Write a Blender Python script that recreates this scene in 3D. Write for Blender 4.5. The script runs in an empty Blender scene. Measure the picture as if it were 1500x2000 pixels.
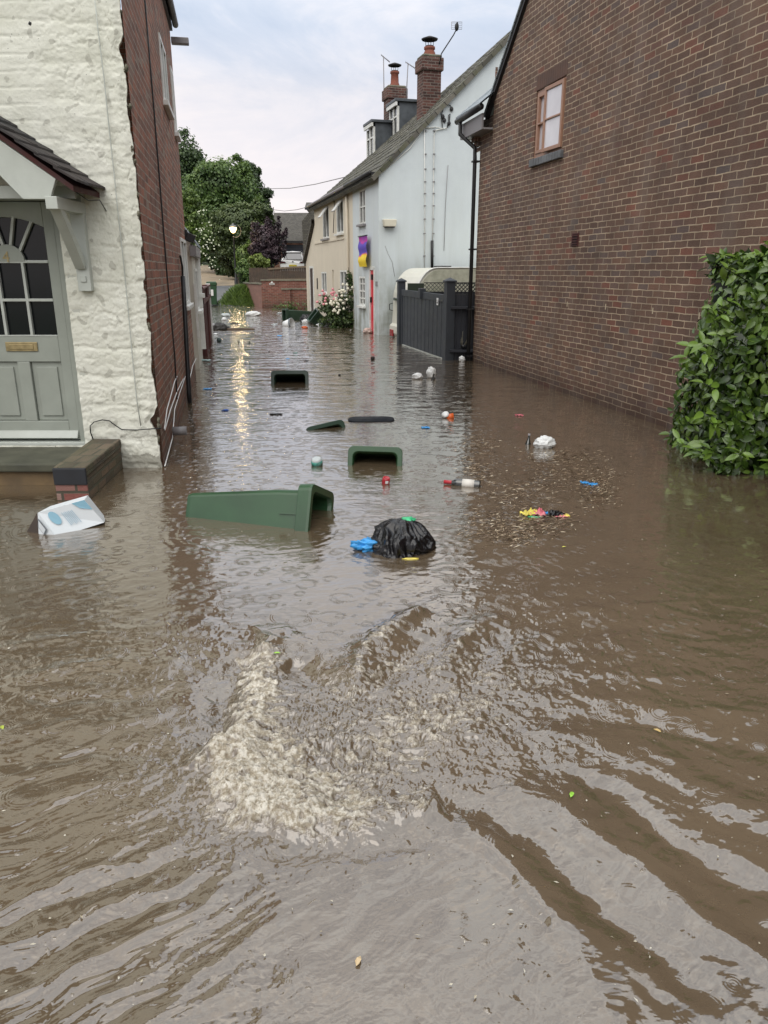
import bpy, bmesh, math, random
import numpy as np
from mathutils import Vector, Matrix, Euler, noise as mnoise
random.seed(7); rng = np.random.default_rng(7)
SC = bpy.context.scene; COL = SC.collection
R = math.radians
# ---------------------------------------------------------------- surveying helpers (photo measurements -> metres)
FPX = 1470.0; PITCH = math.atan(470/1470); EYE = 1.7
cP, sP = math.cos(PITCH), math.sin(PITCH)
def ray(px, py):
    a = (px-750)/FPX; b = -(py-1000)/FPX
    return Vector((a, cP+b*sP, -sP+b*cP))
def ground(px, py, z=0.0):
    d = ray(px, py); t = (z-EYE)/d.z
    return Vector((d.x*t, d.y*t, z))
def at(px, py, Y):
    d = ray(px, py); t = Y/d.y
    return Vector((d.x*t, Y, EYE+d.z*t))
def on_line(px, py, A, B):
    d = ray(px, py); nx = B[1]-A[1]; ny = -(B[0]-A[0])
    t = (A[0]*nx+A[1]*ny)/(d.x*nx+d.y*ny)
    return Vector((d.x*t, d.y*t, EYE+d.z*t))
def on_plane(px, py, P, N):
    d = ray(px, py); o = Vector((0, 0, EYE)); t = (P-o).dot(N)/d.dot(N)
    return o+d*t
# ---------------------------------------------------------------- object helpers
class Frame:
    """an Empty with a base point and heading; parts are given in its own metres"""
    def __init__(s, o, loc, rz):
        s.o = o; s.loc = Vector(loc); s.rz = rz; s.c = math.cos(rz); s.s = math.sin(rz)
    def to_local(s, w):
        x = w[0]-s.loc.x; y = w[1]-s.loc.y
        return Vector((x*s.c+y*s.s, -x*s.s+y*s.c, w[2]-s.loc.z))
    def to_world(s, l):
        return Vector((l[0]*s.c-l[1]*s.s+s.loc.x, l[0]*s.s+l[1]*s.c+s.loc.y, l[2]+s.loc.z))
    def hit_x(s, px, py, x=0.0):      # where the sight line meets the local plane x = const
        A = s.to_world((x, 0, 0)); B = s.to_world((x, 1, 0))
        return s.to_local(on_line(px, py, A, B))
    def hit_y(s, px, py, y=0.0):
        A = s.to_world((0, y, 0)); B = s.to_world((1, y, 0))
        return s.to_local(on_line(px, py, A, B))
def tag(o, label, cat, group=None, kind=None):
    if label: o['label'] = label
    if cat: o['category'] = cat
    if group: o['group'] = group
    if kind: o['kind'] = kind
    return o
def thing(name, label, cat, loc=(0, 0, 0), rz=0.0, group=None):
    o = bpy.data.objects.new(name, None); COL.objects.link(o)
    o.empty_display_size = .1; o.location = loc; o.rotation_euler = (0, 0, rz)
    tag(o, label, cat, group)
    return Frame(o, loc, rz)
def uv_box(me, sw=False):
    nl = len(me.loops)
    if not nl: return
    uv = me.uv_layers.new(name='UVMap')
    V = np.empty(len(me.vertices)*3); me.vertices.foreach_get('co', V); V = V.reshape(-1, 3)
    li = np.empty(nl, int); me.loops.foreach_get('vertex_index', li)
    N = np.empty(len(me.polygons)*3); me.polygons.foreach_get('normal', N); N = np.abs(N.reshape(-1, 3))
    tot = np.empty(len(me.polygons), int); me.polygons.foreach_get('loop_total', tot)
    pn = np.repeat(N, tot, axis=0); C = V[li]
    out = np.empty((nl, 2))
    zt = (pn[:, 2] > pn[:, 0]) & (pn[:, 2] > pn[:, 1]); xt = (~zt) & (pn[:, 0] > pn[:, 1]); yt = ~(zt | xt)
    out[zt] = C[zt][:, [0, 1]]; out[xt] = C[xt][:, [1, 2]]; out[yt] = C[yt][:, [0, 2]]
    uv.data.foreach_set('uv', out.ravel())
class MB:
    def __init__(s): s.v = []; s.f = []; s.sm = []
    def add(s, vs, fs, smooth=False):
        n = len(s.v); s.v += [tuple(v) for v in vs]; s.f += [tuple(i+n for i in f) for f in fs]; s.sm += [smooth]*len(fs); return s
    def quad(s, a, b, c, d): return s.add([a, b, c, d], [(0, 1, 2, 3)])
    def box(s, x0, x1, y0, y1, z0, z1, M=None):
        vs = [Vector(p) for p in ((x0,y0,z0),(x1,y0,z0),(x1,y1,z0),(x0,y1,z0),(x0,y0,z1),(x1,y0,z1),(x1,y1,z1),(x0,y1,z1))]
        if M is not None: vs = [M @ v for v in vs]
        return s.add(vs, [(0,3,2,1),(4,5,6,7),(0,1,5,4),(1,2,6,5),(2,3,7,6),(3,0,4,7)])
    def prism(s, poly, axis, a, b):
        """poly: 2-D outline; axis: 'x','y','z' extruded from a to b"""
        def P(p, t):
            return {'x': (t, p[0], p[1]), 'y': (p[0], t, p[1]), 'z': (p[0], p[1], t)}[axis]
        n = len(poly); vs = [P(p, a) for p in poly]+[P(p, b) for p in poly]
        fs = [tuple(range(n))[::-1], tuple(range(n, 2*n))]+[(i, (i+1) % n, n+(i+1) % n, n+i) for i in range(n)]
        return s.add(vs, fs)
    def tube(s, pts, r, n=8, cap=True):
        pts = [Vector(p) for p in pts]; rs = r if isinstance(r, (list, tuple)) else [r]*len(pts)
        vs = []; fs = []; up = None
        for i, p in enumerate(pts):
            d = (pts[min(i+1, len(pts)-1)]-pts[max(i-1, 0)]).normalized()
            if up is None: up = Vector((0, 0, 1)) if abs(d.z) < .9 else Vector((1, 0, 0))
            a = d.cross(up)
            if a.length < 1e-4: a = d.cross(Vector((0, 1, 0)))
            a.normalize(); b = d.cross(a).normalized(); up = a.cross(d) if abs(a.cross(d).length) > .1 else up
            for k in range(n):
                t = 2*math.pi*k/n; vs.append(p+(a*math.cos(t)+b*math.sin(t))*rs[i])
        for i in range(len(pts)-1):
            for k in range(n):
                fs.append((i*n+k, i*n+(k+1) % n, (i+1)*n+(k+1) % n, (i+1)*n+k))
        if cap: fs += [tuple(range(n))[::-1], tuple(range((len(pts)-1)*n, len(pts)*n))]
        return s.add(vs, fs, True)
    def lathe(s, prof, n=20, M=None, o=(0, 0, 0)):
        """prof: (r,z) pairs round local z"""
        vs = []; fs = []; o = Vector(o)
        for r, z in prof:
            for k in range(n):
                t = 2*math.pi*k/n; v = Vector((r*math.cos(t), r*math.sin(t), z))
                vs.append((M @ v if M is not None else v)+o)
        for i in range(len(prof)-1):
            for k in range(n): fs.append((i*n+k, i*n+(k+1) % n, (i+1)*n+(k+1) % n, (i+1)*n+k))
        return s.add(vs, fs, True)
    def blob(s, c, rad, sub=3, amp=.25, freq=2.2, seed=0, crease=0.0, flat=None, M=None):
        bm = bmesh.new(); bmesh.ops.create_icosphere(bm, subdivisions=sub, radius=1)
        off = Vector((seed*7.3, seed*3.1, seed*1.7)); vs = []
        for v in bm.verts:
            n = v.co.copy(); d = 1+amp*mnoise.noise(n*freq+off)
            if crease:
                q = n*freq*2.3+off
                d += crease*(abs(mnoise.noise(q))*-1.6+.35)+crease*.5*(-abs(mnoise.noise(q*2.3))+.2)+crease*.25*(-abs(mnoise.noise(q*5))+.2)
            p = Vector((n.x*d*rad[0], n.y*d*rad[1], n.z*d*rad[2]))
            if flat is not None and p.z < flat: p.z = flat
            if M is not None: p = M @ p
            vs.append(p+Vector(c))
        fs = [tuple(w.index for w in f.verts) for f in bm.faces]; bm.free()
        return s.add(vs, fs, True)
    def build(s, name, mat, parent=None, world=False, bevel=0.0, smooth=None, solid=0.0, loc=None, rot=None):
        vs = s.v
        if world and parent is not None: vs = [tuple(parent.to_local(v)) for v in vs]
        me = bpy.data.meshes.new(name); me.from_pydata(vs, [], s.f); me.validate(); me.update()
        if len(me.polygons) == len(s.sm):
            me.polygons.foreach_set('use_smooth', [bool(x) if smooth is None else smooth for x in s.sm])
        uv_box(me)
        o = bpy.data.objects.new(name, me); COL.objects.link(o)
        if mat: me.materials.append(mat)
        if parent is not None: o.parent = parent.o if isinstance(parent, Frame) else parent
        if loc is not None: o.location = loc
        if rot is not None: o.rotation_euler = rot
        if solid:
            m = o.modifiers.new('s', 'SOLIDIFY'); m.thickness = solid
        if bevel:
            m = o.modifiers.new('b', 'BEVEL'); m.width = bevel; m.segments = 2; m.limit_method = 'ANGLE'; m.angle_limit = R(40)
        return o
def copy_tree(o, parent=None):
    c = o.copy(); COL.objects.link(c); c.parent = parent
    for ch in list(o.children): copy_tree(ch, c)
    return c
def text_mesh(txt, size, mat, parent, loc, rot, ext=.002, name='number'):
    cu = bpy.data.curves.new('t', 'FONT'); cu.body = txt; cu.size = size; cu.align_x = 'CENTER'; cu.align_y = 'CENTER'; cu.extrude = ext; cu.resolution_u = 3
    t = bpy.data.objects.new('t', cu); COL.objects.link(t); bpy.context.view_layer.update()
    me = bpy.data.meshes.new_from_object(t.evaluated_get(bpy.context.evaluated_depsgraph_get()))
    bpy.data.objects.remove(t); me.materials.clear(); me.materials.append(mat); me.name = name
    o = bpy.data.objects.new(name, me); COL.objects.link(o); o.parent = parent.o if isinstance(parent, Frame) else parent
    o.location = loc; o.rotation_euler = rot
    return o
# ---------------------------------------------------------------- numpy gradient noise
_P = rng.permutation(4096); _G = rng.uniform(0, 2*math.pi, 4096)
def gn(x, y, seed=0):
    xi = np.floor(x).astype(np.int64); yi = np.floor(y).astype(np.int64); xf = x-xi; yf = y-yi
    def g(ix, iy, fx, fy):
        h = _P[(_P[(ix+seed*131) & 4095]+iy) & 4095]; a = _G[h]
        return np.cos(a)*fx+np.sin(a)*fy
    u = xf*xf*xf*(xf*(xf*6-15)+10); v = yf*yf*yf*(yf*(yf*6-15)+10)
    a = g(xi, yi, xf, yf); b = g(xi+1, yi, xf-1, yf); c = g(xi, yi+1, xf, yf-1); d = g(xi+1, yi+1, xf-1, yf-1)
    return (a*(1-u)+b*u)*(1-v)+(c*(1-u)+d*u)*v
def fbm(x, y, o=4, seed=0, g=.5):
    s = 0; a = 1; f = 1.0
    for i in range(o): s = s+a*gn(x*f, y*f, seed+i); a *= g; f *= 2.03
    return s
def sstep(a, b, x):
    t = np.clip((x-a)/(b-a), 0, 1); return t*t*(3-2*t)
# ---------------------------------------------------------------- materials
def mat(name):
    m = bpy.data.materials.new(name); m.use_nodes = True; nt = m.node_tree; nt.nodes.clear()
    out = nt.nodes.new('ShaderNodeOutputMaterial'); b = nt.nodes.new('ShaderNodeBsdfPrincipled')
    nt.links.new(b.outputs[0], out.inputs[0])
    return m, nt, b
def N(nt, t, **k):
    n = nt.nodes.new('ShaderNode'+t)
    for a, v in k.items():
        if a.startswith('i_'):
            key = a[2:].replace('_', ' ')
            n.inputs[int(key) if key.isdigit() else key].default_value = v
        else: setattr(n, a, v)
    return n
def ramp(nt, fac, stops, interp='LINEAR'):
    r = nt.nodes.new('ShaderNodeValToRGB'); r.color_ramp.interpolation = interp; e = r.color_ramp.elements
    while len(e) > 1: e.remove(e[-1])
    e[0].position = stops[0][0]; e[0].color = (*stops[0][1], 1)
    for p, c in stops[1:]:
        q = e.new(p); q.color = (*c, 1)
    nt.links.new(fac, r.inputs[0]); return r.outputs[0]
def mix(nt, f, a, b, mode='MIX'):
    m = nt.nodes.new('ShaderNodeMix'); m.data_type = 'RGBA'; m.blend_type = mode
    for s, v in ((0, f), (6, a), (7, b)):
        if isinstance(v, bpy.types.NodeSocket): nt.links.new(v, m.inputs[s])
        else: m.inputs[s].default_value = v if s == 0 else ((*v, 1) if len(v) == 3 else v)
    return m.outputs[2]
def mth(nt, op, a, b=None, c=None, clamp=False):
    m = nt.nodes.new('ShaderNodeMath'); m.operation = op; m.use_clamp = clamp
    for i, v in enumerate((a, b, c)):
        if v is None: continue
        if isinstance(v, bpy.types.NodeSocket): nt.links.new(v, m.inputs[i])
        else: m.inputs[i].default_value = v
    return m.outputs[0]
def noise(nt, vec, scale, detail=4, rough=.55, dist=0.0):
    n = N(nt, 'TexNoise'); n.inputs['Scale'].default_value = scale; n.inputs['Detail'].default_value = detail
    n.inputs['Roughness'].default_value = rough; n.inputs['Distortion'].default_value = dist
    if vec is not None: nt.links.new(vec, n.inputs['Vector'])
    return n.outputs['Fac'], n.outputs['Color']
def mapping(nt, vec, scale=(1, 1, 1), loc=(0, 0, 0), rot=(0, 0, 0)):
    m = N(nt, 'Mapping'); m.inputs['Scale'].default_value = scale; m.inputs['Location'].default_value = loc; m.inputs['Rotation'].default_value = rot
    nt.links.new(vec, m.inputs['Vector']); return m.outputs[0]
def bump(nt, b, h, strength=.5, dist=.01, prev=None):
    n = N(nt, 'Bump'); n.inputs['Strength'].default_value = strength; n.inputs['Distance'].default_value = dist
    nt.links.new(h, n.inputs['Height'])
    if prev is not None: nt.links.new(prev, n.inputs['Normal'])
    if b is not None: nt.links.new(n.outputs[0], b.inputs['Normal'])
    return n.outputs[0]
def L(nt, a, b): nt.links.new(a, b)
def plain(name, col, rough=.5, var=.15, scale=8, metal=0.0, bmp=.1, spec=.5, dirt=None):
    m, nt, b = mat(name); tc = N(nt, 'TexCoord').outputs['Object']
    f, _ = noise(nt, tc, scale, 5); f2, _ = noise(nt, tc, scale*.17, 3)
    lo = tuple(c*(1-var) for c in col); hi = tuple(min(1, c*(1+var)) for c in col)
    c = ramp(nt, f, [(.3, lo), (.7, hi)])
    c = mix(nt, mth(nt, 'MULTIPLY', ramp(nt, f2, [(.45, (0, 0, 0)), (.7, (1, 1, 1))]), .5 if dirt else .25), c, dirt or lo)
    L(nt, c, b.inputs['Base Color']); b.inputs['Roughness'].default_value = rough; b.inputs['Metallic'].default_value = metal
    b.inputs['Specular IOR Level'].default_value = spec
    r = ramp(nt, f, [(.3, (rough*.8,)*3), (.7, (min(1, rough*1.2),)*3)]); L(nt, r, b.inputs['Roughness'])
    if bmp: bump(nt, b, f, bmp, .01)
    return m
def brick(name, stops, mortar, bw=.225, rh=.075, ms=.006, wav=.006, stain=None, sk=.8, rough=.85, bmp=.6, mvar=.3, green=0.0, base_dark=0.0):
    m, nt, b = mat(name); uv = N(nt, 'UVMap').outputs[0]
    _, nc = noise(nt, mapping(nt, uv, (6, 14, 1)), 1.0, 3)
    off = N(nt, 'VectorMath', operation='MULTIPLY_ADD'); L(nt, nc, off.inputs[0]); off.inputs[1].default_value = (wav*2, wav*2, 0); L(nt, uv, off.inputs[2])
    t = N(nt, 'TexBrick'); t.inputs['Color1'].default_value = (0, 0, 0, 1); t.inputs['Color2'].default_value = (1, 1, 1, 1); t.inputs['Mortar'].default_value = (.5, .5, .5, 1)
    t.inputs['Scale'].default_value = 1; t.inputs['Brick Width'].default_value = bw; t.inputs['Row Height'].default_value = rh
    t.inputs['Mortar Size'].default_value = ms; t.inputs['Mortar Smooth'].default_value = .25; t.inputs['Bias'].default_value = 0
    L(nt, off.outputs[0], t.inputs['Vector'])
    c = ramp(nt, t.outputs['Color'], stops)
    f, _ = noise(nt, uv, 3, 5); g, _ = noise(nt, mapping(nt, uv, (40, 90, 1)), 1, 4, .7); big, _ = noise(nt, uv, .55, 4)
    c = mix(nt, .55, c, ramp(nt, g, [(.3, (.45, .45, .45)), (.72, (1.35, 1.3, 1.25))]), 'MULTIPLY')
    c = mix(nt, .5, c, ramp(nt, f, [(.3, (.6, .6, .6)), (.7, (1.25, 1.25, 1.25))]), 'MULTIPLY')
    c = mix(nt, .5, c, ramp(nt, big, [(.35, (.65, .65, .68)), (.65, (1.2, 1.15, 1.1))]), 'MULTIPLY')
    mc = ramp(nt, f, [(.3, tuple(x*(1-mvar) for x in mortar)), (.7, tuple(min(1, x*(1+mvar)) for x in mortar))])
    c = mix(nt, t.outputs['Fac'], c, mc)
    sep = N(nt, 'SeparateXYZ'); L(nt, uv, sep.inputs[0])
    if green:
        k = mth(nt, 'MULTIPLY', ramp(nt, sep.outputs[1], [(0, (1, 1, 1)), (1.3, (0, 0, 0))] if False else [(0.0, (1, 1, 1)), (.9, (0, 0, 0))]), ramp(nt, f, [(.4, (0, 0, 0)), (.65, (green,)*3)]))
        c = mix(nt, k, c, (.05, .06, .02))
    if base_dark:
        k = mth(nt, 'MULTIPLY', ramp(nt, sep.outputs[1], [(0.0, (1, 1, 1)), (.35, (0, 0, 0))]), base_dark)
        c = mix(nt, k, c, (.3, .27, .25), 'MULTIPLY')
    if stain:
        k = ramp(nt, noise(nt, mapping(nt, uv, (2.5, .6, 1)), 1, 5, .6)[0], [(.5, (0, 0, 0)), (.66, (sk, sk, sk))])
        c = mix(nt, k, c, stain)
    L(nt, c, b.inputs['Base Color']); b.inputs['Roughness'].default_value = rough
    h = mth(nt, 'ADD', mth(nt, 'MULTIPLY', mth(nt, 'SUBTRACT', 1.0, t.outputs['Fac']), 1.0), mth(nt, 'MULTIPLY', g, .5))
    bump(nt, b, h, bmp, .008)
    return m
def tint_mat(name, stops, rough=.45, trans=.25, spec=.5):
    m, nt, b = mat(name); a = N(nt, 'Attribute', attribute_name='tint')
    c = ramp(nt, a.outputs['Fac'], stops); L(nt, c, b.inputs['Base Color']); b.inputs['Roughness'].default_value = rough; b.inputs['Specular IOR Level'].default_value = spec
    if trans:
        t = N(nt, 'BsdfTranslucent'); L(nt, c, t.inputs[0]); ms = N(nt, 'MixShader'); ms.inputs[0].default_value = trans
        out = [n for n in nt.nodes if n.type == 'OUTPUT_MATERIAL'][0]
        L(nt, b.outputs[0], ms.inputs[1]); L(nt, t.outputs[0], ms.inputs[2]); L(nt, ms.outputs[0], out.inputs[0])
    return m
def tinted_mesh(name, V, F, T, material, parent=None, smooth=True):
    """numpy verts, faces (all the same size), per-vertex tint"""
    me = bpy.data.meshes.new(name); n = F.shape[1]
    me.vertices.add(len(V)); me.vertices.foreach_set('co', V.astype(np.float32).ravel())
    me.loops.add(F.size); me.loops.foreach_set('vertex_index', F.astype(np.int32).ravel())
    me.polygons.add(len(F)); me.polygons.foreach_set('loop_start', np.arange(0, F.size, n, dtype=np.int32))
    me.polygons.foreach_set('loop_total', np.full(len(F), n, dtype=np.int32))
    me.polygons.foreach_set('use_smooth', np.full(len(F), smooth))
    me.update(calc_edges=True)
    a = me.attributes.new('tint', 'FLOAT', 'POINT'); a.data.foreach_set('value', T.astype(np.float32))
    me.materials.append(material); o = bpy.data.objects.new(name, me); COL.objects.link(o)
    if parent is not None: o.parent = parent.o if isinstance(parent, Frame) else parent
    return o
def leaves(P, Nn, size, T, aspect=.45, fold=.25, droop=.2, seed=1, detailed=False):
    """leaf faces at points P with rough outward normals Nn"""
    r = np.random.default_rng(seed); n = len(P)
    Nn = Nn+r.normal(0, .45, (n, 3)); Nn /= np.linalg.norm(Nn, axis=1)[:, None]+1e-9
    D = r.normal(0, 1, (n, 3)); D[:, 2] -= .3; D -= Nn*(D*Nn).sum(1)[:, None]; D /= np.linalg.norm(D, axis=1)[:, None]+1e-9
    S = np.cross(D, Nn); s = (size*r.uniform(.65, 1.25, n))[:, None]
    if not detailed:
        V = np.stack([P, P+D*s*.5+S*s*aspect, P+D*s, P+D*s*.5-S*s*aspect], 1)
        F = np.arange(n*4).reshape(n, 4); return V.reshape(-1, 3), F, np.repeat(T, 4)
    rows = []
    prof = [(0, .03), (.2, .72), (.45, 1.0), (.72, .78), (1.0, .02)]
    for t, w in prof:
        c = P+D*s*t-Nn*s*droop*t*t
        e = s*aspect*w
        rows.append(c+S*e+Nn*e*fold); rows.append(c); rows.append(c-S*e+Nn*e*fold)
    V = np.stack(rows, 1); base = (np.arange(n)*15)[:, None]; q = []
    for i in range(4):
        for j in (0, 1):
            a = i*3+j; q.append([a, a+1, a+4, a+3])
    F = (base[:, None, :]+np.array(q)[None]).reshape(-1, 4)
    return V.reshape(-1, 3), F, np.repeat(T, 15)
def solve_holes(mb, fn, u0, u1, z0, z1, holes, depth=.08, inward=None):
    """wall rectangle with openings; fn(u,z,d) gives the point, d metres into the wall"""
    us = sorted({u0, u1, *[h[0] for h in holes], *[h[1] for h in holes]}); zs = sorted({z0, z1, *[h[2] for h in holes], *[h[3] for h in holes]})
    us = [u for u in us if u0 <= u <= u1]; zs = [z for z in zs if z0 <= z <= z1]
    for i in range(len(us)-1):
        for j in range(len(zs)-1):
            um = (us[i]+us[i+1])/2; zm = (zs[j]+zs[j+1])/2
            if any(h[0] < um < h[1] and h[2] < zm < h[3] for h in holes): continue
            mb.quad(fn(us[i], zs[j], 0), fn(us[i+1], zs[j], 0), fn(us[i+1], zs[j+1], 0), fn(us[i], zs[j+1], 0))
    for a, b, c, d in holes:
        mb.quad(fn(a, c, 0), fn(a, c, depth), fn(a, d, depth), fn(a, d, 0)); mb.quad(fn(b, c, 0), fn(b, d, 0), fn(b, d, depth), fn(b, c, depth))
        mb.quad(fn(a, d, 0), fn(a, d, depth), fn(b, d, depth), fn(b, d, 0)); mb.quad(fn(a, c, 0), fn(b, c, 0), fn(b, c, depth), fn(a, c, depth))
# palette
M_ = {}
M_['white_frame'] = plain('white_painted_frame', (.72, .73, .70), .4, .06, 20, dirt=(.45, .45, .40))
M_['dark'] = plain('dark_recess', (.012, .012, .013), .8, .2, 5)
M_['black_plastic'] = plain('black_plastic', (.012, .012, .014), .35, .2, 12)
M_['green_bin'] = plain('green_bin_plastic', (.020, .062, .024), .32, .25, 3.5, dirt=(.022, .04, .02), bmp=.12)
M_['bin_dark'] = plain('bin_inside', (.008, .014, .010), .6, .2, 5)
M_['dkgreen_bin'] = plain('dark_green_bin_plastic', (.014, .038, .022), .35, .25, 4, dirt=(.016, .022, .014))
M_['slate'] = None
# ================================================================ materials for the buildings
M_['brick_left'] = brick('old_red_brick', [(0, (.15, .065, .042)), (.3, (.25, .10, .060)), (.6, (.35, .135, .078)), (.85, (.20, .10, .07)), (1, (.28, .21, .16))], (.30, .25, .20), ms=.007, wav=.012, green=.5, base_dark=.6)
M_['brick_right'] = brick('dark_brown_brick', [(0, (.125, .078, .058)), (.3, (.172, .104, .074)), (.55, (.140, .092, .072)), (.75, (.195, .112, .078)), (.88, (.132, .105, .098)), (.95, (.185, .090, .064)), (1, (.22, .092, .064))], (.41, .33, .235), ms=.0062, wav=.012, base_dark=.8, mvar=.45, bmp=.9, stain=(.20, .165, .14), sk=.30)
M_['brick_wall_far'] = brick('garden_wall_brick', [(0, (.13, .05, .035)), (.5, (.22, .075, .05)), (1, (.27, .11, .08))], (.22, .17, .14), ms=.008, green=.5, base_dark=.4)
M_['brick_garage'] = brick('orange_brick', [(0, (.28, .12, .075)), (1, (.40, .19, .12))], (.33, .25, .2), ms=.008)
M_['brick_chimney'] = brick('chimney_brick', [(0, (.05, .026, .022)), (.5, (.105, .042, .033)), (1, (.15, .07, .055))], (.17, .14, .12), ms=.01)
def render_mat(name, col, stain, k=.5, scale=1.0):
    m, nt, b = mat(name); tc = N(nt, 'TexCoord').outputs['Object']
    f, _ = noise(nt, tc, 2.2*scale, 6, .6); st, _ = noise(nt, mapping(nt, tc, (3*scale, 3*scale, .35*scale)), 1, 6, .65); fine, _ = noise(nt, tc, 60, 3)
    sep = N(nt, 'SeparateXYZ'); L(nt, tc, sep.inputs[0])
    low = ramp(nt, mth(nt, 'MULTIPLY', sep.outputs[2], .25), [(0.0, (1, 1, 1)), (.55, (.25, .25, .25)), (1, (.1, .1, .1))])
    fac = mth(nt, 'MULTIPLY', mth(nt, 'MULTIPLY', low, ramp(nt, mth(nt, 'ADD', mth(nt, 'MULTIPLY', f, .6), mth(nt, 'MULTIPLY', st, .5)), [(.42, (0, 0, 0)), (.66, (1, 1, 1))])), k)
    c = ramp(nt, f, [(.3, tuple(x*.9 for x in col)), (.7, tuple(min(1, x*1.06) for x in col))])
    c = mix(nt, fac, c, stain); c = mix(nt, .5, c, ramp(nt, fine, [(.2, (.85,)*3), (.8, (1.08,)*3)]), 'MULTIPLY')
    L(nt, c, b.inputs['Base Color']); b.inputs['Roughness'].default_value = .8; bump(nt, b, fine, .25, .006)
    return m
M_['render_white'] = render_mat('pale_blue_white_render', (.63, .69, .71), (.29, .31, .27), 1.2)
M_['render_cream'] = render_mat('cream_render', (.66, .60, .48), (.36, .32, .26), .8)
M_['render_outb'] = render_mat('cream_painted_wall', (.62, .60, .52), (.3, .29, .24), .6)
def roof_mat(name, lo, hi, moss, k=.5, rh=.14, bw=.25):
    m, nt, b = mat(name); uv = N(nt, 'UVMap').outputs[0]
    t = N(nt, 'TexBrick'); t.inputs['Color1'].default_value = (0, 0, 0, 1); t.inputs['Color2'].default_value = (1, 1, 1, 1); t.inputs['Scale'].default_value = 1
    t.inputs['Brick Width'].default_value = bw; t.inputs['Row Height'].default_value = rh; t.inputs['Mortar Size'].default_value = .008; t.inputs['Mortar Smooth'].default_value = .2
    L(nt, uv, t.inputs['Vector']); c = ramp(nt, t.outputs['Color'], [(0, lo), (1, hi)])
    f, _ = noise(nt, uv, 5, 6, .65); c = mix(nt, ramp(nt, f, [(.45, (0, 0, 0)), (.68, (k, k, k))]), c, moss)
    c = mix(nt, t.outputs['Fac'], c, tuple(x*.3 for x in lo)); L(nt, c, b.inputs['Base Color']); b.inputs['Roughness'].default_value = .8
    bump(nt, b, mth(nt, 'ADD', mth(nt, 'SUBTRACT', 1.0, t.outputs['Fac']), f), .8, .02); return m
M_['stone_roof'] = roof_mat('mossy_stone_tile', (.055, .052, .044), (.15, .14, .115), (.07, .078, .028), .8)
M_['slate'] = roof_mat('grey_slate', (.16, .19, .21), (.30, .34, .37), (.2, .22, .22), .3, .2, .3)
M_['plain_tile'] = roof_mat('brown_plain_tile', (.06, .055, .048), (.115, .105, .09), (.09, .085, .06), .6, .1, .17)
M_['lead'] = plain('lead_sheet', (.07, .08, .09), .45, .4, 3, dirt=(.03, .035, .04), bmp=.3)
def glass(name, col, rough=.03, spec=1.0):
    m, nt, b = mat(name); tc = N(nt, 'TexCoord').outputs['Object']; f, _ = noise(nt, tc, 1.5, 2)
    L(nt, ramp(nt, f, [(.3, tuple(c*.6 for c in col)), (.7, tuple(c*1.4 for c in col))]), b.inputs['Base Color'])
    b.inputs['Roughness'].default_value = rough; b.inputs['Specular IOR Level'].default_value = spec; b.inputs['IOR'].default_value = 1.6
    bump(nt, b, f, .04, .02); return m
M_['glass'] = glass('dark_window_glass', (.02, .024, .028)); M_['door_glass'] = glass('obscured_door_glass', (.006, .008, .010), .16, .25)
def sky_glass(name):
    m, nt, b = mat(name); tc = N(nt, 'TexCoord').outputs['Object']; f, _ = noise(nt, tc, 2.5, 3)
    L(nt, ramp(nt, f, [(.3, (.60, .60, .65)), (.7, (.74, .74, .79))]), b.inputs['Base Color']); b.inputs['Roughness'].default_value = .12; b.inputs['IOR'].default_value = 1.9  # pale lavender sky reflection painted into the pane's base colour
    return m
M_['sky_sheen_glass'] = sky_glass('sky_sheen_window_glass')
M_['tan_frame'] = plain('terracotta_brown_frame', (.35, .20, .135), .45, .12, 12)
M_['sage'] = plain('sage_grey_green_paint', (.30, .325, .285), .45, .06, 6, dirt=(.24, .26, .22), bmp=.15)
M_['sage_pale'] = plain('pale_sage_paint', (.47, .50, .46), .5, .07, 8, dirt=(.33, .35, .31))
M_['brass'] = plain('aged_brass', (.34, .27, .14), .4, .25, 20, metal=.6)
M_['red_door'] = plain('coral_red_door_paint', (.62, .035, .055), .4, .1, 6)
M_['iron'] = plain('black_iron', (.010, .010, .011), .5, .2, 8)
M_['antracite'] = plain('anthracite_gate_paint', (.032, .038, .046), .5, .15, 4, dirt=(.02, .023, .028))
M_['antdark'] = plain('near_black_timber_stain', (.010, .012, .018), .6, .25, 4)
M_['terracotta'] = plain('terracotta_pot', (.20, .065, .042), .8, .2, 8)
M_['fascia'] = plain('grey_fascia_board', (.22, .21, .215), .5, .12, 3)
M_['wood_dark'] = plain('dark_red_brown_fence_wood', (.075, .018, .016), .6, .35, 6, dirt=(.03, .012, .012))
M_['fence_wood'] = plain('weathered_fence_wood', (.075, .052, .038), .8, .35, 5, dirt=(.05, .045, .03))
M_['wire_white'] = plain('white_cable', (.7, .7, .68), .4, .1, 8)
M_['mortar_stone'] = plain('worn_stone', (.16, .15, .11), .9, .35, 7, dirt=(.07, .08, .05), bmp=.5)
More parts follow.
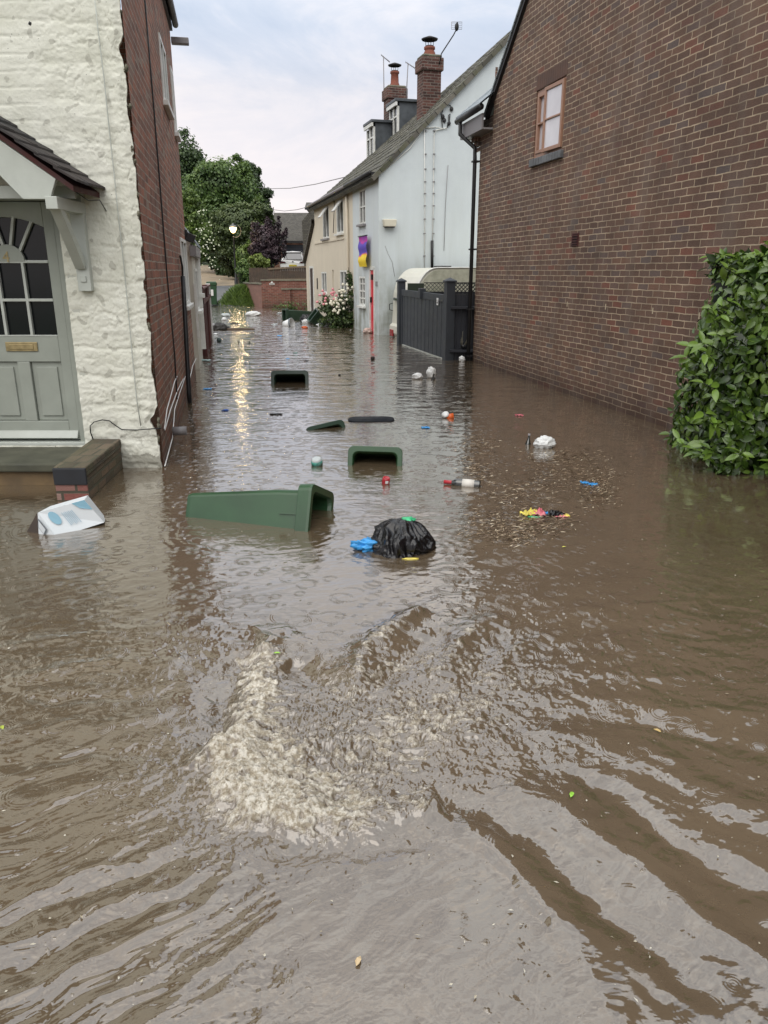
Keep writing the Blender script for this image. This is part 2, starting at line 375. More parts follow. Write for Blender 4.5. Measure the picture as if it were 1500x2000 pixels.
def white_wall_mat():
    m, nt, b = mat('painted_rubble_wall'); tc = N(nt, 'TexCoord').outputs['Object']; a = N(nt, 'Attribute', attribute_name='tint')
    f, _ = noise(nt, tc, 5, 6, .62); g, _ = noise(nt, tc, 38, 5, .7); big, _ = noise(nt, tc, 1.1, 4)
    c = ramp(nt, f, [(.25, (.58, .585, .50)), (.5, (.68, .685, .605)), (.75, (.74, .745, .67))])
    c = mix(nt, ramp(nt, big, [(.4, (0, 0, 0)), (.7, (.35, .35, .35))]), c, (.58, .59, .48))
    dirt = mth(nt, 'MULTIPLY', ramp(nt, a.outputs['Fac'], [(.0, (1, 1, 1)), (.3, (0, 0, 0))]), .75)
    c = mix(nt, dirt, c, (.19, .18, .145))
    wn = N(nt, 'TexVoronoi', feature='DISTANCE_TO_EDGE'); wn.inputs['Scale'].default_value = 9; _, nc = noise(nt, tc, 6, 4)
    mx = N(nt, 'VectorMath', operation='MULTIPLY_ADD'); L(nt, nc, mx.inputs[0]); mx.inputs[1].default_value = (.25,)*3; L(nt, tc, mx.inputs[2]); L(nt, mx.outputs[0], wn.inputs['Vector'])
    sp = N(nt, 'TexVoronoi'); sp.inputs['Scale'].default_value = 26; L(nt, tc, sp.inputs['Vector'])
    speck = mth(nt, 'MULTIPLY', ramp(nt, sp.outputs['Distance'], [(.06, (1, 1, 1)), (.13, (0, 0, 0))]), ramp(nt, f, [(.56, (0, 0, 0)), (.6, (.8,)*3)]))
    c = mix(nt, speck, c, (.08, .075, .06)); L(nt, c, b.inputs['Base Color']); b.inputs['Roughness'].default_value = .7
    n1 = bump(nt, None, f, .5, .03); bump(nt, b, g, .35, .012, n1); return m
M_['white_wall'] = white_wall_mat()
# ================================================================ LEFT HOUSE (white painted front, red brick flank)
YF = 6.67; CX = -2.01
lh = thing('brick_house', 'house with white painted front, green door and long red brick side wall, on the left', 'house', (CX, YF, 0), math.atan(.191))
SL = 6.35; EV = 5.35
# flank
mb = MB(); fn = lambda u, z, d: (-d, u, z)
def lw(px0, py0, px1, py1):
    a = lh.hit_x(px0, py0); b = lh.hit_x(px1, py1); return min(a.y, b.y), max(a.y, b.y), min(a.z, b.z), max(a.z, b.z)
def fw(n_, f_, t_): n_ = lh.hit_x(*n_); f_ = lh.hit_x(*f_); t_ = lh.hit_x(*t_); return (n_.y, min(6.25, max(f_.y, n_.y+.45)), n_.z, min(EV-.1, max(t_.z, n_.z+.7)))
w1 = fw((319, 196), (329, 208), (306, 55)); w2 = fw((341, 258), (345, 268), (331, 128)); w3 = fw((361, 598), (371, 601), (352, 464))
print('flank windows', w1, w2, w3)
solve_holes(mb, fn, 0, SL, -.45, EV, [w1, w2, w3], .09)
mb.quad((0, SL, -.45), (-4.5, SL, -.45), (-4.5, SL, EV), (0, SL, EV))
mb.build('side_wall', M_['brick_left'], lh)
for (a, b_, c, d) in (w1, w2, w3):
    f = MB(); t = .05
    for q in ((a, a+t, c, d), (b_-t, b_, c, d), (a+t, b_-t, c, c+t), (a+t, b_-t, d-t, d), ((a+b_)/2-.02, (a+b_)/2+.02, c+t, d-t)):
        f.box(-.07, .018, q[0], q[1], q[2], q[3])
    fo = f.build('window', M_['white_frame'], lh, bevel=.004)
    MB().box(-.06, -.05, a+t, b_-t, c+t, d-t).build('pane', M_['glass'], fo)
    MB().box(-.07, .065, a-.06, b_+.06, c-.06, c).build('sill', M_['white_frame'], fo, bevel=.006)
# front: fine relief grid
ang = lh.rz; tl = lambda p: lh.to_local(p)
nx, nz = 420, 480; X0, X1, Z0, Z1 = -6.2, CX, -.45, 5.6
# denser towards the visible corner
tt = np.linspace(0, 1, nx); xs = X0+(X1-X0)*(1-(1-tt)**2.0); zs = np.concatenate([np.linspace(Z0, 3.9, 430), np.linspace(3.93, Z1, nz-430)])
XX, ZZ = np.meshgrid(xs, zs)
def front_height(x, z):
    wob = .03*fbm(x*1.5, z*1.5, 3, 5)
    course = (z+wob*.8)/.118; row = np.floor(course); cf = course-row
    joint = np.minimum(cf, 1-cf)*.118
    brickx = (x+.17*(row % 2))/.40+.1*gn(row*.7+.5, x*.4, 9); bf = brickx-np.floor(brickx); jx = np.minimum(bf, 1-bf)*.40
    j = np.minimum(joint, jx+.012)
    h = .0060*sstep(0, .013, j)+.0020*fbm(x*9, z*16, 3, 62)
    # rubble: large irregular stones towards the corner and the bottom
    rub = sstep(.0, .5, (x+3.05)+.18*fbm(x*2, z*2, 3, 31)+.35*sstep(2.2, .9, z))
    sc = (z+.07*fbm(x*2.1, z*3.1, 3, 77))/.27; sr = np.floor(sc); sj = np.minimum(sc-sr, 1-(sc-sr))*.27
    rock = .013*sstep(0, .03, sj)+.020*fbm(x*4.2, z*5.5, 4, 13)-.020*np.abs(fbm(x*3.0, z*9, 4, 21, .6))-.011*np.abs(fbm(x*9, z*19, 3, 51, .6))
    lumps = .007*fbm(x*2.2, z*2.6, 4, 3)+.004*fbm(x*11, z*14, 3, 8)-.010*sstep(.05, .0, np.abs(fbm(x*1.9, z*3.6, 4, 44, .6)))*rub-.006*sstep(.05, .0, np.abs(fbm(x*4.1, z*7.6, 3, 46, .6)))
    rough = sstep(2.0, .9, z)*.4+.45
    return h*(1-rub*.9)+rock*rub*rough*.58+lumps*(.2+.32*rub)
HH = front_height(XX, ZZ)
edge = .040*np.abs(fbm(zs*1.3, zs*0+.5, 5, 40, .55))+.006*np.abs(gn(zs*31, zs*0+.2, 41))+.014*sstep(.12, .25, gn(zs*6.7, zs*0+.3, 43))+.006*np.abs(fbm(zs*12, zs*0+.8, 3, 48))
edge += .05*np.exp(-((zs-.42)/.07)**2)+.03*np.exp(-((zs-3.35)/.06)**2)
XW = XX.copy(); k = sstep(X1-.25, X1, XX); XW -= k*edge[:, None]
YW = YF-.035-HH+.02*sstep(.985, 1, (XX-X0)/(X1-X0))
keep_v = lambda x, z: not (-3.76 < x < -2.70 and .17 < z < 2.42)
V = np.stack([XW, YW, ZZ], -1).reshape(-1, 3)
c_, s_ = math.cos(ang), math.sin(ang)
Lx = (V[:, 0]-CX); Ly = (V[:, 1]-YF); VL = np.stack([Lx*c_+Ly*s_, -Lx*s_+Ly*c_, V[:, 2]], 1)
idx = np.arange(nx*nz).reshape(nz, nx); F = np.stack([idx[:-1, :-1], idx[:-1, 1:], idx[1:, 1:], idx[1:, :-1]], -1).reshape(-1, 4)
xc = XX[:-1, :-1].ravel(); zc = ZZ[:-1, :-1].ravel()
door_hole = (xc > -3.74) & (xc < -2.69) & (zc > .20) & (zc < 2.36)
F = F[~door_hole]
T = np.clip(.5+HH*20, 0, 1); T = T*(1-.9*sstep(.55, .0, ZZ+.12*fbm(XX*5, ZZ*5, 3, 6))*.6)
T = np.minimum(T, 1-.85*sstep(-.03, .02, gn(XX*9, ZZ*9, 91)-.36)*1.0)
T = np.where((ZZ < .12+.05*gn(XX*12, XX*0+.4, 92)), .05, T)
# right-hand closing strip back to the brick
nb = len(VL); strip = VL[idx[:, -1]].copy(); strip2 = strip.copy(); strip2[:, 1] += .055; strip2[:, 0] = np.minimum(strip2[:, 0], -.0005)
VL = np.concatenate([VL, strip2]); T = np.concatenate([T.ravel(), np.full(nz, .15)])
e0 = idx[:-1, -1]; e1 = idx[1:, -1]; F = np.concatenate([F, np.stack([e0, nb+np.arange(nz-1), nb+np.arange(1, nz), e1], 1)])
tinted_mesh('front_wall', VL, F, T, M_['white_wall'], lh)
# flaked patches of bare brick and mortar on the arris
mb = MB()
for i in range(14):
    mb = MB(); z = rng.uniform(-.1, 4.2); w = rng.uniform(.006, .014); h = rng.uniform(.012, .035)
    mb.blob(lh.to_local((CX-.006+rng.uniform(-.012, .006), YF-.012, z)), (w, .02, h), 3, .9, 3.5, i, .5); mb.build('mortar_chip', M_['mortar_stone'], lh)
# roof, eave and gutter along the flank
mb = MB(); mb.prism([(.10, EV-.02), (-2.25, EV+2.1), (-4.7, EV-.02), (-4.7, EV-.12), (-2.25, EV+1.98), (.10, EV-.12)], 'y', -.15, SL+.12); mb.build('roof', M_['plain_tile'], lh)
MB().box(-.02, .035, -.1, SL+.1, EV-.2, EV-.12).build('fascia', M_['iron'], lh)
g = MB(); g.tube([(.085, -.1, EV-.10), (.085, SL+.05, EV-.13)], .045, 10); g.build('gutter', M_['iron'], lh)
MB().box(0, .26, SL+.1, SL+.22, EV-.36, EV-.27).build('gutter_bracket', M_['fascia'], lh, bevel=.01)
# pipes and cables on the flank
def flank_tube(pts, r, name, m, x=.03):
    MB().tube([(x, *lh.hit_x(px, py, x).yz) for px, py in pts], r, 8).build(name, m, lh)
flank_tube([(357, 540), (360, 590), (369, 767), (371, 790)], .03, 'downpipe', M_['iron'], .045)
flank_tube([(352, 500), (356, 520), (357, 545)], .014, 'cable', M_['iron'])
flank_tube([(283, 0), (297, 170), (310, 330), (327, 545), (341, 690), (346, 780)], .008, 'cable', M_['iron'], .012)
for pts in ([(321, 838), (326, 800), (333, 775), (341, 745), (346, 735)], [(322, 910), (330, 880), (337, 855), (341, 800), (350, 770), (362, 735)], [(322, 840), (333, 800), (347, 762), (358, 740)], [(370, 745), (376, 715), (383, 700)]):
    flank_tube(pts, .006, 'white_cable', M_['wire_white'], .012)
MB().lathe([(0, -.07), (.045, -.07), (.045, .07), (.03, .07), (.03, -.03), (0, -.03)], 14, Matrix.Rotation(R(90), 3, 'Y'), (.09, *lh.hit_x(343, 842, .05).yz)).build('waste_pipe', M_['fascia'], lh)
def front_tube(pts, r, name, m, y=YF-.062):
    MB().tube([at(px, py, y) for px, py in pts], r, 6).build(name, m, lh, world=True)
front_tube([(185, 0), (193, 70), (204, 160), (213, 250), (222, 330), (232, 430), (240, 500), (249, 590), (258, 690), (267, 780), (275, 832)], .0045, 'cable', M_['sage_pale'])
front_tube([(182, 858), (177, 845), (176, 832), (184, 824), (200, 820), (214, 822), (224, 830), (238, 839), (265, 840), (290, 838), (316, 836)], .005, 'cable', M_['iron'])
front_tube([(57, 45), (60, 47)], .014, 'pipe_stub', M_['iron'], YF-.08)
# ---- door
DY = YF+.10; dcx = at(22, 545, DY).x
zd = lambda py: at(60, py, DY).z
dz0 = zd(858); dz1 = dz0+2.02
dr = MB(); hw = .425; th = .045
zg0 = zd(657); zg1 = zd(586); zg2 = zd(511); zt = zd(424)
y0, y1 = DY-.0, DY+th
dr.box(dcx-hw, dcx-.335, y0, y1, dz0, dz1); dr.box(dcx+.335, dcx+hw, y0, y1, dz0, dz1)
dr.box(dcx-.335, dcx+.335, y0, y1, dz0, dz0+.17); dr.box(dcx-.335, dcx+.335, y0, y1, zg0-.22, zg0)
dr.box(dcx-.055, dcx+.055, y0, y1, dz0+.17, zg0-.22)
arch = [(dcx-.335, zt-.08)]+[(dcx+x, zt-.08*(abs(x)/.335)**2) for x in np.linspace(-.3, .3, 9)]+[(dcx+.335, zt-.08), (dcx+.335, dz1), (dcx-.335, dz1)]
dr.prism(arch, 'y', y0, y1)
door = dr.build('door', M_['sage'], lh, world=True, bevel=.005)
pb = MB()
for sx in (-1, 1):
    a, b_ = sorted((dcx+sx*.075, dcx+sx*.315)); pb.box(a, b_, y0+.022, y1-.004, dz0+.19, zg0-.24)
    pb.box(a+.03, b_-.03, y0+.010, y0+.023, dz0+.23, zg0-.28)
pb.build('panel', M_['sage'], door, world=False) if False else None
def child_world(mb, name, m, par, **k):
    """mesh given in world metres, parented under a part of the left house"""
    mb.v = [tuple(lh.to_local(v)) for v in mb.v]; return mb.build(name, m, par, **k)
for sx in (-1, 1):
    p = MB(); a, b_ = sorted((dcx+sx*.057, dcx+sx*.333)); p.box(a, b_, y0+.028, y1-.004, dz0+.172, zg0-.222)
    p.box(a+.045, b_-.045, y0+.012, y0+.029, dz0+.215, zg0-.265); child_world(p, 'panel', M_['sage'], door, bevel=.007)
br = MB(); bt = .012
for z in (zg1, zg2): br.box(dcx-.335, dcx+.335, y0-.004, y0+.03, z-bt, z+bt)
for x in (-.112, .112): br.box(dcx+x-bt, dcx+x+bt, y0-.005, y0+.031, zg0, zg2)
br.box(dcx-.335, dcx+.335, y0-.004, y0+.028, zg0, zg0+.012)
for a in (38, 76, 104, 142):
    c = math.cos(R(a)); s = math.sin(R(a)); p0 = Vector((dcx+c*.125, 0, zg2+s*.125)); rr = .37 if 60 < a < 120 else .40; p1 = Vector((dcx+c*rr*.98, 0, zg2+min(s*rr, zt-zg2+.02)))
    if a in (38, 142): p1 = Vector((dcx+math.copysign(.335-.10, c), 0, zt-.035))
    d = (p1-p0).normalized(); n_ = Vector((-d.z, 0, d.x))*.012
    br.prism([((p0+n_).x, (p0+n_).z), ((p1+n_).x, (p1+n_).z), ((p1-n_).x, (p1-n_).z), ((p0-n_).x, (p0-n_).z)][::-1], 'y', y0-.003, y0+.03)
child_world(br, 'glazing_bar', M_['sage_pale'], door, bevel=.003)
hub = MB(); hub.prism([(dcx+.14*math.cos(R(t)), zg2+.14*math.sin(R(t))) for t in range(0, 181, 15)], 'y', y0-.007, y0+.026); ho = child_world(hub, 'fan_hub', M_['sage'], door, bevel=.004)
child_world(MB().box(dcx-.335, dcx+.335, y0+.032, y0+.036, zg0-.01, zt+.02), 'door_glass', M_['door_glass'], door)
lp = lh.to_local((at(13, 503, DY).x, y0-.011, at(13, 503, DY).z)); text_mesh('4', .125, M_['brass'], ho, lp, (R(90), 0, -ang))
lx, lz = at(43, 677, DY).x, at(43, 677, DY).z
lb = MB(); lb.box(lx-.14, lx+.14, y0-.012, y0+.002, lz-.04, lz+.04); lbo = child_world(lb, 'letterbox', M_['brass'], door, bevel=.004)
child_world(MB().box(lx-.105, lx+.105, y0-.019, y0-.010, lz-.022, lz+.022), 'letterbox_flap', M_['brass'], lbo, bevel=.003)
wb = MB(); wb.prism([(y0-.045, dz0+.02), (y0, dz0+.02), (y0, dz0+.085), (y0-.012, dz0+.075)], 'x', dcx-hw+.01, dcx+hw-.01); child_world(wb, 'weather_bar', M_['sage_pale'], door, bevel=.004)
fr = MB(); fx = dcx+hw
for sx in (-1, 1):
    a, b_ = sorted((dcx+sx*(hw+.006), dcx+sx*(hw+.085))); fr.box(a, b_, y0-.02, y1+.05, dz0-.09, dz1+.09)
    a, b_ = sorted((dcx+sx*(hw+.085), dcx+sx*(hw+.115))); fr.box(a, b_, y0-.035, y1+.03, dz0-.05, dz1+.12)
fr.box(dcx-hw-.006, dcx+hw+.006, y0-.02, y1+.05, dz1+.006, dz1+.09)
fr.build('door_frame', M_['sage'], lh, world=True, bevel=.005)
sl = MB(); sl.box(dcx-hw-.09, dcx+hw+.09, y0-.075, y1+.05, dz0-.075, dz0-.012); sl.build('door_sill', M_['sage_pale'], lh, world=True, bevel=.006)
MB().box(-3.9, -2.55, YF+.17, YF+.2, 0, 2.6).build('hall_lining', M_['dark'], lh, world=True)
rv = MB(); rx = dcx+hw+.113; rv.box(rx, rx+.07, YF-.03, YF+.16, .15, 2.5); rv.box(dcx-hw-.19, dcx-hw-.113, YF-.03, YF+.16, .15, 2.5); rv.box(dcx-hw-.2, rx+.07, YF-.02, YF+.16, 2.31, 2.5)
rv.build('door_reveal', plain('white_plaster', (.5, .51, .45), .8, .12, 6, bmp=.5), lh, world=True)
# ---- porch
PYF = 6.08; ex = -2.30; ez = 2.33; sl_ = .70; ax = dcx; az = ez+(ex-ax)*sl_
pr = thing('door_porch', 'small tiled porch on white timber brackets over the green door', 'porch', (ax, YF, ez)); lxw = lambda x: x-ax
rf = MB(); Wd = ex-ax
for sx in (-1, 1):
    rows = 7
    for i in range(rows):
        for j in range(8):
            u0 = Wd*i/rows; u1 = Wd*(i+1.25)/rows; jw = (YF-PYF+.06)/8
            yy = PYF-YF-.05+jw*j; z_ = lambda u: (az-ez)-u*sl_+.02
            e = random.uniform(-.006, .006); t = .018
            a = Vector((sx*u0, yy+.003, z_(u0)+.0)); b_ = Vector((sx*u1, yy+.003, z_(u1)+.022+e)); q = Vector((0, jw-.004, 0)); dn = Vector((0, 0, -t))
            rf.add([a, b_, b_+q, a+q, a+dn, b_+dn, b_+q+dn, a+q+dn], [(0, 1, 2, 3), (7, 6, 5, 4), (0, 4, 5, 1), (1, 5, 6, 2), (2, 6, 7, 3), (3, 7, 4, 0)])
rf.build('porch_roof', plain('dark_weathered_tile', (.030, .031, .033), .85, .5, 9, dirt=(.055, .035, .028), bmp=.5), pr)
ud = MB()
for sx in (-1, 1):
    ud.prism([(0, az-ez-.06), (sx*(Wd-.02), -.06), (sx*(Wd-.02), -.02), (0, az-ez-.02)], 'y', PYF-YF+.01, 0)
ud.build('roof_boarding', plain('dark_red_stained_board', (.06, .015, .013), .7, .3, 8), pr)
gb = MB(); zt_ = az-ez-.075
pbm = lambda u: zt_-u*sl_
gb.prism([(0, pbm(0)), (Wd-.14, pbm(Wd-.14)), (Wd-.20, -.115), (.50, -.115), (.25, .16), (0, .22), (-.25, .16), (-.5, -.115), (-Wd+.20, -.115), (-Wd+.14, pbm(Wd-.14))], 'y', PYF-YF, PYF-YF+.035)
gb.build('gable_board', M_['sage_pale'], pr, bevel=.004)
bx = at(97, 362, PYF).x-ax
for sx in (-1, 1):
    a, b_ = sorted((sx*(bx-.045), sx*(bx+.045)))
    MB().box(a, b_, PYF-YF-.01, -.03, -.185, -.095).build('beam', M_['sage_pale'], pr, bevel=.005)
    wp = at(165, 520, YF-.05); wx = wp.x-ax; wa, wb_ = sorted((sx*(wx-.055), sx*(wx+.055)))
    MB().box(wa, wb_, -.10, -.035, wp.z-ez-.20, -.02).build('wall_post', M_['sage_pale'], pr, bevel=.005)
    for zz in (wp.z-ez-.10, wp.z-ez+.62): MB().box(sx*wx-.022, sx*wx+.022, -.112, -.10, zz-.025, zz+.025).build('bolt_cover', M_['sage_pale'], pr, bevel=.003)
    s0 = Vector((sx*bx, PYF-YF+.05, -.14)); s1 = Vector((sx*(wx-.01), -.10, wp.z-ez+.0)); d = (s1-s0); q = d.to_track_quat('Z', 'Y').to_matrix().to_4x4()
    MB().box(-.04, .04, -.035, .035, 0, d.length, Matrix.Translation(s0) @ q).build('bracket', M_['sage_pale'], pr, bevel=.004)
MB().box(-Wd+.1, Wd-.1, -.36, -.33, -.09, -.0).build('ceiling_board', M_['sage_pale'], pr)
MB().tube([(Wd-.06, -.5, -.04), (Wd-.02, -.3, -.10), (Wd+.0, -.1, -.08), (Wd+.02, -.03, -.16)], .004, 5).build('cable', M_['iron'], pr)
# ---- doorstep and low brick wall
st = thing('doorstep', 'mossy stone doorstep below the green door', 'step', (-3.3, YF, 0))
m_step = plain('mossy_step_stone', (.085, .085, .06), .75, .4, 5, dirt=(.03, .035, .022), bmp=.5)
MB().box(-2.9, .72, -.66, .06, .12, .195).build('tread', m_step, st, bevel=.015)
MB().box(-2.9, .70, -.61, .05, -.4, .118).build('riser', plain('ochre_stone', (.19, .13, .065), .9, .35, 6, dirt=(.08, .06, .04), bmp=.6), st, bevel=.02)
bw0 = thing('low_brick_wall', 'low brick wall with dark coping jutting out beside the doorstep', 'wall', (-2.6, YF, 0))
m_bb = brick('mossy_blue_brick', [(0, (.11, .09, .065)), (.5, (.17, .13, .095)), (1, (.23, .16, .11))], (.10, .095, .07), ms=.012, green=.45, bmp=1.0)
x_l = .07; x_r = .30; zt2 = .205
poly = [(x_l, 5.62-YF), (x_r, 5.62-YF), (x_r-.07, -.04), (x_l-.08, -.04)]
MB().prism(poly, 'z', -.45, zt2-.02).build('brickwork', m_bb, bw0)
MB().prism([(x_l-.01, 5.60-YF), (x_r+.01, 5.60-YF), (x_r-.06, -.04), (x_l-.09, -.04)], 'z', zt2-.018, zt2+.065).build('coping', brick('mossy_coping_brick', [(0, (.07, .058, .042)), (.5, (.115, .092, .066)), (1, (.16, .125, .09))], (.075, .07, .05), bw=.11, rh=.225, ms=.010, green=0, bmp=1.0, stain=(.09, .095, .05), sk=.6), bw0, bevel=.012)
MB().box(x_l-.013, x_r+.012, 5.588-YF, 5.61-YF, zt2-.075, zt2+.058).build('blue_brick', plain('blue_engineering_brick', (.012, .014, .018), .45, .3, 9), bw0, bevel=.006)
MB().box(x_l-.008, x_r+.006, 5.60-YF, 5.617-YF, -.45, zt2-.077).build('flaking_paint', brick('flaking_painted_brick', [(0, (.25, .05, .04)), (.5, (.42, .38, .33)), (1, (.16, .06, .04))], (.08, .07, .05), ms=.012, stain=(.4, .38, .34)), bw0)
# ================================================================ cream outbuilding, red fence
ob = thing('cream_outbuilding', 'narrow cream painted lean-to with white window beyond the brick side wall', 'outbuilding', (-3.38, 13.95, 0), math.atan(.2))
EOB = at(385, 474, 14).z
mb = MB(); solve_holes(mb, lambda u, z, d: (-d, u, z), 0, 2.2, -.45, EOB, [(.5, 1.4, 1.0, 1.75)], .08)
mb.prism([(-.001, -.45), (-1.4, -.45), (-1.4, EOB+1.9), (-.001, EOB)], 'y', 0, .02); mb.build('wall', M_['render_outb'], ob)
MB().prism([(.10, EOB-.04), (.10, EOB+.0), (-1.4, EOB+2.02), (-1.4, EOB+1.95)], 'y', -.12, 2.3).build('roof', M_['slate'], ob)
MB().box(-.02, .09, -.10, 2.25, EOB-.22, EOB-.05).build('fascia', M_['fascia'], ob)
f = MB()
for q in ((.5, .55, 1, 1.75), (1.35, 1.4, 1, 1.75), (.55, 1.35, 1, 1.05), (.55, 1.35, 1.7, 1.75), (.93, .97, 1.05, 1.7)): f.box(-.06, .03, *q)
wo = f.build('window', M_['white_frame'], ob); MB().box(-.06, -.05, .55, 1.35, 1.05, 1.7).build('pane', M_['glass'], wo)
MB().box(-.06, .10, .44, 1.46, .95, 1.0).build('sill', M_['white_frame'], wo)
MB().box(-.01, .09, 1.6, 1.68, .2, 1.95).build('downpipe', M_['white_frame'], ob); MB().box(-.01, .13, 1.58, 1.9, 1.2, 1.28).build('ledge', M_['white_frame'], ob)
MB().box(0, .04, -.045, -.02, .55, 1.5).build('pipe_cover', M_['white_frame'], ob)
sp = thing('floodlight', 'black floodlight on the far end of the brick side wall', 'light', lh.to_world((.02, SL-.12, 2.24)), ang)
MB().box(.0, .14, -.06, .06, -.07, .06, Matrix.Rotation(R(22), 4, 'Y')).build('lamp_head', M_['iron'], sp, bevel=.01); MB().box(-.03, .02, -.04, .04, -.04, .09).build('bracket', M_['iron'], sp)
fe = thing('red_fence', 'dark red board fence beyond the cream outbuilding', 'fence', (-3.75, 16.0, 0)); a = Vector((-3.72, 16.0)); b_ = Vector((-4.62, 20.6))
FA = Vector((0, 0)); FB = b_-Vector((-3.75, 16.0)); n = 30
bm_ = MB(); L_ = FB.length; dd = math.atan2(-FB.x, FB.y); RM = Matrix.Rotation(dd, 4, 'Z')
for i in range(n):
    y = L_*i/n; bm_.box(-.012+.01*(i % 2), .012+.01*(i % 2), y, y+L_/n-.008, -.4, 1.33+.015*math.sin(i*2.1), RM)
bm_.build('boards', M_['wood_dark'], fe)
for y in (0, L_*.5, L_-.1): MB().box(-.05, .06, y, y+.09, -.4, 1.40, RM).build('post', M_['wood_dark'] if y < L_-.2 else M_['white_frame'], fe)
MB().box(.02, .06, 0, L_, 1.05, 1.13, RM).build('rail', M_['wood_dark'], fe)
MB().box(-.06, .07, 0, L_, 1.345, 1.375, RM).build('coping', M_['wood_dark'], fe)
# ================================================================ RIGHT BRICK BUILDING
A = ground(919, 705); B = ground(1345, 850); dv = (A-B).normalized(); rb = thing('brick_building', 'large dark brown brick building with gable wall and brown window, on the right', 'building', (A.x, A.y, 0), math.atan2(-dv.x, dv.y))
# local y: away from camera; camera side is negative; the wall's outer face is x=0, building lies at x>0
yc = rb.hit_x(961, 300).y; vf = rb.hit_x(957, 190); vt = rb.hit_x(1020, 0); slope = (vt.z-vf.z)/(vf.y-vt.y)
a = rb.hit_x(1041, 313); b_ = rb.hit_x(1107, 146); wy0, wy1 = b_.y, a.y; wz0 = a.z+.02; wz1 = rb.hit_x(1046, 180).z
zE = vf.z-.12; yN = -17.0
mb = MB(); fn = lambda u, z, d: (d, u, z)
solve_holes(mb, fn, yN, yc, -.5, zE, [(wy0, wy1, wz0, wz1)] if wz1 < zE else [], .10)
ym = yc-4.6
mb.add([(0, yc, zE), (0, ym, zE+(yc-ym)*slope), (0, yc-9.2, zE)], [(0, 1, 2)])
if yN < yc-9.2: pass
mb.build('gable_wall', M_['brick_right'], rb)
mb = MB(); mb.quad((.045, yc, -.5), (.045, .0, -.5), (.045, 0, 4.3), (.045, yc, 4.3)); mb.quad((0, yc, -.5), (.045, yc, -.5), (.045, yc, 5), (0, yc, 5)); mb.quad((.045, 0, -.5), (5, 0, -.5), (5, 0, 4.3), (.045, 0, 4.3)); mb.build('end_wall', M_['brick_right'], rb)
# verge: barge board and tile edge
def vz(y): return zE+(yc-y)*slope
vg = MB()
for sgn in (1,):
    vg.add([(-.05, yc+.28, vz(yc+.28)+.02), (-.05, ym, vz(ym)+.02), (-.05, ym, vz(ym)+.16), (-.05, yc+.28, vz(yc+.28)+.13),
            (.02, yc+.28, vz(yc+.28)+.02), (.02, ym, vz(ym)+.02), (.02, ym, vz(ym)+.16), (.02, yc+.28, vz(yc+.28)+.13)],
           [(0, 1, 2, 3), (7, 6, 5, 4), (0, 4, 5, 1), (3, 2, 6, 7), (0, 3, 7, 4), (1, 5, 6, 2)])
vg.build('barge_board', M_['iron'], rb)
mr = MB()
mr.add([(-.07, yc+.34, vz(yc+.34)+.15), (-.07, ym, vz(ym)+.18), (6, ym, vz(ym)+.18), (6, yc+.34, vz(yc+.34)+.15), (-.07, yc+.34, vz(yc+.34)+.11), (-.07, ym, vz(ym)+.14), (6, ym, vz(ym)+.14), (6, yc+.34, vz(yc+.34)+.11)],
       [(3, 2, 1, 0), (4, 5, 6, 7), (0, 1, 5, 4), (0, 4, 7, 3)])
mr.add([(-.07, ym, vz(ym)+.18), (-.07, yc-9.5, zE+.1), (6, yc-9.5, zE+.1), (6, ym, vz(ym)+.18)], [(0, 1, 2, 3)])
mr.build('roof', M_['slate'], rb)
# lower eave facing the lane beyond the gable
xe = -.26; ga = rb.hit_x(893, 236, xe); gb_ = rb.hit_x(945, 204, xe); gy0, gy1 = yc+.02, ga.y; gz = (ga.z+gb_.z)/2
MB().tube([(xe, gy0-.1, gz), (xe, gy1, gz-.02)], .055, 10).build('gutter', M_['iron'], rb)
sl2 = MB(); sl2.add([(xe-.03, gy0-.12, gz+.05), (xe-.03, gy1, gz+.05), (xe+1.4, gy1, gz+1.15), (xe+1.4, gy0-.12, gz+1.15), (xe-.03, gy0-.12, gz+.02), (xe-.03, gy1, gz+.02), (xe+1.4, gy1, gz+1.1), (xe+1.4, gy0-.12, gz+1.1)], [(0, 1, 2, 3), (7, 6, 5, 4), (0, 4, 5, 1), (1, 5, 6, 2), (3, 2, 6, 7)])
sl2.build('eave_slates', M_['slate'], rb)
MB().box(xe+.06, xe+.09, gy0, gy1-.02, gz-.33, gz-.08).build('fascia', M_['fascia'], rb); MB().box(xe+.09, .2, gy0, gy1-.02, gz-.33, gz-.30).build('soffit', M_['fascia'], rb)
cb = MB()
for i in range(3): cb.box(-.06+.055*i, .045, -.01, .22, gz-.41-.08*i, gz-.335-.08*i)
cb.build('brick_corbel', M_['brick_right'], rb)
MB().tube([(xe, -.02+.3, gz-.04), (xe, .28, gz-.26), (-.05, .02, gz-.52), (-.05, .0, gz-.7), (-.05, .0, -.3)], .037, 10).build('downpipe', M_['iron'], rb)
for z in (gz-.75, 2.1, 1.0, .1): MB().box(-.10, .03, -.055, .055, z-.015, z+.015).build('pipe_clip', M_['iron'], rb)
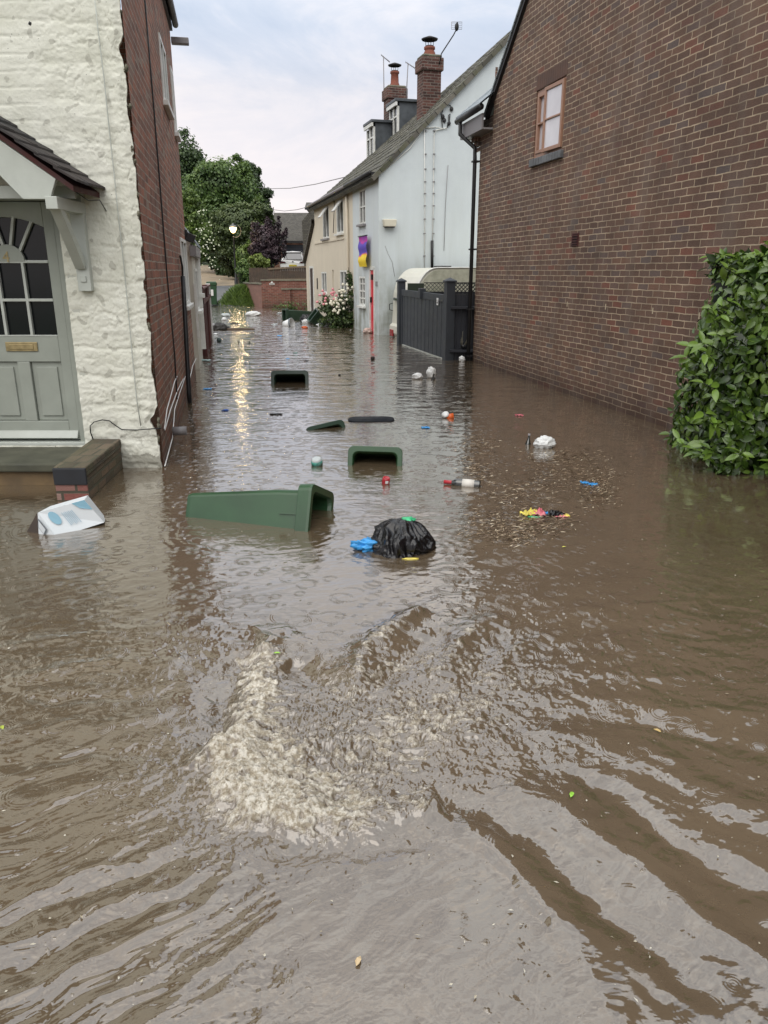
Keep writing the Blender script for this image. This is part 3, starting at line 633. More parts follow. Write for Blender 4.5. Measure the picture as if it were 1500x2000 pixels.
# window
wf = MB(); t = .055; ymid = wy0+(wy1-wy0)*.60; xx = (.015, .085)
for q in ((wy0, wy0+t, wz0, wz1), (wy1-t, wy1, wz0, wz1), (wy0+t, wy1-t, wz0, wz0+t), (wy0+t, wy1-t, wz1-t, wz1), (ymid-.03, ymid+.03, wz0+t, wz1-t)): wf.box(*xx, *q)
for q in ((ymid+.03, ymid+.075, wz0+t, wz1-t), (wy1-t-.045, wy1-t, wz0+t, wz1-t), (ymid+.075, wy1-t-.045, wz0+t, wz0+t+.045), (ymid+.075, wy1-t-.045, wz1-t-.045, wz1-t), (ymid+.075, wy1-t-.045, (wz0+wz1)/2-.012, (wz0+wz1)/2+.012)): wf.box(.0, .06, *q)
wo = wf.build('window', M_['tan_frame'], rb, bevel=.004)
MB().box(.045, .055, wy0+t, wy1-t, wz0+t, wz1-t).build('pane', M_['sky_sheen_glass'], wo)
MB().box(.10, .12, wy0-.05, wy1+.05, wz0-.05, wz1+.05).build('curtain_lining', M_['sky_sheen_glass'], wo)
# open casement hinged at the near side, swung outwards
cw = ymid-wy0-t+.03; ch = wz1-wz0-.06
cf = MB()
for q in ((0, .05, 0, ch), (cw-.05, cw, 0, ch), (.05, cw-.05, 0, .05), (.05, cw-.05, ch-.05, ch), (.05, cw-.05, ch/2-.012, ch/2+.012)): cf.box(-.045, 0, *q)
co = cf.build('casement', M_['tan_frame'], wo, bevel=.004, loc=(.02, wy0+.03, wz0+.03), rot=(0, 0, R(2.5)))
MB().box(-.026, -.018, .05, cw-.05, .05, ch-.05).build('casement_pane', M_['sky_sheen_glass'], co)
sb = MB(); ns = 12
for i in range(ns):
    y = wy0-.06+(wy1-wy0+.12)*i/ns; sb.box(-.05+random.uniform(-.006, .006), .09, y, y+(wy1-wy0+.12)/ns-.008, wz0-.12, wz0-.015)
sb.build('brick_sill', plain('blue_grey_sill_brick', (.14, .15, .16), .6, .35, 6, dirt=(.07, .07, .07), bmp=.4), rb, bevel=.008)
lt = MB(); ns = 14
for i in range(ns):
    y = wy0-.02+(wy1-wy0+.04)*i/ns; lt.box(-.006, .09, y+.004, y+(wy1-wy0+.04)/ns-.004, wz1+.004, wz1+.20)
lt.build('soldier_course', plain('brown_soldier_brick', (.11, .065, .05), .85, .35, 5, bmp=.5), rb, bevel=.003)
v = rb.hit_x(1124, 468); vb = MB(); vb.box(-.012, .01, v.y-.10, v.y+.10, v.z-.085, v.z-.07); vb.box(-.012, .01, v.y-.10, v.y+.10, v.z+.07, v.z+.085)
for s in (-.10, .085): vb.box(-.012, .01, v.y+s, v.y+s+.015, v.z-.07, v.z+.07)
for i in range(4): vb.box(-.02, .004, v.y-.085, v.y+.085, v.z-.06+i*.034, v.z-.04+i*.034)
vo = vb.build('air_vent', M_['wood_dark'], rb); MB().box(-.003, -.001, v.y-.09, v.y+.09, v.z-.08, v.z+.08).build('vent_opening', M_['dark'], vo)
for px, py in ((1108, 594), (1183, 599), (1275, 607), (1366, 617)):
    v = rb.hit_x(px, py); MB().box(-.004, .002, v.y-.008, v.y+.008, v.z-.035, v.z+.035).build('weep_vent', plain('pale_mortar_vent', (.5, .43, .31), .8, .1, 9), rb)
# ================================================================ COTTAGE TERRACE
E0 = Vector((-.14, 21.49, 0)); trz = math.atan(.283)
HE = Frame(None, E0, trz)
yb = HE.hit_x(690, 500).y; yend = HE.hit_x(613.5, 410).y; ze0 = HE.hit_x(739, 336).z; ze1 = HE.hit_x(615, 402).z
ez_ = lambda y: ze0+(ze1-ze0)*y/yend
rn = HE.hit_y(985, 82, 0.0); rx0, rz0 = rn.x, rn.z         # apex region of the near verge
RXn = 4.1; RZn = ze0+(rz0-ze0)*RXn/rx0
pf = at(748, 274, 31.6); pfl = HE.to_local(pf); RXf, RZf = 3.1, pfl.z
def ridge(y): t = y/yend; return RXn+(RXf-RXn)*t, RZn+(RZf-RZn)*t
def roof_z(x, y):
    rx, rz = ridge(y); e = ez_(y); return e+(rz-e)*x/rx
def roof_hit(px, py):
    """sight line against the front roof slope"""
    best = None
    for i in range(4000):
        d = 15+i*.006; w = Vector((0, 0, EYE))+ray(px, py)*d; l = HE.to_local(w)
        if l.x > -.3 and l.z < roof_z(l.x, l.y): return l
    return HE.to_local(Vector((0, 0, EYE))+ray(px, py)*27)
def cottage(name, label, y0, y1, m, holes, gable_near):
    t = thing(name, label, 'cottage', E0, trz); mb = MB()
    solve_holes(mb, lambda u, z, d: (d, u, z), y0, y1, -.5, min(ez_(y0), ez_(y1))-.02, holes, .09)
    mb.quad((0, y0, min(ez_(y0), ez_(y1))-.02), (0, y1, min(ez_(y0), ez_(y1))-.02), (0, y1, ez_(y1)), (0, y0, ez_(y0)))
    if gable_near:
        rx, rz = ridge(y0); mb.add([(0, y0, -.5), (2*rx, y0, -.5), (2*rx, y0, ez_(y0)), (rx, y0, rz), (0, y0, ez_(y0))], [(0, 1, 2, 3, 4)])
    mb.build('wall', m, t); return t
def hole(px0, py0, px1, py1):
    a = HE.hit_x(px0, py0); b = HE.hit_x(px1, py1); zc0 = HE.hit_x((px0+px1)/2, py1).z; zc1 = HE.hit_x((px0+px1)/2, py0).z
    return (min(a.y, b.y), max(a.y, b.y), zc0, zc1)
def cwin(t, h, bars=(), mid=True, open_=None, sill=True, m='white_frame'):
    a, b, c, d = h; f = MB(); k = .055
    for q in ((a, a+k, c, d), (b-k, b, c, d), (a+k, b-k, c, c+k), (a+k, b-k, d-k, d)): f.box(.0, .07, *q)
    if mid: f.box(.005, .06, (a+b)/2-.03, (a+b)/2+.03, c+k, d-k)
    for z in bars: f.box(.01, .055, a+k, b-k, c+(d-c)*z-.018, c+(d-c)*z+.018)
    w = f.build('window', M_[m], t); MB().box(.045, .052, a+k, b-k, c+k, d-k).build('pane', M_['glass'], w)
    if sill: MB().box(-.09, .05, a-.05, b+.05, c-.06, c-.002).build('sill', M_['fascia'] if sill == 2 else M_['white_frame'], w)
    if open_:
        h_ = .42; s = MB(); s.box(-.03, 0, a+k, (a+b)/2, -h_, -h_+.04); s.box(-.03, 0, a+k, (a+b)/2, -.04, 0); s.box(-.03, 0, a+k, a+k+.04, -h_, 0); s.box(-.03, 0, (a+b)/2-.04, (a+b)/2, -h_, 0)
        s.box(-.02, -.012, a+k, (a+b)/2, -h_, 0)
        s.build('open_vent_sash', M_['white_frame'], w, loc=(-.005, 0, d-k), rot=(0, R(38), 0))
    return w
hw1 = hole(701.5, 369, 714, 438); hw2 = hole(701.5, 540, 713.5, 597); hd = hole(722, 526, 731.5, 664); hd = (hd[0], hd[1], -.4, HE.hit_x(727, 524).z)
wc = cottage('white_cottage', 'pale blue white end cottage with coral red front door and blank gable wall', 0, yb, M_['render_white'], [hw1, hw2, hd], True)
cwin(wc, hw1, (.5,), True, None, 2); cwin(wc, hw2, (.25, .5, .75), True)
hm = (hd[0]+hd[1])/2
d_ = MB().box(.02, .06, hd[0]+.05, hd[1]-.05, -.4, hd[3]-.05); 
for z in (.35, 1.0): d_.box(.008, .03, hd[0]+.15, hm-.04, z, z+.42); d_.box(.008, .03, hm+.04, hd[1]-.15, z, z+.42)
dd_ = d_.build('door', M_['red_door'], wc, bevel=.005)
MB().box(-.03, .02, hd[1]-.16, hd[1]-.12, .85, 1.0).build('handle', M_['iron'], dd_); MB().box(-.02, .02, hm-.05, hm+.05, 1.47, 1.62).build('knocker', M_['iron'], dd_)
f = MB(); f.box(-.015, .09, hd[0]-.04, hd[0]+.045, -.4, hd[3]); f.box(-.015, .09, hd[1]-.045, hd[1]+.04, -.4, hd[3]); f.box(-.015, .09, hd[0]-.04, hd[1]+.04, hd[3]-.045, hd[3]+.05); f.build('door_frame', M_['white_frame'], wc)
v = HE.hit_x(735.5, 554); MB().box(-.01, .01, v.y-.10, v.y+.10, v.z-.07, v.z+.06).build('house_plaque', M_['fascia'], wc)
hc = [hole(629.5, 403, 643, 466), hole(656.5, 389, 671, 456), hole(627.5, 531, 638.5, 572), hole(664, 528, 677.5, 580), ]
hp = hole(648.5, 527, 653.5, 640); hp = (hp[0], hp[1], -.4, hp[3]); hf = hole(606, 524, 614, 620); hf = (hf[0], hf[1], -.4, hf[3])
cc = cottage('cream_cottage', 'cream rendered cottage with open upstairs window vents, middle of the terrace', yb, yend, M_['render_cream'], hc+[hp], False)
for h, o_ in ((hc[0], 1), (hc[1], 1), (hc[2], 0), (hc[3], 0)): cwin(cc, h, (), True, o_, 2 if h is hc[0] else True)
MB().box(.08, .10, hp[0], hp[1], hp[2], hp[3]).build('door', M_['white_frame'], cc)
dfr = MB().box(-.02, .03, hf[0]-.15, hf[0], -.4, hf[3]+.08); dfr.box(-.02, .03, hf[1], hf[1]+.12, -.4, hf[3]+.08); dfr.box(-.02, .03, hf[0], hf[1], hf[3], hf[3]+.08); dfr.build('door_frame', M_['white_frame'], cc)
MB().box(-.012, .0, hf[0], hf[1], -.4, hf[3]).build('door', plain('dark_brown_door', (.045, .025, .02), .5, .2, 5), cc)
v = HE.hit_x(620, 554); MB().box(-.01, .01, v.y-.09, v.y+.09, v.z-.2, v.z+.2).build('name_plaque', M_['iron'], cc)
# flared far end
a = HE.hit_x(613, 440); b_ = HE.hit_x(597.5, 514); mb = MB()
mb.add([(0, yend, -.5), (0, b_.y, -.5), (0, b_.y, b_.z), (0, yend, a.z), (3, yend, -.5), (3, b_.y, -.5), (3, b_.y, b_.z), (3, yend, a.z)], [(0, 1, 2, 3), (1, 5, 6, 2), (2, 6, 7, 3)])
mb.add([(0, yend, ze1-3), (2*RXf, yend, ze1-3), (2*RXf, yend, ze1), (RXf, yend, RZf), (0, yend, ze1)], [(0, 1, 2, 3, 4)]); mb.build('flared_end_wall', M_['render_cream'], cc)
mb = MB(); mb.add([(-.12, yend, a.z+.06), (-.12, b_.y+.1, b_.z-.02), (3, b_.y+.1, b_.z-.02), (3, yend, a.z+.06), (-.12, yend, a.z+.2), (-.12, b_.y+.1, b_.z+.12), (3, b_.y+.1, b_.z+.12), (3, yend, a.z+.2)], [(0, 1, 5, 4), (4, 5, 6, 7), (1, 2, 6, 5), (3, 2, 1, 0)]); mb.build('catslide_roof', M_['plain_tile'], cc)
zs_ = HE.hit_x(640, 461).z
MB().box(-.03, 0, yb+1.2, yend, HE.hit_x(640, 471).z-.03, HE.hit_x(640, 471).z+.03).build('string_course', M_['render_cream'], cc)
# roofs
for t, y0, y1, nm in ((wc, 0, yb, 0), (cc, yb, yend, 1)):
    ya = y0-(.10 if nm == 0 else 0); yz = y1+(.12 if nm else 0); mb = MB(); ns = 6; nx_ = 10
    def P(x, y):
        rx, rz = ridge(max(0, min(yend, y))); yy = max(0, min(yend, y)); sag = -.05*math.sin(math.pi*min(1, max(0, x/rx)))*math.sin(y*.7)
        return Vector((x, y, ez_(yy)+(rz-ez_(yy))*x/rx+.05+sag*.6))
    vs = []; cols = 14
    for i in range(cols+1):
        y = ya+(yz-ya)*i/cols; rx, rz = ridge(max(0, min(yend, y)))
        for j in range(nx_+1): vs.append(P(-.22+(rx+.22)*j/nx_, y)+Vector((0, 0, .012*mnoise.noise((j*1.7, y*1.3, 2)))))
        vs.append(Vector((2*rx+.2, y, ez_(max(0, min(yend, y))))))
    w = nx_+2; fs = [(i*w+j, i*w+j+1, (i+1)*w+j+1, (i+1)*w+j) for i in range(cols) for j in range(nx_+1)]
    mb.add(vs, fs)
    o = mb.build('roof', M_['stone_roof'], t, solid=.10)
    # ragged stone-tile courses along the eave and verge
    rg = MB()
    for k in range(int((yz-ya)/.28)):
        for j in range(14 if True else 1):
            y = ya+.28*k+.14*(j % 2); rx, rz = ridge(max(0, min(yend, y))); x = -.2+j*rx/14
            if y+.26 > yz: continue
            p = P(x, y); q = P(x+rx/14+.05, y); th = .035+random.random()*.02
            rg.add([p, p+Vector((0, .26, 0)), q+Vector((0, .26, 0)), q, p+Vector((0, 0, th)), p+Vector((0, .26, th)), q+Vector((0, .26, .01)), q+Vector((0, 0, .01))], [(4, 7, 6, 5), (0, 4, 5, 1), (0, 3, 7, 4), (1, 5, 6, 2), (2, 6, 7, 3)])
    rg.build('stone_tiles', M_['stone_roof'], o)
    gp = [(-.24, y0+(y1-y0)*s, ez_(y0+(y1-y0)*s)-.02) for s in (0, .5, 1)]
    MB().tube(gp, .05, 8).build('gutter', M_['iron'] if nm == 0 else M_['fascia'], t)
    MB().box(-.19, .0, y0, y1, 0, 0) and None
    s = MB(); s.add([(-.2, y0, ez_(y0)-.12), (-.2, y1, ez_(y1)-.12), (0, y1, ez_(y1)-.12), (0, y0, ez_(y0)-.12), (-.2, y0, ez_(y0)), (-.2, y1, ez_(y1)), (0, y1, ez_(y1)), (0, y0, ez_(y0))], [(0, 1, 2, 3), (0, 4, 5, 1), (3, 7, 4, 0)]); s.build('eave_board', M_['iron'], t)
def facade_tube(t, pts, r, name, m, x=-.06): MB().tube([(x, *HE.hit_x(px, py, x).yz) for px, py in pts], r, 8).build(name, m, t)
facade_tube(cc, [(676, 368), (679, 480), (680, 600), (681, 640)], .04, 'downpipe', M_['render_cream']); facade_tube(cc, [(652, 384), (653, 400), (651, 455)], .012, 'cable', M_['iron'])
# gable details (on local plane y=0, proud of it towards the camera)
def gb(px, py, y=-.03): return HE.hit_y(px, py, y)
MB().tube([gb(829, 523), gb(830, 400), gb(829, 252), gb(828, 250), gb(800, 290), gb(745, 338)], .014, 6).build('white_conduit', M_['white_frame'], wc)
MB().tube([gb(829, 250), gb(850, 248), gb(868, 251)], .012, 6).build('white_conduit', M_['white_frame'], wc)
MB().tube([gb(845, 470), gb(846, 400), gb(848, 262), gb(852, 254), gb(862, 252), gb(873, 250)], .014, 6).build('white_conduit', M_['white_frame'], wc)
MB().tube([gb(844, 524), gb(844, 470)], .04, 8).build('soil_pipe', M_['iron'], wc)
MB().tube([gb(864, 250), gb(862, 225), gb(866, 210), gb(872, 204), gb(880, 206), gb(882, 214)], .012, 6).build('cable', M_['iron'], wc)
MB().tube([gb(873, 250), gb(877, 240), gb(876, 225), gb(879, 222), gb(878, 235), gb(874, 245)], .012, 6).build('cable', M_['iron'], wc)
for q in ((865, 228), (868, 235), (882, 213), (877, 241)): MB().blob(gb(*q), (.05, .03, .06), 2, .1).build('cable_cleat', M_['iron'], wc)
MB().tube([gb(875, 322), gb(870, 400), gb(867, 490)], .008, 5).build('cable', M_['fascia'], wc)
cl = MB()
for py in (255, 301, 330, 355, 378, 402, 428, 456, 500):
    for px in (830, 847): c = gb(px-(py-400)*.01, py); MB().box(c.x-.026, c.x+.026, c.y-.03, c.y+.03, c.z-.012, c.z+.012).build('pipe_clip', M_['fascia'], wc)
c0 = gb(748, 428, -.1); c1 = gb(774.5, 443, -.1); ab = MB(); n_ = 8
ab.prism([(c0.x+(c1.x-c0.x)*i/n_, c0.z-.0) for i in range(n_+1)]+[(c1.x-.03, c1.z)]+[(c0.x+.03, c1.z)], 'y', -.16, -.0)
ao = ab.build('alarm_box', plain('cream_plastic', (.6, .57, .46), .5, .05, 8), wc, bevel=.02); MB().box(c0.x+.06, c1.x-.06, -.15, -.02, c1.z-.02, c1.z+.002).build('vent_slot', M_['dark'], ao)
# crack line
MB().tube([gb(752, 480, -.004), gb(758, 496, -.004), gb(766, 512, -.004), gb(771, 540, -.004)], .005, 4).build('render_crack', M_['fascia'], wc)
# dormers
def dormer(name_label, fl, tl_, fr_px, cheek_px, depth, t):
    b0 = roof_hit(*fl); w_ = .92
    # front face stands parallel to the facade at local x=b0.x; far edge at b0.y, near edge b0.y-w
    x = b0.x; yf = b0.y; zt = HE.hit_x(tl_[0], tl_[1], x).z
    yn = HE.hit_x(fr_px, tl_[1]+4, x).y
    f = MB(); yn, yf = min(yn, yf), max(yn, yf); zb = roof_z(x, yn)-.05
    if yf-yn < .7: yn = yf-.95
    d = MB(); d.box(x+.05, x+1.9, yn, yf, zb-.2, zt-.06); o = d.build('dormer_cheeks', M_['lead'], t)
    MB().box(x-.12, x+2.0, yn-.1, yf+.1, zt-.055, zt+.03).build('dormer_roof', M_['lead'], o, bevel=.01)
    MB().box(x-.10, x-.04, yn-.08, yf+.08, zt-.18, zt-.06).build('dormer_fascia', M_['white_frame'], o)
    fr = MB(); k = .08
    for q in ((yn, yn+k, zb, zt-.18), (yf-k, yf, zb, zt-.18), (yn, yf, zb, zb+.12), ((yn+yf)/2-.04, (yn+yf)/2+.04, zb, zt-.18)): fr.box(x-.02, x+.05, *q)
    fr.box(x-.02, x+.049, yn+k, yf-k, zb+(zt-zb)*.55, zb+(zt-zb)*.55+.05); fr.build('dormer_window', M_['white_frame'], o)
    MB().box(x+.02, x+.03, yn+k, yf-k, zb+.1, zt-.18).build('pane', M_['glass'], o)
dormer('', (717, 309), (715, 246), 730, 752, 0, cc)
dormer('', (761, 277), (760, 207), 777, 816, 0, cc)
# chimneys
def chimney(px, pyt, w, pyb, Y, t, potc, px_pot, py_pot0, py_pot1, cowl):
    base = HE.to_local(at(px, pyb, Y)); top = HE.to_local(at(px, pyt, Y)); x, y = base.x, base.y; h = w/2
    zb = min(base.z, 10)-.8
    o = MB().box(x-h, x+h, y-h, y+h, zb, top.z-.42).build('chimney', M_['brick_chimney'], t)
    c = MB(); c.box(x-h-.06, x+h+.06, y-h-.06, y+h+.06, top.z-.42, top.z-.08); c.build('corbelled_head', M_['brick_chimney'], o, bevel=.03)
    MB().box(x-h-.02, x+h+.02, y-h-.02, y+h+.02, top.z-.08, top.z).build('flaunching', M_['mortar_stone'], o, bevel=.04)
    pz0 = top.z-.02; pz1 = HE.to_local(at(px_pot, py_pot1, Y)).z; r = .15
    MB().lathe([(r*1.15, pz0), (r*1.1, pz0+.1), (r*.95, pz0+.14), (r*.85, pz1-.08), (r*1.05, pz1-.06), (r*1.05, pz1), (r*.7, pz1), (r*.7, pz0+.1)], 18, None, (x, y, 0)).build('chimney_pot', M_['terracotta'], o)
    k = MB(); k.lathe([(.22, pz1+.17), (.24, pz1+.2), (.05, pz1+.27), (0, pz1+.27)], 16, None, (x, y, 0))
    for a in range(4): k.tube([(x+.11*math.cos(a*1.57), y+.11*math.sin(a*1.57), pz1-.02), (x+.12*math.cos(a*1.57), y+.12*math.sin(a*1.57), pz1+.19)], .009, 5)
    k.lathe([(.12, pz1-.02), (.12, pz1+.03)], 16, None, (x, y, 0)); k.build('cowl', M_['iron'], o)
    MB().prism([(x-h-.12, top.z-2.6), (x-h-.12, top.z-2.35), (x+h+.1, top.z-1.7), (x+h+.1, top.z-2.6)], 'y', y-h-.03, y+h+.03).build('flashing', M_['lead'], o)
    return HE.to_world((x, y, top.z))
ch1 = chimney(837, 110, .54, 215, 24.4, wc, 0, 838, 108, 92, 1)
ch2 = chimney(770.5, 170, .62, 262, 29.5, cc, 0, 773, 165, 140, 1)
def aerial(name, label, pts, Y, head, kind, g='television aerials on the chimneys'):
    P0 = at(*pts[0], Y); t = thing(name, label, 'aerial', P0, 0, g); W = [at(*p, Y)-P0 for p in pts]
    MB().tube(W, .018, 6).build('mast', M_['fascia'] if kind != 1 else M_['iron'], t); h = W[-1]
    if kind == 1:
        a = at(head[0], head[1], Y)-P0; b = at(head[2], head[3], Y)-P0; m = MB(); c = [(a.x, 0, a.z), (b.x, 0, a.z), (b.x, 0, b.z), (a.x, 0, b.z), (a.x, 0, a.z)]
        m.tube(c, .008, 5); mid = (a.x+b.x)/2
        for i in range(1, 4): z = a.z+(b.z-a.z)*i/4; m.tube([(a.x, 0, z), (b.x, 0, z)], .004, 4)
        m.build('reflector', M_['fascia'], t); m = MB(); m.tube([(mid, -.3, (a.z+b.z)/2), (mid, .1, (a.z+b.z)/2)], .012, 5); m.blob((mid, -.03, (a.z+b.z)/2-.04), (.06, .06, .11), 2, .1); m.build('dipole', M_['iron'], t)
    else:
        a = h+Vector((-.08, 0, .04)); b = at(head[0], head[1], Y)-P0; m = MB(); m.tube([a, b], .014, 5)
        for i in range(8): p = a.lerp(b, i/7); m.tube([p+Vector((0, -.14, .0)), p+Vector((0, .14, 0))], .005, 4)
        m.build('boom', M_['fascia'], t)
aerial('tv_aerial', 'square mesh aerial on a cranked mast on the nearest chimney', [(858, 126), (862, 105), (886, 68), (891, 58)], 24.1, (882, 43, 902, 57), 1)
aerial('tv_aerial', 'tall thin aerial mast behind the farther chimney, leftmost of the three', [(751, 265), (750, 180), (749, 110)], 30.0, (761, 121), 2)
aerial('tv_aerial', 'small aerial between the two chimneys, middle mast of the three', [(793, 205), (795, 160), (797, 124)], 28.8, (813, 135), 2)
# banner
b0 = HE.hit_x(700, 463, -.12); b1 = HE.hit_x(717, 520, -.12); bn = thing('wall_banner', 'purple and yellow cloth banner hanging on the pale cottage above its downstairs window', 'banner', HE.to_world((-.12, b0.y, 0)), trz)
mb = MB(); nb_ = 14; wd = b0.y-b1.y; zt_, zb_ = b0.z, HE.hit_x(708, 521, -.12).z
vs = [(.03*math.sin(j*1.3)*(i/nb_)+.02*math.sin(i), -wd*j/8, zt_+(zb_-zt_)*i/nb_) for i in range(nb_+1) for j in range(9)]
mb.add(vs, [(i*9+j, i*9+j+1, (i+1)*9+j+1, (i+1)*9+j) for i in range(nb_) for j in range(8)], True)
m, nt, b = mat('banner_cloth'); uv = N(nt, 'UVMap').outputs[0]; se = N(nt, 'SeparateXYZ'); L(nt, uv, se.inputs[0]); f, fc = noise(nt, uv, 2.2, 2)
zz = mth(nt, 'ADD', mth(nt, 'DIVIDE', mth(nt, 'SUBTRACT', se.outputs[1], zb_), zt_-zb_), mth(nt, 'MULTIPLY', mth(nt, 'SUBTRACT', f, .5), .5))
c = ramp(nt, zz, [(0, (.75, .55, .02)), (.34, (.80, .60, .05)), (.38, (.80, .20, .08)), (.44, (.12, .08, .50)), (.75, (.10, .06, .42)), (.8, (.45, .03, .28)), (1, (.30, .06, .40))], 'LINEAR'); L(nt, c, b.inputs['Base Color']); b.inputs['Roughness'].default_value = .7
mb.build('cloth', m, bn); MB().tube([(0, .03, zt_+.01), (0, -wd-.03, zt_+.01)], .015, 6).build('banner_pole', M_['iron'], bn)
# ================================================================ gate, posts and side panel
G1 = ground(783, 672); G2 = ground(872, 703); gd = (G2-G1); gl = gd.length; grz = math.atan2(gd.y, gd.x)
gt = thing('timber_gate', 'anthracite grey vertical boarded driveway gate between two square posts', 'gate', (G1.x, G1.y, 0), grz)
x0g = .13; x1g = gl-.10; ztop = gt.to_local(on_line(795, 566, G1, G2)).z; zt2_ = gt.to_local(on_line(862, 571, G1, G2)).z
n = 22; bm_ = MB()
for i in range(n):
    xa = x0g+.09+(x1g-x0g-.18)*i/n; xb = x0g+.09+(x1g-x0g-.18)*(i+1)/n; bm_.box(xa+.004, xb-.004, -.02+.004*(i % 2), .01, .02, ztop-.13)
bm_.build('boards', M_['antracite'], gt)
fr = MB(); fr.box(x0g, x0g+.09, -.035, .02, .0, ztop); fr.box(x1g-.09, x1g, -.035, .02, .0, ztop-.03); fr.prism([(x0g+.09, ztop-.14), (x1g-.09, ztop-.17), (x1g-.09, ztop-.03), (x0g+.09, ztop-.0)], 'y', -.036, .02)
fr.box(x0g+.09, x1g-.09, .012, .04, .4, .5); fr.build('gate_frame', M_['antracite'], gt, bevel=.004)
MB().box(x0g, x1g, -.03, .0, -.05, .018).build('bottom_edge', M_['sage_pale'], gt)
lx_ = gt.to_local(on_line(826, 564, G1, G2)).x; lo = MB().box(lx_-.07, lx_+.07, -.09, .05, ztop-.16, ztop+.06).build('latch', M_['antracite'], gt, bevel=.01); MB().box(lx_-.16, lx_-.05, -.02, .06, ztop-.03, ztop+.06).build('latch_block', plain('orange_brown_wood', (.22, .08, .03), .6, .2, 9), lo, bevel=.02)
sx = gt.to_local(on_line(858.5, 588, G1, G2)); m_st = plain('white_sticker', (.75, .76, .76), .4, .03, 9)
for k, (a, b_) in enumerate(((582, 587.5), (588.5, 596))):
    za = on_line(858.5, a, G1, G2).z; zb_ = on_line(858.5, b_, G1, G2).z; MB().box(sx.x-.075, sx.x+.035, -.042, -.037, zb_, za).build('notice', m_st, gt)
MB().box(sx.x-.045, sx.x+.01, -.0445, -.043, on_line(858.5, 592.6, G1, G2).z, on_line(858.5, 589.8, G1, G2).z).build('notice_symbol', M_['iron'], gt)
def gate_post(p, label, w=.2, h=None):
    t = thing('gate_post', label, 'post', (p.x, p.y, 0), grz+.0, 'square gate posts'); MB().box(-w/2, w/2, -w/2, w/2, -.4, h-.03).build('shaft', M_['antracite'], t, bevel=.008)
    c = MB(); k = w/2+.02; c.add([(-k, -k, h-.03), (k, -k, h-.03), (k, k, h-.03), (-k, k, h-.03), (-k, -k, h), (k, -k, h), (k, k, h), (-k, k, h), (0, 0, h+.06)], [(0, 3, 2, 1), (0, 1, 5, 4), (1, 2, 6, 5), (2, 3, 7, 6), (3, 0, 4, 7), (4, 5, 8), (5, 6, 8), (6, 7, 8), (7, 4, 8)]); c.build('cap', M_['antracite'], t)
gate_post(G1, 'square dark gate post nearest the caravan tail light', .17, at(783, 548, G1.y).z); gate_post(G2+Vector((.03, 0, 0)), 'square dark gate post carrying the side panel next to the brick building', .18, at(876, 548, G2.y).z)
sp_ = thing('side_panel', 'near black timber side panel with two plank shelves and lattice top, beside the downpipe', 'fence panel', (G2.x+.1, G2.y+.02, 0)); W_ = A.x-G2.x-.02
zt3 = at(895, 577, G2.y).z
mb = MB()
for i in range(5): mb.box(W_*i/5+.003, W_*(i+1)/5-.003, .0, .03, -.4, zt3)
mb.build('boards', M_['antdark'], sp_)
def lattice(mb, x0, x1, z0, z1, y, s=.075):
    mb.box(x0, x1, y-.01, y+.02, z1-.02, z1); mb.box(x0, x1, y-.01, y+.02, z0, z0+.02); hh = z1-z0
    k = x0-hh
    while k < x1:
        for sg in (0, 1):
            xa, xb = k, k+hh; za, zb = (z0, z1) if sg == 0 else (z1, z0)
            ca = max(xa, x0); cb_ = min(xb, x1)
            if cb_ > ca:
                f = lambda q: za+(zb-za)*(q-xa)/(xb-xa); w = .009; mb.prism([(ca, f(ca)-w), (cb_, f(cb_)-w), (cb_, f(cb_)+w), (ca, f(ca)+w)], 'y', y+.004*sg, y+.008+.004*sg)
        k += s
mb = MB(); lattice(mb, .02, W_, zt3, at(895, 552, G2.y).z, .01); mb.build('lattice', M_['iron'], sp_)
for py in (600, 684):
    z = at(890, py, G2.y).z; MB().box(-.05, W_+.02, -.16, .0, z-.03, z+.02).build('shelf', M_['antdark'], sp_, bevel=.005)
tw = thing('dead_twigs', 'dead twigs in a pot on the lower shelf of the side panel', 'plant', (at(905, 682, G2.y-.06).x, G2.y-.06, at(905, 682, G2.y-.06).z+.02)); mb = MB(); r_ = random.Random(4)
for i in range(9): a = r_.uniform(-.5, .5); mb.tube([(0, 0, 0), (a*.12, r_.uniform(-.05, .05), .08), (a*.2+.03, r_.uniform(-.05, .05), r_.uniform(.12, .22) if i else .33)], .004, 4)
mb.build('twigs', M_['mortar_stone'], tw); MB().lathe([(0, 0), (.04, 0), (.055, .07), (.05, .07), (.04, .02), (0, .02)], 12).build('pot', M_['iron'], tw)
ls = thing('lattice_fence', 'dark fence with lattice strip behind the gate and in front of the caravan', 'fence', (.55, 18.3, 0)); p0 = at(806, 560, 18.3); p1 = at(868, 560, 17.6)
mb = MB(); zz0, zz1 = at(840, 572, 17.9).z, at(840, 552, 17.9).z; lattice(mb, at(828, 560, 18.3).x-.55, 2.2, zz0, zz1, 0, .09); mb.build('lattice', M_['iron'], ls)
MB().box(at(796, 560, 18.3).x-.55, at(828, 560, 18.3).x-.55, -.01, .02, zz0-.3, zz1-.02).build('ivy_panel', plain('dark_green_board', (.02, .03, .018), .8, .4, 14), ls); MB().box(-.0, 2.2, 0, .03, -.4, zz0).build('boards', M_['antdark'], ls)
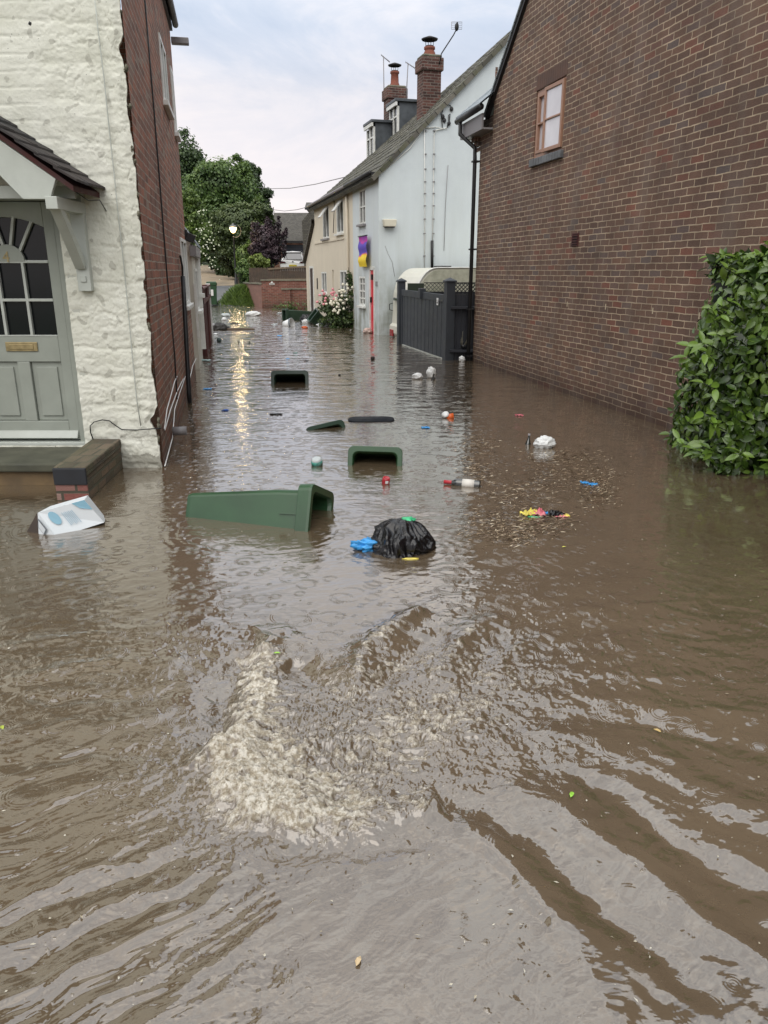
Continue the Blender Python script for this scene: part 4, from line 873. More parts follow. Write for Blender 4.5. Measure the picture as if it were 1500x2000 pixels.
# ================================================================ caravan
cvn = Vector((.20, 21.15)); crz = math.atan2(.272, .962); CW = 1.9
cn = Vector((cvn.x, cvn.y))-Vector((-.272, .962))*CW
cv = thing('caravan', 'cream touring caravan with green algae, parked behind the gate against the gable', 'caravan', (cn.x, cn.y, 0), crz)   # local x along its length, y from near side to far side
zr = at(860, 523, 19.9).z; ztl = at(765, 650, 20.9).z
prof = [(.06, -.35), (.0, .02), (-.05, .12), (-.05, .30), (.02, .36), (.05, .8), (.06, 1.15)]
for i in range(9):
    t_ = i/8*math.pi/2; prof.append((.62-.56*math.cos(t_), zr-.78+.78*math.sin(t_)-.0))
prof += [(5.0, zr+.02), (5.3, zr-.3), (5.5, 1.0), (5.4, -.35)]
m_cv = plain('cream_caravan_paint', (.66, .65, .57), .35, .06, 3, dirt=(.42, .42, .32)); m_alg = plain('algae_stained_panel', (.40, .40, .31), .6, .25, 6, dirt=(.17, .19, .12), bmp=.1)
body = MB().prism(prof, 'y', .03, CW).build('body', m_cv, cv, bevel=.02)
pr2 = [(x+.07 if x < 1 else x, z-.05 if z > 1 else z) for x, z in prof]
MB().prism(pr2, 'y', .005, .028).build('side_panel', m_alg, cv); 
rm = MB(); rp = [(x+.01, .015, z+.0) for x, z in prof[5:17]]; rm.tube(rp, .018, 6); rm.build('trim_rail', M_['white_frame'], cv)
MB().box(-.075, -.045, CW-.38, CW-.08, ztl-.09, ztl+.09).build('tail_light', plain('red_lens', (.30, .008, .012), .2, .1, 5), cv, bevel=.01)
MB().box(-.075, -.045, .08, .38, ztl-.09, ztl+.09).build('tail_light', plain('red_lens', (.30, .008, .012), .2, .1, 5), cv, bevel=.01)
MB().box(-.012, .03, .2, CW-.2, .95, zr-.75).build('rear_window', M_['glass'], cv, bevel=.03)
hh = at(764, 600, 20.9).z; MB().tube([(.02, CW-.06, hh-.1), (-.07, CW-.06, hh-.07), (-.07, CW-.06, hh+.07), (.02, CW-.06, hh+.1)], .012, 6).build('grab_handle', M_['iron'], cv)
MB().box(.95, 1.25, .7, 1.2, zr, zr+.05).build('roof_vent', M_['iron'], cv); MB().tube([(.06, CW-.15, -.35), (.05, CW-.15, .03)], .03, 8).build('corner_steady', M_['white_frame'], cv)
MB().lathe([(0, -.09), (.30, -.09), (.30, .09), (0, .09)], 20, Matrix.Rotation(R(90), 3, 'X'), (2.6, .1, -.1)).build('wheel', M_['iron'], cv)
# ================================================================ FAR BACKGROUND
def tz(y, x=-8):
    pts = [(-200, -.5), (36, -.45), (39.5, -.25), (40.6, 0), (43, .24), (52, .86), (66, 1.5), (85, 2.4), (140, 7), (400, 16), (3000, 30)]
    for (a, za), (b, zb) in zip(pts, pts[1:]):
        if y <= b: return za+(zb-za)*(y-a)/(b-a)
    return 30
def tz2(x, y):
    z = tz(y)
    if y > 44: z += .35*max(0, min(1, (x+7.5)/2))*max(0, min(1, (y-44)/4))
    if 40 < y < 120: z += max(0, min(1, (-x-26)/8))*1.2*min(1, (y-40)/15)
    return z
mb = MB(); gx = [-1500, -400, -120, -60]+list(np.linspace(-40, 24, 65))+[40, 70, 150, 500, 1500]; gy = [-60, -20, 0, 20, 30, 36]+list(np.linspace(38, 90, 53))+[100, 120, 150, 220, 400, 900, 2500]
vs = [(x, y, tz2(x, y)+(.05*mnoise.noise((x*.4, y*.4, 0)) if y > 41.5 else 0)) for y in gy for x in gx]; w = len(gx)
mb.add(vs, [(j*w+i, j*w+i+1, (j+1)*w+i+1, (j+1)*w+i) for j in range(len(gy)-1) for i in range(w-1)], True)
m, nt, b = mat('grassy_earth'); tc = N(nt, 'TexCoord').outputs['Object']; f, _ = noise(nt, tc, .8, 6, .65); g, _ = noise(nt, tc, 7, 5)
c = mix(nt, .6, ramp(nt, f, [(.35, (.05, .075, .02)), (.6, (.085, .11, .035)), (.8, (.14, .12, .07))]), ramp(nt, g, [(.2, (.4,)*3), (.8, (1.4,)*3)]), 'MULTIPLY'); L(nt, c, b.inputs['Base Color']); b.inputs['Roughness'].default_value = .95; bump(nt, b, g, .6, .05)
tag(mb.build('ground', m), None, None, None, 'structure')
tr = [(-11.8, 40.2, 2.3), (-10.2, 43.5, 2.3), (-10.6, 48, 2.3), (-12.3, 54, 2.6), (-14.2, 61, 2.4), (-17.2, 70, 2.1), (-22.5, 82, 2), (-32, 98, 2)]
tr = [(at(440, 590, 41).x, 40.2, 1.7), (at(448, 575, 45).x, 45, 2.0), (at(452, 560, 50).x, 50, 2.6), (at(440, 548, 56).x, 56, 3.1), (at(425, 538, 62).x, 62, 3.0), (at(402, 527, 70).x, 70, 2.9), (at(385, 520, 82).x-1, 82, 2.6)]
def strip(name, pts, m, lift):
    mb = MB(); vs = []; K = 8; P_ = []
    for i in range(len(pts)-1):
        for k in range(6):
            t_ = k/6; P_.append(tuple(pts[i][q]+(pts[i+1][q]-pts[i][q])*t_ for q in range(3)))
    P_.append(pts[-1])
    for x, y, hw_ in P_:
        for k in range(K+1): xx = x-hw_+2*hw_*k/K; e = .35*mnoise.noise((y*.5, k//K*9, 3)) if k in (0, K) else 0; vs.append((xx+e, y, tz2(xx, y)+lift+.03*math.cos((k/K-.5)*6)))
    mb.add(vs, [(i*(K+1)+k, i*(K+1)+k+1, (i+1)*(K+1)+k+1, (i+1)*(K+1)+k) for i in range(len(P_)-1) for k in range(K)], True); return tag(mb.build(name, m), None, None, None, 'structure')
m_dirt = plain('sandy_dirt', (.30, .235, .16), .95, .3, .9, dirt=(.17, .14, .09), bmp=.5); m_asp = plain('wet_asphalt', (.15, .155, .165), .35, .2, 2, dirt=(.09, .09, .09))
strip('dirt_track', tr[2:], m_dirt, .09); strip('lane', tr[:3], m_asp, .08)
# foliage toolkit
def crown_points(blobs, n, r, shell=.55):
    P = []; Q = []; T = []
    tot = sum(b[3]*b[4]*b[5] for b in blobs)**1.0
    for (cx, cy, cz, rx, ry, rz) in blobs:
        k = int(n*(rx*ry*rz)**.67/sum((b[3]*b[4]*b[5])**.67 for b in blobs)); d = r.normal(0, 1, (k, 3)); d /= np.linalg.norm(d, axis=1)[:, None]
        rad = 1-r.random(k)**2*shell; rad *= 1+.22*fbm(d[:, 0]*2.3+cx+d[:, 2]*1.7, d[:, 1]*2.3+cz, 3, 17)
        p = d*rad[:, None]*np.array([rx, ry, rz])+np.array([cx, cy, cz]); P.append(p); Q.append(d)
        nc_ = 16; cd_ = r.normal(0, 1, (nc_, 3)); cd_ /= np.linalg.norm(cd_, axis=1)[:, None]; cr_ = r.uniform(.22, .42, nc_); ck = r.integers(0, nc_, k); use = r.random(k) < .72
        off = r.normal(0, 1, (k, 3)); off /= np.linalg.norm(off, axis=1)[:, None]; ro_ = (r.random(k)**.5)[:, None]*cr_[ck][:, None]
        q = (cd_[ck]*r.uniform(.74, 1.14)+off*ro_*[1.15, 1.15, .8])*np.array([rx, ry, rz])+np.array([cx, cy, cz]); P[-1] = p = np.where(use[:, None], q, p); Q[-1] = d = np.where(use[:, None], off, d)
        rad = np.where(use, .8+ro_[:, 0]-.2, rad*.85)
        T.append(np.clip(.42+.30*d[:, 2]+.35*(rad-.8)+.32*fbm(p[:, 0]*1.3/max(rx, .5)+p[:, 2], p[:, 1]*1.1+p[:, 2]*1.2/max(rz, .5), 3, 23)+r.normal(0, .1, k), 0, 1))  # shade painted into the tint: upper and outer leaves lighter, inner ones darker
    return np.concatenate(P), np.concatenate(Q), np.concatenate(T)
def tree(name, label, cat, base, blobs, n, size, m, seed=1, group=None, trunk=(.3, 4), limbs=6, aspect=.45, core=True, shell=.55, bark=None):
    r = np.random.default_rng(seed); t = thing(name, label, cat, base, 0, group)
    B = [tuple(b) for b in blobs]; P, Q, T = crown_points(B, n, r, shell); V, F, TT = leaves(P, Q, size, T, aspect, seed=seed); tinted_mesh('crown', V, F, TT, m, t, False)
    mb = MB(); rr, h = trunk; mb.tube([(0, 0, -.5), (.05, 0, h*.5), (.0, .1, h)], [rr, rr*.75, rr*.55], 8)
    for i in range(limbs):
        b = B[i % len(B)]; e = Vector((b[0], b[1], b[2]+b[5]*.4)); s = Vector((0, 0, h*(.5+.5*(i+1)/limbs))); mid = s.lerp(e, .5)+Vector((r.normal(0, .2), r.normal(0, .2), .2)); mb.tube([s, mid, e], [rr*.45, rr*.3, rr*.08], 6)
    mb.build('trunk', bark or M_['mortar_stone'], t); return t
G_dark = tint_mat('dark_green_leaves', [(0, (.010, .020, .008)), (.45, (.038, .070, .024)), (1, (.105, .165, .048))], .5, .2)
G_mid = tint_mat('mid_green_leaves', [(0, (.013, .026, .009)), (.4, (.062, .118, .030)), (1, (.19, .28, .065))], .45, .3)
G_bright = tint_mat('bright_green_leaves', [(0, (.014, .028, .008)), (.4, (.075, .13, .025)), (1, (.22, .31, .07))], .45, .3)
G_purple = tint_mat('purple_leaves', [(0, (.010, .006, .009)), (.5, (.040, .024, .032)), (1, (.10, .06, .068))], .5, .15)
def B_(px, py, Y, wpx, hpx, dy=None, base=None):
    c = at(px, py, Y); s = Y*1.0/FPX; return (c.x-base[0], c.y-base[1], c.z-base[2], wpx*s, dy or wpx*s, hpx*s)
def mk(name, label, cat, px, Y, bl, n, size, m, seed, group=None, trunk=(.3, 4), **k):
    b = at(px, 540, Y); base = (b.x, Y, tz2(b.x, Y)); tree(name, label, cat, base, [B_(x, y, Y+dy_, w, h, None, base) for x, y, dy_, w, h in bl], n, size, m, seed, group, trunk, **k)
G = 'trees beyond the flooded lane'
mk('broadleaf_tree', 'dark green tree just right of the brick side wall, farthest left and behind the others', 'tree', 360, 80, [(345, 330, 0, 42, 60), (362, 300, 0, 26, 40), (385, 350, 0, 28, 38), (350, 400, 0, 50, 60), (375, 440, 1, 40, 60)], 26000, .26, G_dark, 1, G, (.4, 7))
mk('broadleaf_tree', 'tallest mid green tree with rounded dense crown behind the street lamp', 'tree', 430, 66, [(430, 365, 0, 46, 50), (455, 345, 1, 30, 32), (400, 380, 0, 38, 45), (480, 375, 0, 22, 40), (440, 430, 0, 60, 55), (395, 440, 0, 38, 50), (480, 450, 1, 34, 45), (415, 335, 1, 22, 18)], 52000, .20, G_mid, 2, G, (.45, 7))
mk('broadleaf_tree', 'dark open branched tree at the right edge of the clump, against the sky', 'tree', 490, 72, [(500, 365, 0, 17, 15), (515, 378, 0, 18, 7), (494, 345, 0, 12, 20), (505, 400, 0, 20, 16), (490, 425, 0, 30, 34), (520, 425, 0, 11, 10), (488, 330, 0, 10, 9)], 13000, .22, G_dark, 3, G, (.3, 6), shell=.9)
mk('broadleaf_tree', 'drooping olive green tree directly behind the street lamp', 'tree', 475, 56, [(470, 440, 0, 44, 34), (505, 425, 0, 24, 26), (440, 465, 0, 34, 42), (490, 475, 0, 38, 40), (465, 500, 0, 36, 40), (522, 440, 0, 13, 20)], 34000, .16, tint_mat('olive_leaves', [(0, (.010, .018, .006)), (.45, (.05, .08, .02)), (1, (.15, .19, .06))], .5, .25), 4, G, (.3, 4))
mk('flowering_shrub', 'bright green shrub dotted with white blossom above the cream outbuilding', 'shrub', 382, 50, [(380, 430, 0, 22, 26), (392, 458, 0, 20, 28), (378, 488, 0, 20, 26), (392, 478, 0, 14, 22), (372, 400, 0, 18, 24)], 22000, .14, G_bright, 5, None, (.2, 2.5))
# white blossom
r_ = np.random.default_rng(55); c0 = at(398, 470, 49.3); bl = MB()
P_ = np.stack([c0.x+r_.normal(0, .38, 100), 49.0+r_.normal(0, .3, 100), c0.z+r_.normal(0, .85, 100)], 1)
V, F, TT = leaves(P_, np.tile([[0, -1, .3]], (100, 1)), .09, r_.random(100), .7, seed=3)
so = [o for o in COL.objects if o.name.startswith('flowering_shrub')][0]; V = V-np.array(so.location)
tinted_mesh('blossom', V, F, TT, tint_mat('white_blossom', [(0, (.45, .5, .3)), (1, (.8, .82, .7))], .6, .2), so, False)
mk('ivy_hedge', 'dark ivy clad hedge bank behind the lamp, beside the dirt track', 'hedge', 470, 60, [(430, 500, 4, 22, 22), (450, 510, 2, 24, 34), (480, 515, 0, 26, 34), (440, 480, 5, 30, 30), (392, 492, 26, 26, 16)], 22000, .20, G_dark, 6, None, (.2, 2))
mk('leafy_shrub', 'light green rounded shrub to the right of the lamp post', 'shrub', 485, 47, [(478, 500, 0, 18, 18), (492, 490, 0, 14, 14), (470, 515, 0, 14, 14), (485, 520, 0, 18, 16)], 9000, .13, G_bright, 7, None, (.08, 1.2))
mk('leafy_shrub', 'small yellow green bush above the wooden fence', 'shrub', 508, 42, [(503, 508, 0, 13, 9), (512, 514, 0, 12, 8), (500, 520, 0, 9, 10)], 4000, .11, tint_mat('yellow_green_leaves', [(0, (.03, .05, .01)), (1, (.30, .38, .09))], .5, .3), 8, None, (.06, .8))
mk('green_shrub', 'dark green bush low behind the lamp post and fence end', 'shrub', 478, 44, [(474, 535, 0, 10, 24), (482, 550, 0, 10, 18), (478, 520, 1, 12, 14)], 5000, .11, G_mid, 9, None, (.06, .8))
mk('purple_plum_tree', 'dark purple leaved tree in front of the garage', 'tree', 525, 45.5, [(518, 470, 0, 18, 28), (505, 490, 0, 18, 24), (530, 485, 0, 14, 28), (542, 470, 0, 5, 26), (553, 478, 0, 5, 20), (540, 500, 0, 8, 16), (520, 505, 0, 22, 18), (500, 455, 0, 10, 20), (524, 440, 0, 7, 14), (545, 440, 0, 3, 14), (559, 455, 0, 3, 10)], 20000, .10, G_purple, 10, None, (.12, 2), bark=M_['iron'])
for (x_, y_, hh_, lab_, mm_) in ((-24.5, 58, 6.5, 'dark tree on the bank left of the dirt track, hidden behind the brick side wall', G_dark), (-30, 70, 8, 'green tree higher up the bank left of the dirt track', G_mid), (-20.5, 49, 3.2, 'rounded green bush low on the bank behind the red fence', G_mid)):
    tree('broadleaf_tree' if hh_ > 4 else 'leafy_shrub', lab_, 'tree' if hh_ > 4 else 'shrub', (x_, y_, tz2(x_, y_)), [(0, 0, hh_*.55, hh_*.5, hh_*.45, hh_*.45), (2, .5, hh_*.4, hh_*.4, hh_*.4, hh_*.4), (-2.2, -.5, hh_*.42, hh_*.4, hh_*.4, hh_*.42), (.5, 0, hh_*.85, hh_*.3, hh_*.3, hh_*.25)], 9000, .24, mm_, int(hh_*10), G if hh_ > 4 else None, (.25, hh_*.5))
# dense backdrop wood (off to the left and right, hides the horizon)
P, Q, T = crown_points([(x, 120+rng.uniform(-8, 8), tz(120)+rng.uniform(2, 5), 7, 5, rng.uniform(5, 8)) for x in np.arange(-85, -26, 7)], 26000, rng); V, F, TT = leaves(P, Q, 1.0, T*.8, .45, seed=11); tag(tinted_mesh('distant_wood', V, F, TT, G_dark, None, False), 'dark distant wood behind the trees and roofs', 'wood', None, 'stuff')
# bare twigs
# garage house
gr_ = at(575, 520, 60); zg = tz2(-6, 58)
gh = thing('garage_house', 'orange brick garage with dark roller door and brown tiled roof behind the white car', 'garage', (at(530, 520, 60).x, 60, zg))
def gl_(px, py, Y=60): p = at(px, py, Y); return (p.x-gh.loc.x, Y-60, p.z-zg)
x0_, x1_ = gl_(534, 480)[0], gl_(640, 480)[0]; ze = gl_(570, 470)[2]; dx0, dx1, dz1_ = gl_(552, 500)[0], gl_(598, 500)[0], gl_(570, 478)[2]
mb = MB(); solve_holes(mb, lambda u, z, d: (u, d, z), x0_, x1_, -1, ze, [(dx0, dx1, -.9, dz1_)], .15); mb.box(x0_, x1_, .2, 7, -1, ze); mb.build('wall', M_['brick_garage'], gh)
dm = MB()
for i in range(9): z = -.1+(dz1_+.1)*i/9; dm.box(dx0, dx1, .10, .14, z+.01, z+(dz1_+.1)/9)
dm.build('garage_door', plain('navy_grey_roller_door', (.020, .026, .040), .5, .1, 4), gh)
zr_ = gl_(570, 415, 63)[2]; mb = MB(); xl = gl_(528, 440, 61)[0]
mb.add([(xl, -.35, ze-.05), (x1_+3, -.35, ze-.05), (x1_+3, 3.3, zr_), (xl, 3.3, zr_), (xl, 7, ze), (x1_+3, 7, ze)], [(0, 1, 2, 3), (3, 2, 5, 4)]); mb.build('roof', M_['plain_tile'], gh, solid=.15)
MB().box(xl, x1_+3, -.42, -.30, ze-.18, ze-.02).build('fascia', M_['iron'], gh)
# higher house at right
h2 = thing('brown_roofed_house', 'taller brown roofed house just visible beyond the cream cottage', 'house', (at(612, 520, 54).x, 54, tz2(-4, 54)))
def hl(px, py, Y=54): p = at(px, py, Y); return (p.x-h2.loc.x, p.z-h2.loc.z)
a, z1_ = hl(604, 430); _, z2_ = hl(604, 406); _, z3_ = hl(604, 393)
MB().box(a, a+6, 0, 6, -.5, z2_).build('wall', M_['plain_tile'], h2); MB().prism([(0-.3, z2_), (.9, z3_), (6.3, z3_-.4), (6.3, z2_-.3)], 'x', a-.25, a+6.2).build('roof', M_['plain_tile'], h2); MB().box(a-.25, a, -.3, 0, z2_-.12, z2_).build('fascia', M_['iron'], h2)
MB().prism([(hl(597, 440)[0], hl(600, 437)[1]), (hl(615, 412)[0], hl(615, 414)[1]), (hl(640, 412)[0], hl(615, 414)[1]), (hl(640, 480)[0], -.5), (hl(601, 480)[0], -.5)], 'y', -2.5, -.02).build('side_wing', M_['iron'] if False else M_['plain_tile'], h2)
# car
cz_ = at(572, 538, 56).z; cr = thing('parked_car', 'white estate car parked in front of the garage, seen from behind', 'car', (at(572, 520, 56).x, 56, cz_), R(2)); m_w = plain('white_car_paint', (.80, .81, .82), .2, .02, 3)
def car():
    prof = [(-.90, .28), (-.92, .75), (-.88, 1.0), (-.80, 1.06), (-.66, 1.50), (-.55, 1.60), (0, 1.64), (.55, 1.60), (.66, 1.50), (.80, 1.06), (.88, 1.0), (.92, .75), (.90, .28)]
    secs = [(0, .93, 1.0, .30), (.10, 1.0, 1.0, 0), (.5, 1.0, 1.0, 0), (2.0, 1, 1, 0), (3.0, 1, .93, 0), (3.4, .98, .64, 0), (4.3, .9, .55, 0)]
    vs = []; n = len(prof)
    for y, sx, sz, _ in secs:
        for x, z in prof:
            zz = z if z < 1.06 else (1.06+(z-1.06)*max(0, (sz-.63)/.37))
            lean = .32*max(0, (z-1.06)/.58) if y < .3 else 0
            vs.append((x*sx, y+lean, zz))
    fs = [(i*n+j, i*n+(j+1) % n, (i+1)*n+(j+1) % n, (i+1)*n+j) for i in range(len(secs)-1) for j in range(n)]; fs.append(tuple(range(n))[::-1]); fs.append(tuple(range((len(secs)-1)*n, len(secs)*n)))
    MB().add(vs, fs, False).build('body', m_w, cr, bevel=.03)
    MB().add([(-.66, -.035, 1.08), (.66, -.035, 1.08), (.55, .20, 1.50), (-.55, .20, 1.50)], [(0, 1, 2, 3)]).build('rear_window', M_['glass'], cr, solid=.02)
    MB().box(-.58, .58, .16, .30, 1.52, 1.56).build('spoiler', M_['iron'], cr)
    for s in (-1, 1):
        l = MB(); l.add([(s*.92, -.01, .98), (s*.55, -.03, .93), (s*.45, -.03, .84), (s*.90, -.01, .80)], [(0, 1, 2, 3)]); l.build('tail_light', plain('dark_red_lens', (.05, .006, .008), .2, .1, 5), cr, solid=.03)
        MB().blob((s*1.02, 1.6, 1.08), (.1, .07, .08), 2, 0).build('mirror', m_w, cr)
        MB().tube([(s*.56, .6, 1.67), (s*.56, 2.4, 1.67)], .02, 6).build('roof_rail', M_['fascia'], cr)
        for y in (.75, 3.4): MB().lathe([(0, -.1), (.33, -.1), (.33, .1), (0, .1)], 18, Matrix.Rotation(R(90), 3, 'Y'), (s*.82, y, .33)).build('wheel', M_['iron'], cr)
        MB().add([(s*.80, .5, 1.08), (s*.80, 2.9, 1.08), (s*.62, 2.6, 1.5), (s*.62, .7, 1.5)], [(0, 1, 2, 3)]).build('side_window', M_['glass'], cr, solid=.02)
    MB().box(-.27, .27, -.05, -.02, .62, .73).build('number_plate', plain('yellow_plate', (.55, .45, .05), .4, .05, 5), cr); MB().lathe([(0, 0), (.055, 0), (.055, .02), (0, .02)], 14, Matrix.Rotation(R(90), 3, 'X'), (0, -.01, .93)).build('badge', M_['fascia'], cr)
car()
# garden walls and fences
def gwall(name, label, x0, x1, Y, z1, th=.23, m='brick_wall_far', cop=True, rz=0):
    t = thing(name, label, 'wall', (x0, Y, 0), rz); MB().box(0, x1-x0, 0, th, -.6, z1-.07).build('brickwork', M_[m], t)
    MB().box(-.03, x1-x0+.03, -.04, th+.04, z1-.068, z1).build('coping', M_['mortar_stone'], t, bevel=.01); return t
Yw = 38.6; w1_ = gwall('garden_wall', 'tall red brick garden wall with small white house sign', at(511, 570, Yw).x, at(640, 570, Yw).x, Yw, at(560, 546, Yw).z)
sg = at(531, 553, Yw-.02); sn = thing('house_sign', 'small white name sign fixed to the tall garden wall', 'sign', (sg.x, Yw-.03, sg.z)); 
MB().box(-.13, .13, 0, .02, -.07, -.01).build('plate', M_['white_frame'], sn); MB().add([(-.07, 0, .01), (.07, 0, .01), (0, 0, .10)], [(0, 1, 2)]).build('emblem', M_['white_frame'], sn, solid=.015)
mb = MB()
for i in range(7): mb.box(-.10+i*.03, -.082+i*.03, -.004, -.001, -.052, -.028)
mb.build('lettering', M_['iron'], sn)
gwall('garden_wall', 'lower brick garden wall with a pillar, next to the cream cottage', at(550, 570, 36.9).x, at(640, 570, 36.9).x, 36.9, at(575, 563, 36.9).z)
pl = thing('brick_pillar', 'short brick pillar at the left end of the lower garden wall', 'pillar', (at(551, 570, 36.8).x, 36.8, 0)); MB().box(0, .38, -.05, .30, -.6, at(551, 566, 36.8).z).build('shaft', M_['brick_wall_far'], pl); MB().box(-.03, .41, -.08, .33, at(551, 566, 36.8).z+.001, at(551, 563, 36.8).z).build('cap', M_['mortar_stone'], pl)
A2 = at(477, 570, 42.5); B2 = at(512, 600, Yw); t = thing('garden_wall', 'low pinkish wall running back beside the grass bank', 'wall', (B2.x, Yw, 0), math.atan2(42.5-Yw, A2.x-B2.x)); ln = math.hypot(42.5-Yw, A2.x-B2.x)
MB().box(0, ln, -.2, 0, -.5, at(512, 553, Yw).z-.07).build('brickwork', plain('pink_brown_brick', (.22, .12, .095), .9, .25, 6), t); MB().box(-.02, ln, -.24, .04, at(512, 553, Yw).z-.068, at(512, 553, Yw).z).build('coping', M_['mortar_stone'], t)
def wfence(name, label, x0, x1, Y, zb, zt0, zt1, rz=0, n=20, rails=True):
    t = thing(name, label, 'fence', (x0, Y, 0), rz); m = MB(); Ln = x1-x0
    for i in range(n): a = Ln*i/n; zz = zt0+(zt1-zt0)*i/n; m.box(a+.004, a+Ln/n-.004, .006*(i % 2), .03, zb, zz+.02*math.sin(i*3.3))
    m.build('boards', M_['fence_wood'], t)
    if rails:
        for k in (0.02, .88): MB().add([(0, -.05, zt0-(zt0-zb)*k-.06), (Ln, -.05, zt1-(zt1-zb)*k-.06), (Ln, -.0, zt1-(zt1-zb)*k-.06), (0, 0, zt0-(zt0-zb)*k-.06), (0, -.05, zt0-(zt0-zb)*k+.02), (Ln, -.05, zt1-(zt1-zb)*k+.02), (Ln, 0, zt1-(zt1-zb)*k+.02), (0, 0, zt0-(zt0-zb)*k+.02)], [(0, 3, 2, 1), (4, 5, 6, 7), (0, 1, 5, 4), (1, 2, 6, 5), (3, 0, 4, 7)]).build('rail', plain('light_rail_wood', (.16, .12, .08), .8, .2, 5), t)
    return t
wfence('wooden_fence', 'brown close boarded fence with two rails on top of the garden wall, below the car', at(524, 530, 39).x, at(640, 530, 39).x, 39.0, at(560, 546, 39).z-.05, at(524, 524, 39).z, at(640, 517, 39).z, 0, 34)
wfence('wooden_fence', 'grey brown close boarded fence panel at the left end of the garden wall', at(486, 530, 41).x, at(530, 530, 41).x, 41.0, at(500, 554, 41).z, at(486, 523, 41).z, at(530, 523, 41).z, 0, 15, False)
wfence('wooden_fence', 'dark narrow fence running back behind the lamp post', at(464, 550, 47).x, at(476, 550, 47).x, 47.0, at(470, 562, 47).z, at(465, 520, 47).z, at(476, 520, 47).z, 0, 6, False)
# street lamp
lpb = at(462, 566, 45.5); lmp = thing('street_lamp', 'lit black street lamp with curved hook bracket at the end of the lane', 'street lamp', (lpb.x, 45.5, tz2(lpb.x, 45.5)))
def ll(px, py): p = at(px, py, 45.5); return Vector((p.x-lpb.x, 0, p.z-lmp.loc.z))
zt_l = ll(456, 463).z; xt = 0
MB().lathe([(0, 0), (.13, 0), (.13, .5), (.10, .56), (.10, .85), (.055, .92), (.045, zt_l), (.06, zt_l+.02), (0, zt_l+.06)], 14).build('column', M_['iron'], lmp)
c_ = ll(458.5, 451); rr = .36; pts = [(xt+.0, 0, zt_l)]+[(c_.x-ll(456, 463).x+rr*math.cos(R(a)), 0, c_.z+rr*math.sin(R(a))) for a in range(-75, 150, 15)]
MB().tube(pts, .022, 8).build('hook_bracket', M_['iron'], lmp)
hx = ll(455, 444); hx.x -= ll(456, 463).x
lan = MB().lathe([(.0, .22), (.05, .2), (.06, .14), (.20, .08), (.24, .0), (.22, -.01), (0, -.01)], 18, None, hx).build('lantern', plain('grey_lantern_hood', (.12, .12, .12), .4, .1, 9), lmp)
m, nt, b = mat('lit_lamp_glass'); b.inputs['Base Color'].default_value = (.9, .8, .5, 1); b.inputs['Emission Color'].default_value = (1, .72, .30, 1); b.inputs['Emission Strength'].default_value = 6.5
MB().lathe([(.20, -.012), (.19, -.10), (.12, -.24), (.05, -.30), (0, -.30)], 16, None, hx).build('lamp_globe', m, lan)
ld = bpy.data.lights.new('lamp_light', 'POINT'); ld.energy = 60; ld.color = (1, .75, .4); ld.shadow_soft_size = .15; lo_ = bpy.data.objects.new('lamp_light', ld); COL.objects.link(lo_); lo_.parent = lmp.o; lo_.location = hx+Vector((0, -.35, -.25))
# grass bank
gb_ = at(462, 582, 42); r_ = np.random.default_rng(12); bank = MB(); nb = 24; W2 = at(512, 590, 41).x-at(430, 590, 41).x; xb0 = at(430, 590, 41).x
vs = [(xb0+W2*i/nb, 40.2+3.2*j/8, -.3+(.35+at(470, 572, 41.5).z*1.0)*math.sin(math.pi*min(1, i/nb*1.05))**.7*min(1, j/3)) for j in range(9) for i in range(nb+1)]
bank.add(vs, [(j*(nb+1)+i, j*(nb+1)+i+1, (j+1)*(nb+1)+i+1, (j+1)*(nb+1)+i) for j in range(8) for i in range(nb)], True); tag(bank.build('grass_bank', m_dirt), None, None, None, 'structure')
def blades(n, fx, h, r, spread=.12):
    u = r.random((n, 2)); P = np.array([fx(a, b) for a, b in u]); d = r.normal(0, 1, (n, 3)); d[:, 2] = 0; d /= np.linalg.norm(d, axis=1)[:, None]; w = np.cross(d, [0, 0, 1]); hh = (h*r.uniform(.5, 1.3, n))[:, None]; up = np.array([0, 0, 1])
    V = np.stack([P-w*.018, P+w*.018, P+up*hh*.6+d*hh*.2+w*.012, P+up*hh+d*hh*.55], 1); F = np.arange(4*n).reshape(n, 4); T = np.repeat(np.clip(r.normal(.55, .2, n), 0, 1), 4); T[0::4] *= .4; T[1::4] *= .4; return V.reshape(-1, 3), F, T
def bankfx(a, b):
    i = a*nb; j = b*8; z = -.3+(.35+at(470, 572, 41.5).z)*math.sin(math.pi*min(1, a*1.05))**.7*min(1, j/3); return (xb0+W2*a, 40.2+3.2*b, z)
V, F, T = blades(9000, bankfx, .34, r_); tag(tinted_mesh('bank_grass', V, F, T, G_bright, None, False), 'long rough grass on the bank below the street lamp', 'grass', None, 'stuff')
def grfx(a, b): x = -14+9*a; y = 46+14*b; return (x, y, tz2(x, y))
# overhead wires
for i, (p, q, Y1, Y2, lab) in enumerate((((505, 366), (690, 342), 60, 30, 'upper thin overhead wire crossing the sky to the cottage eave'), ((520, 405), (610, 402), 62, 40, 'lower thin overhead wire above the garage roof'))):
    a = at(*p, Y1); b_ = at(*q, Y2); o = MB().tube([a.lerp(b_, s)+Vector((0, 0, -.25*math.sin(math.pi*s))) for s in (0, .25, .5, .75, 1)], .018, 5).build('overhead_wire', M_['fascia']); tag(o, lab, 'wire', 'overhead wires')
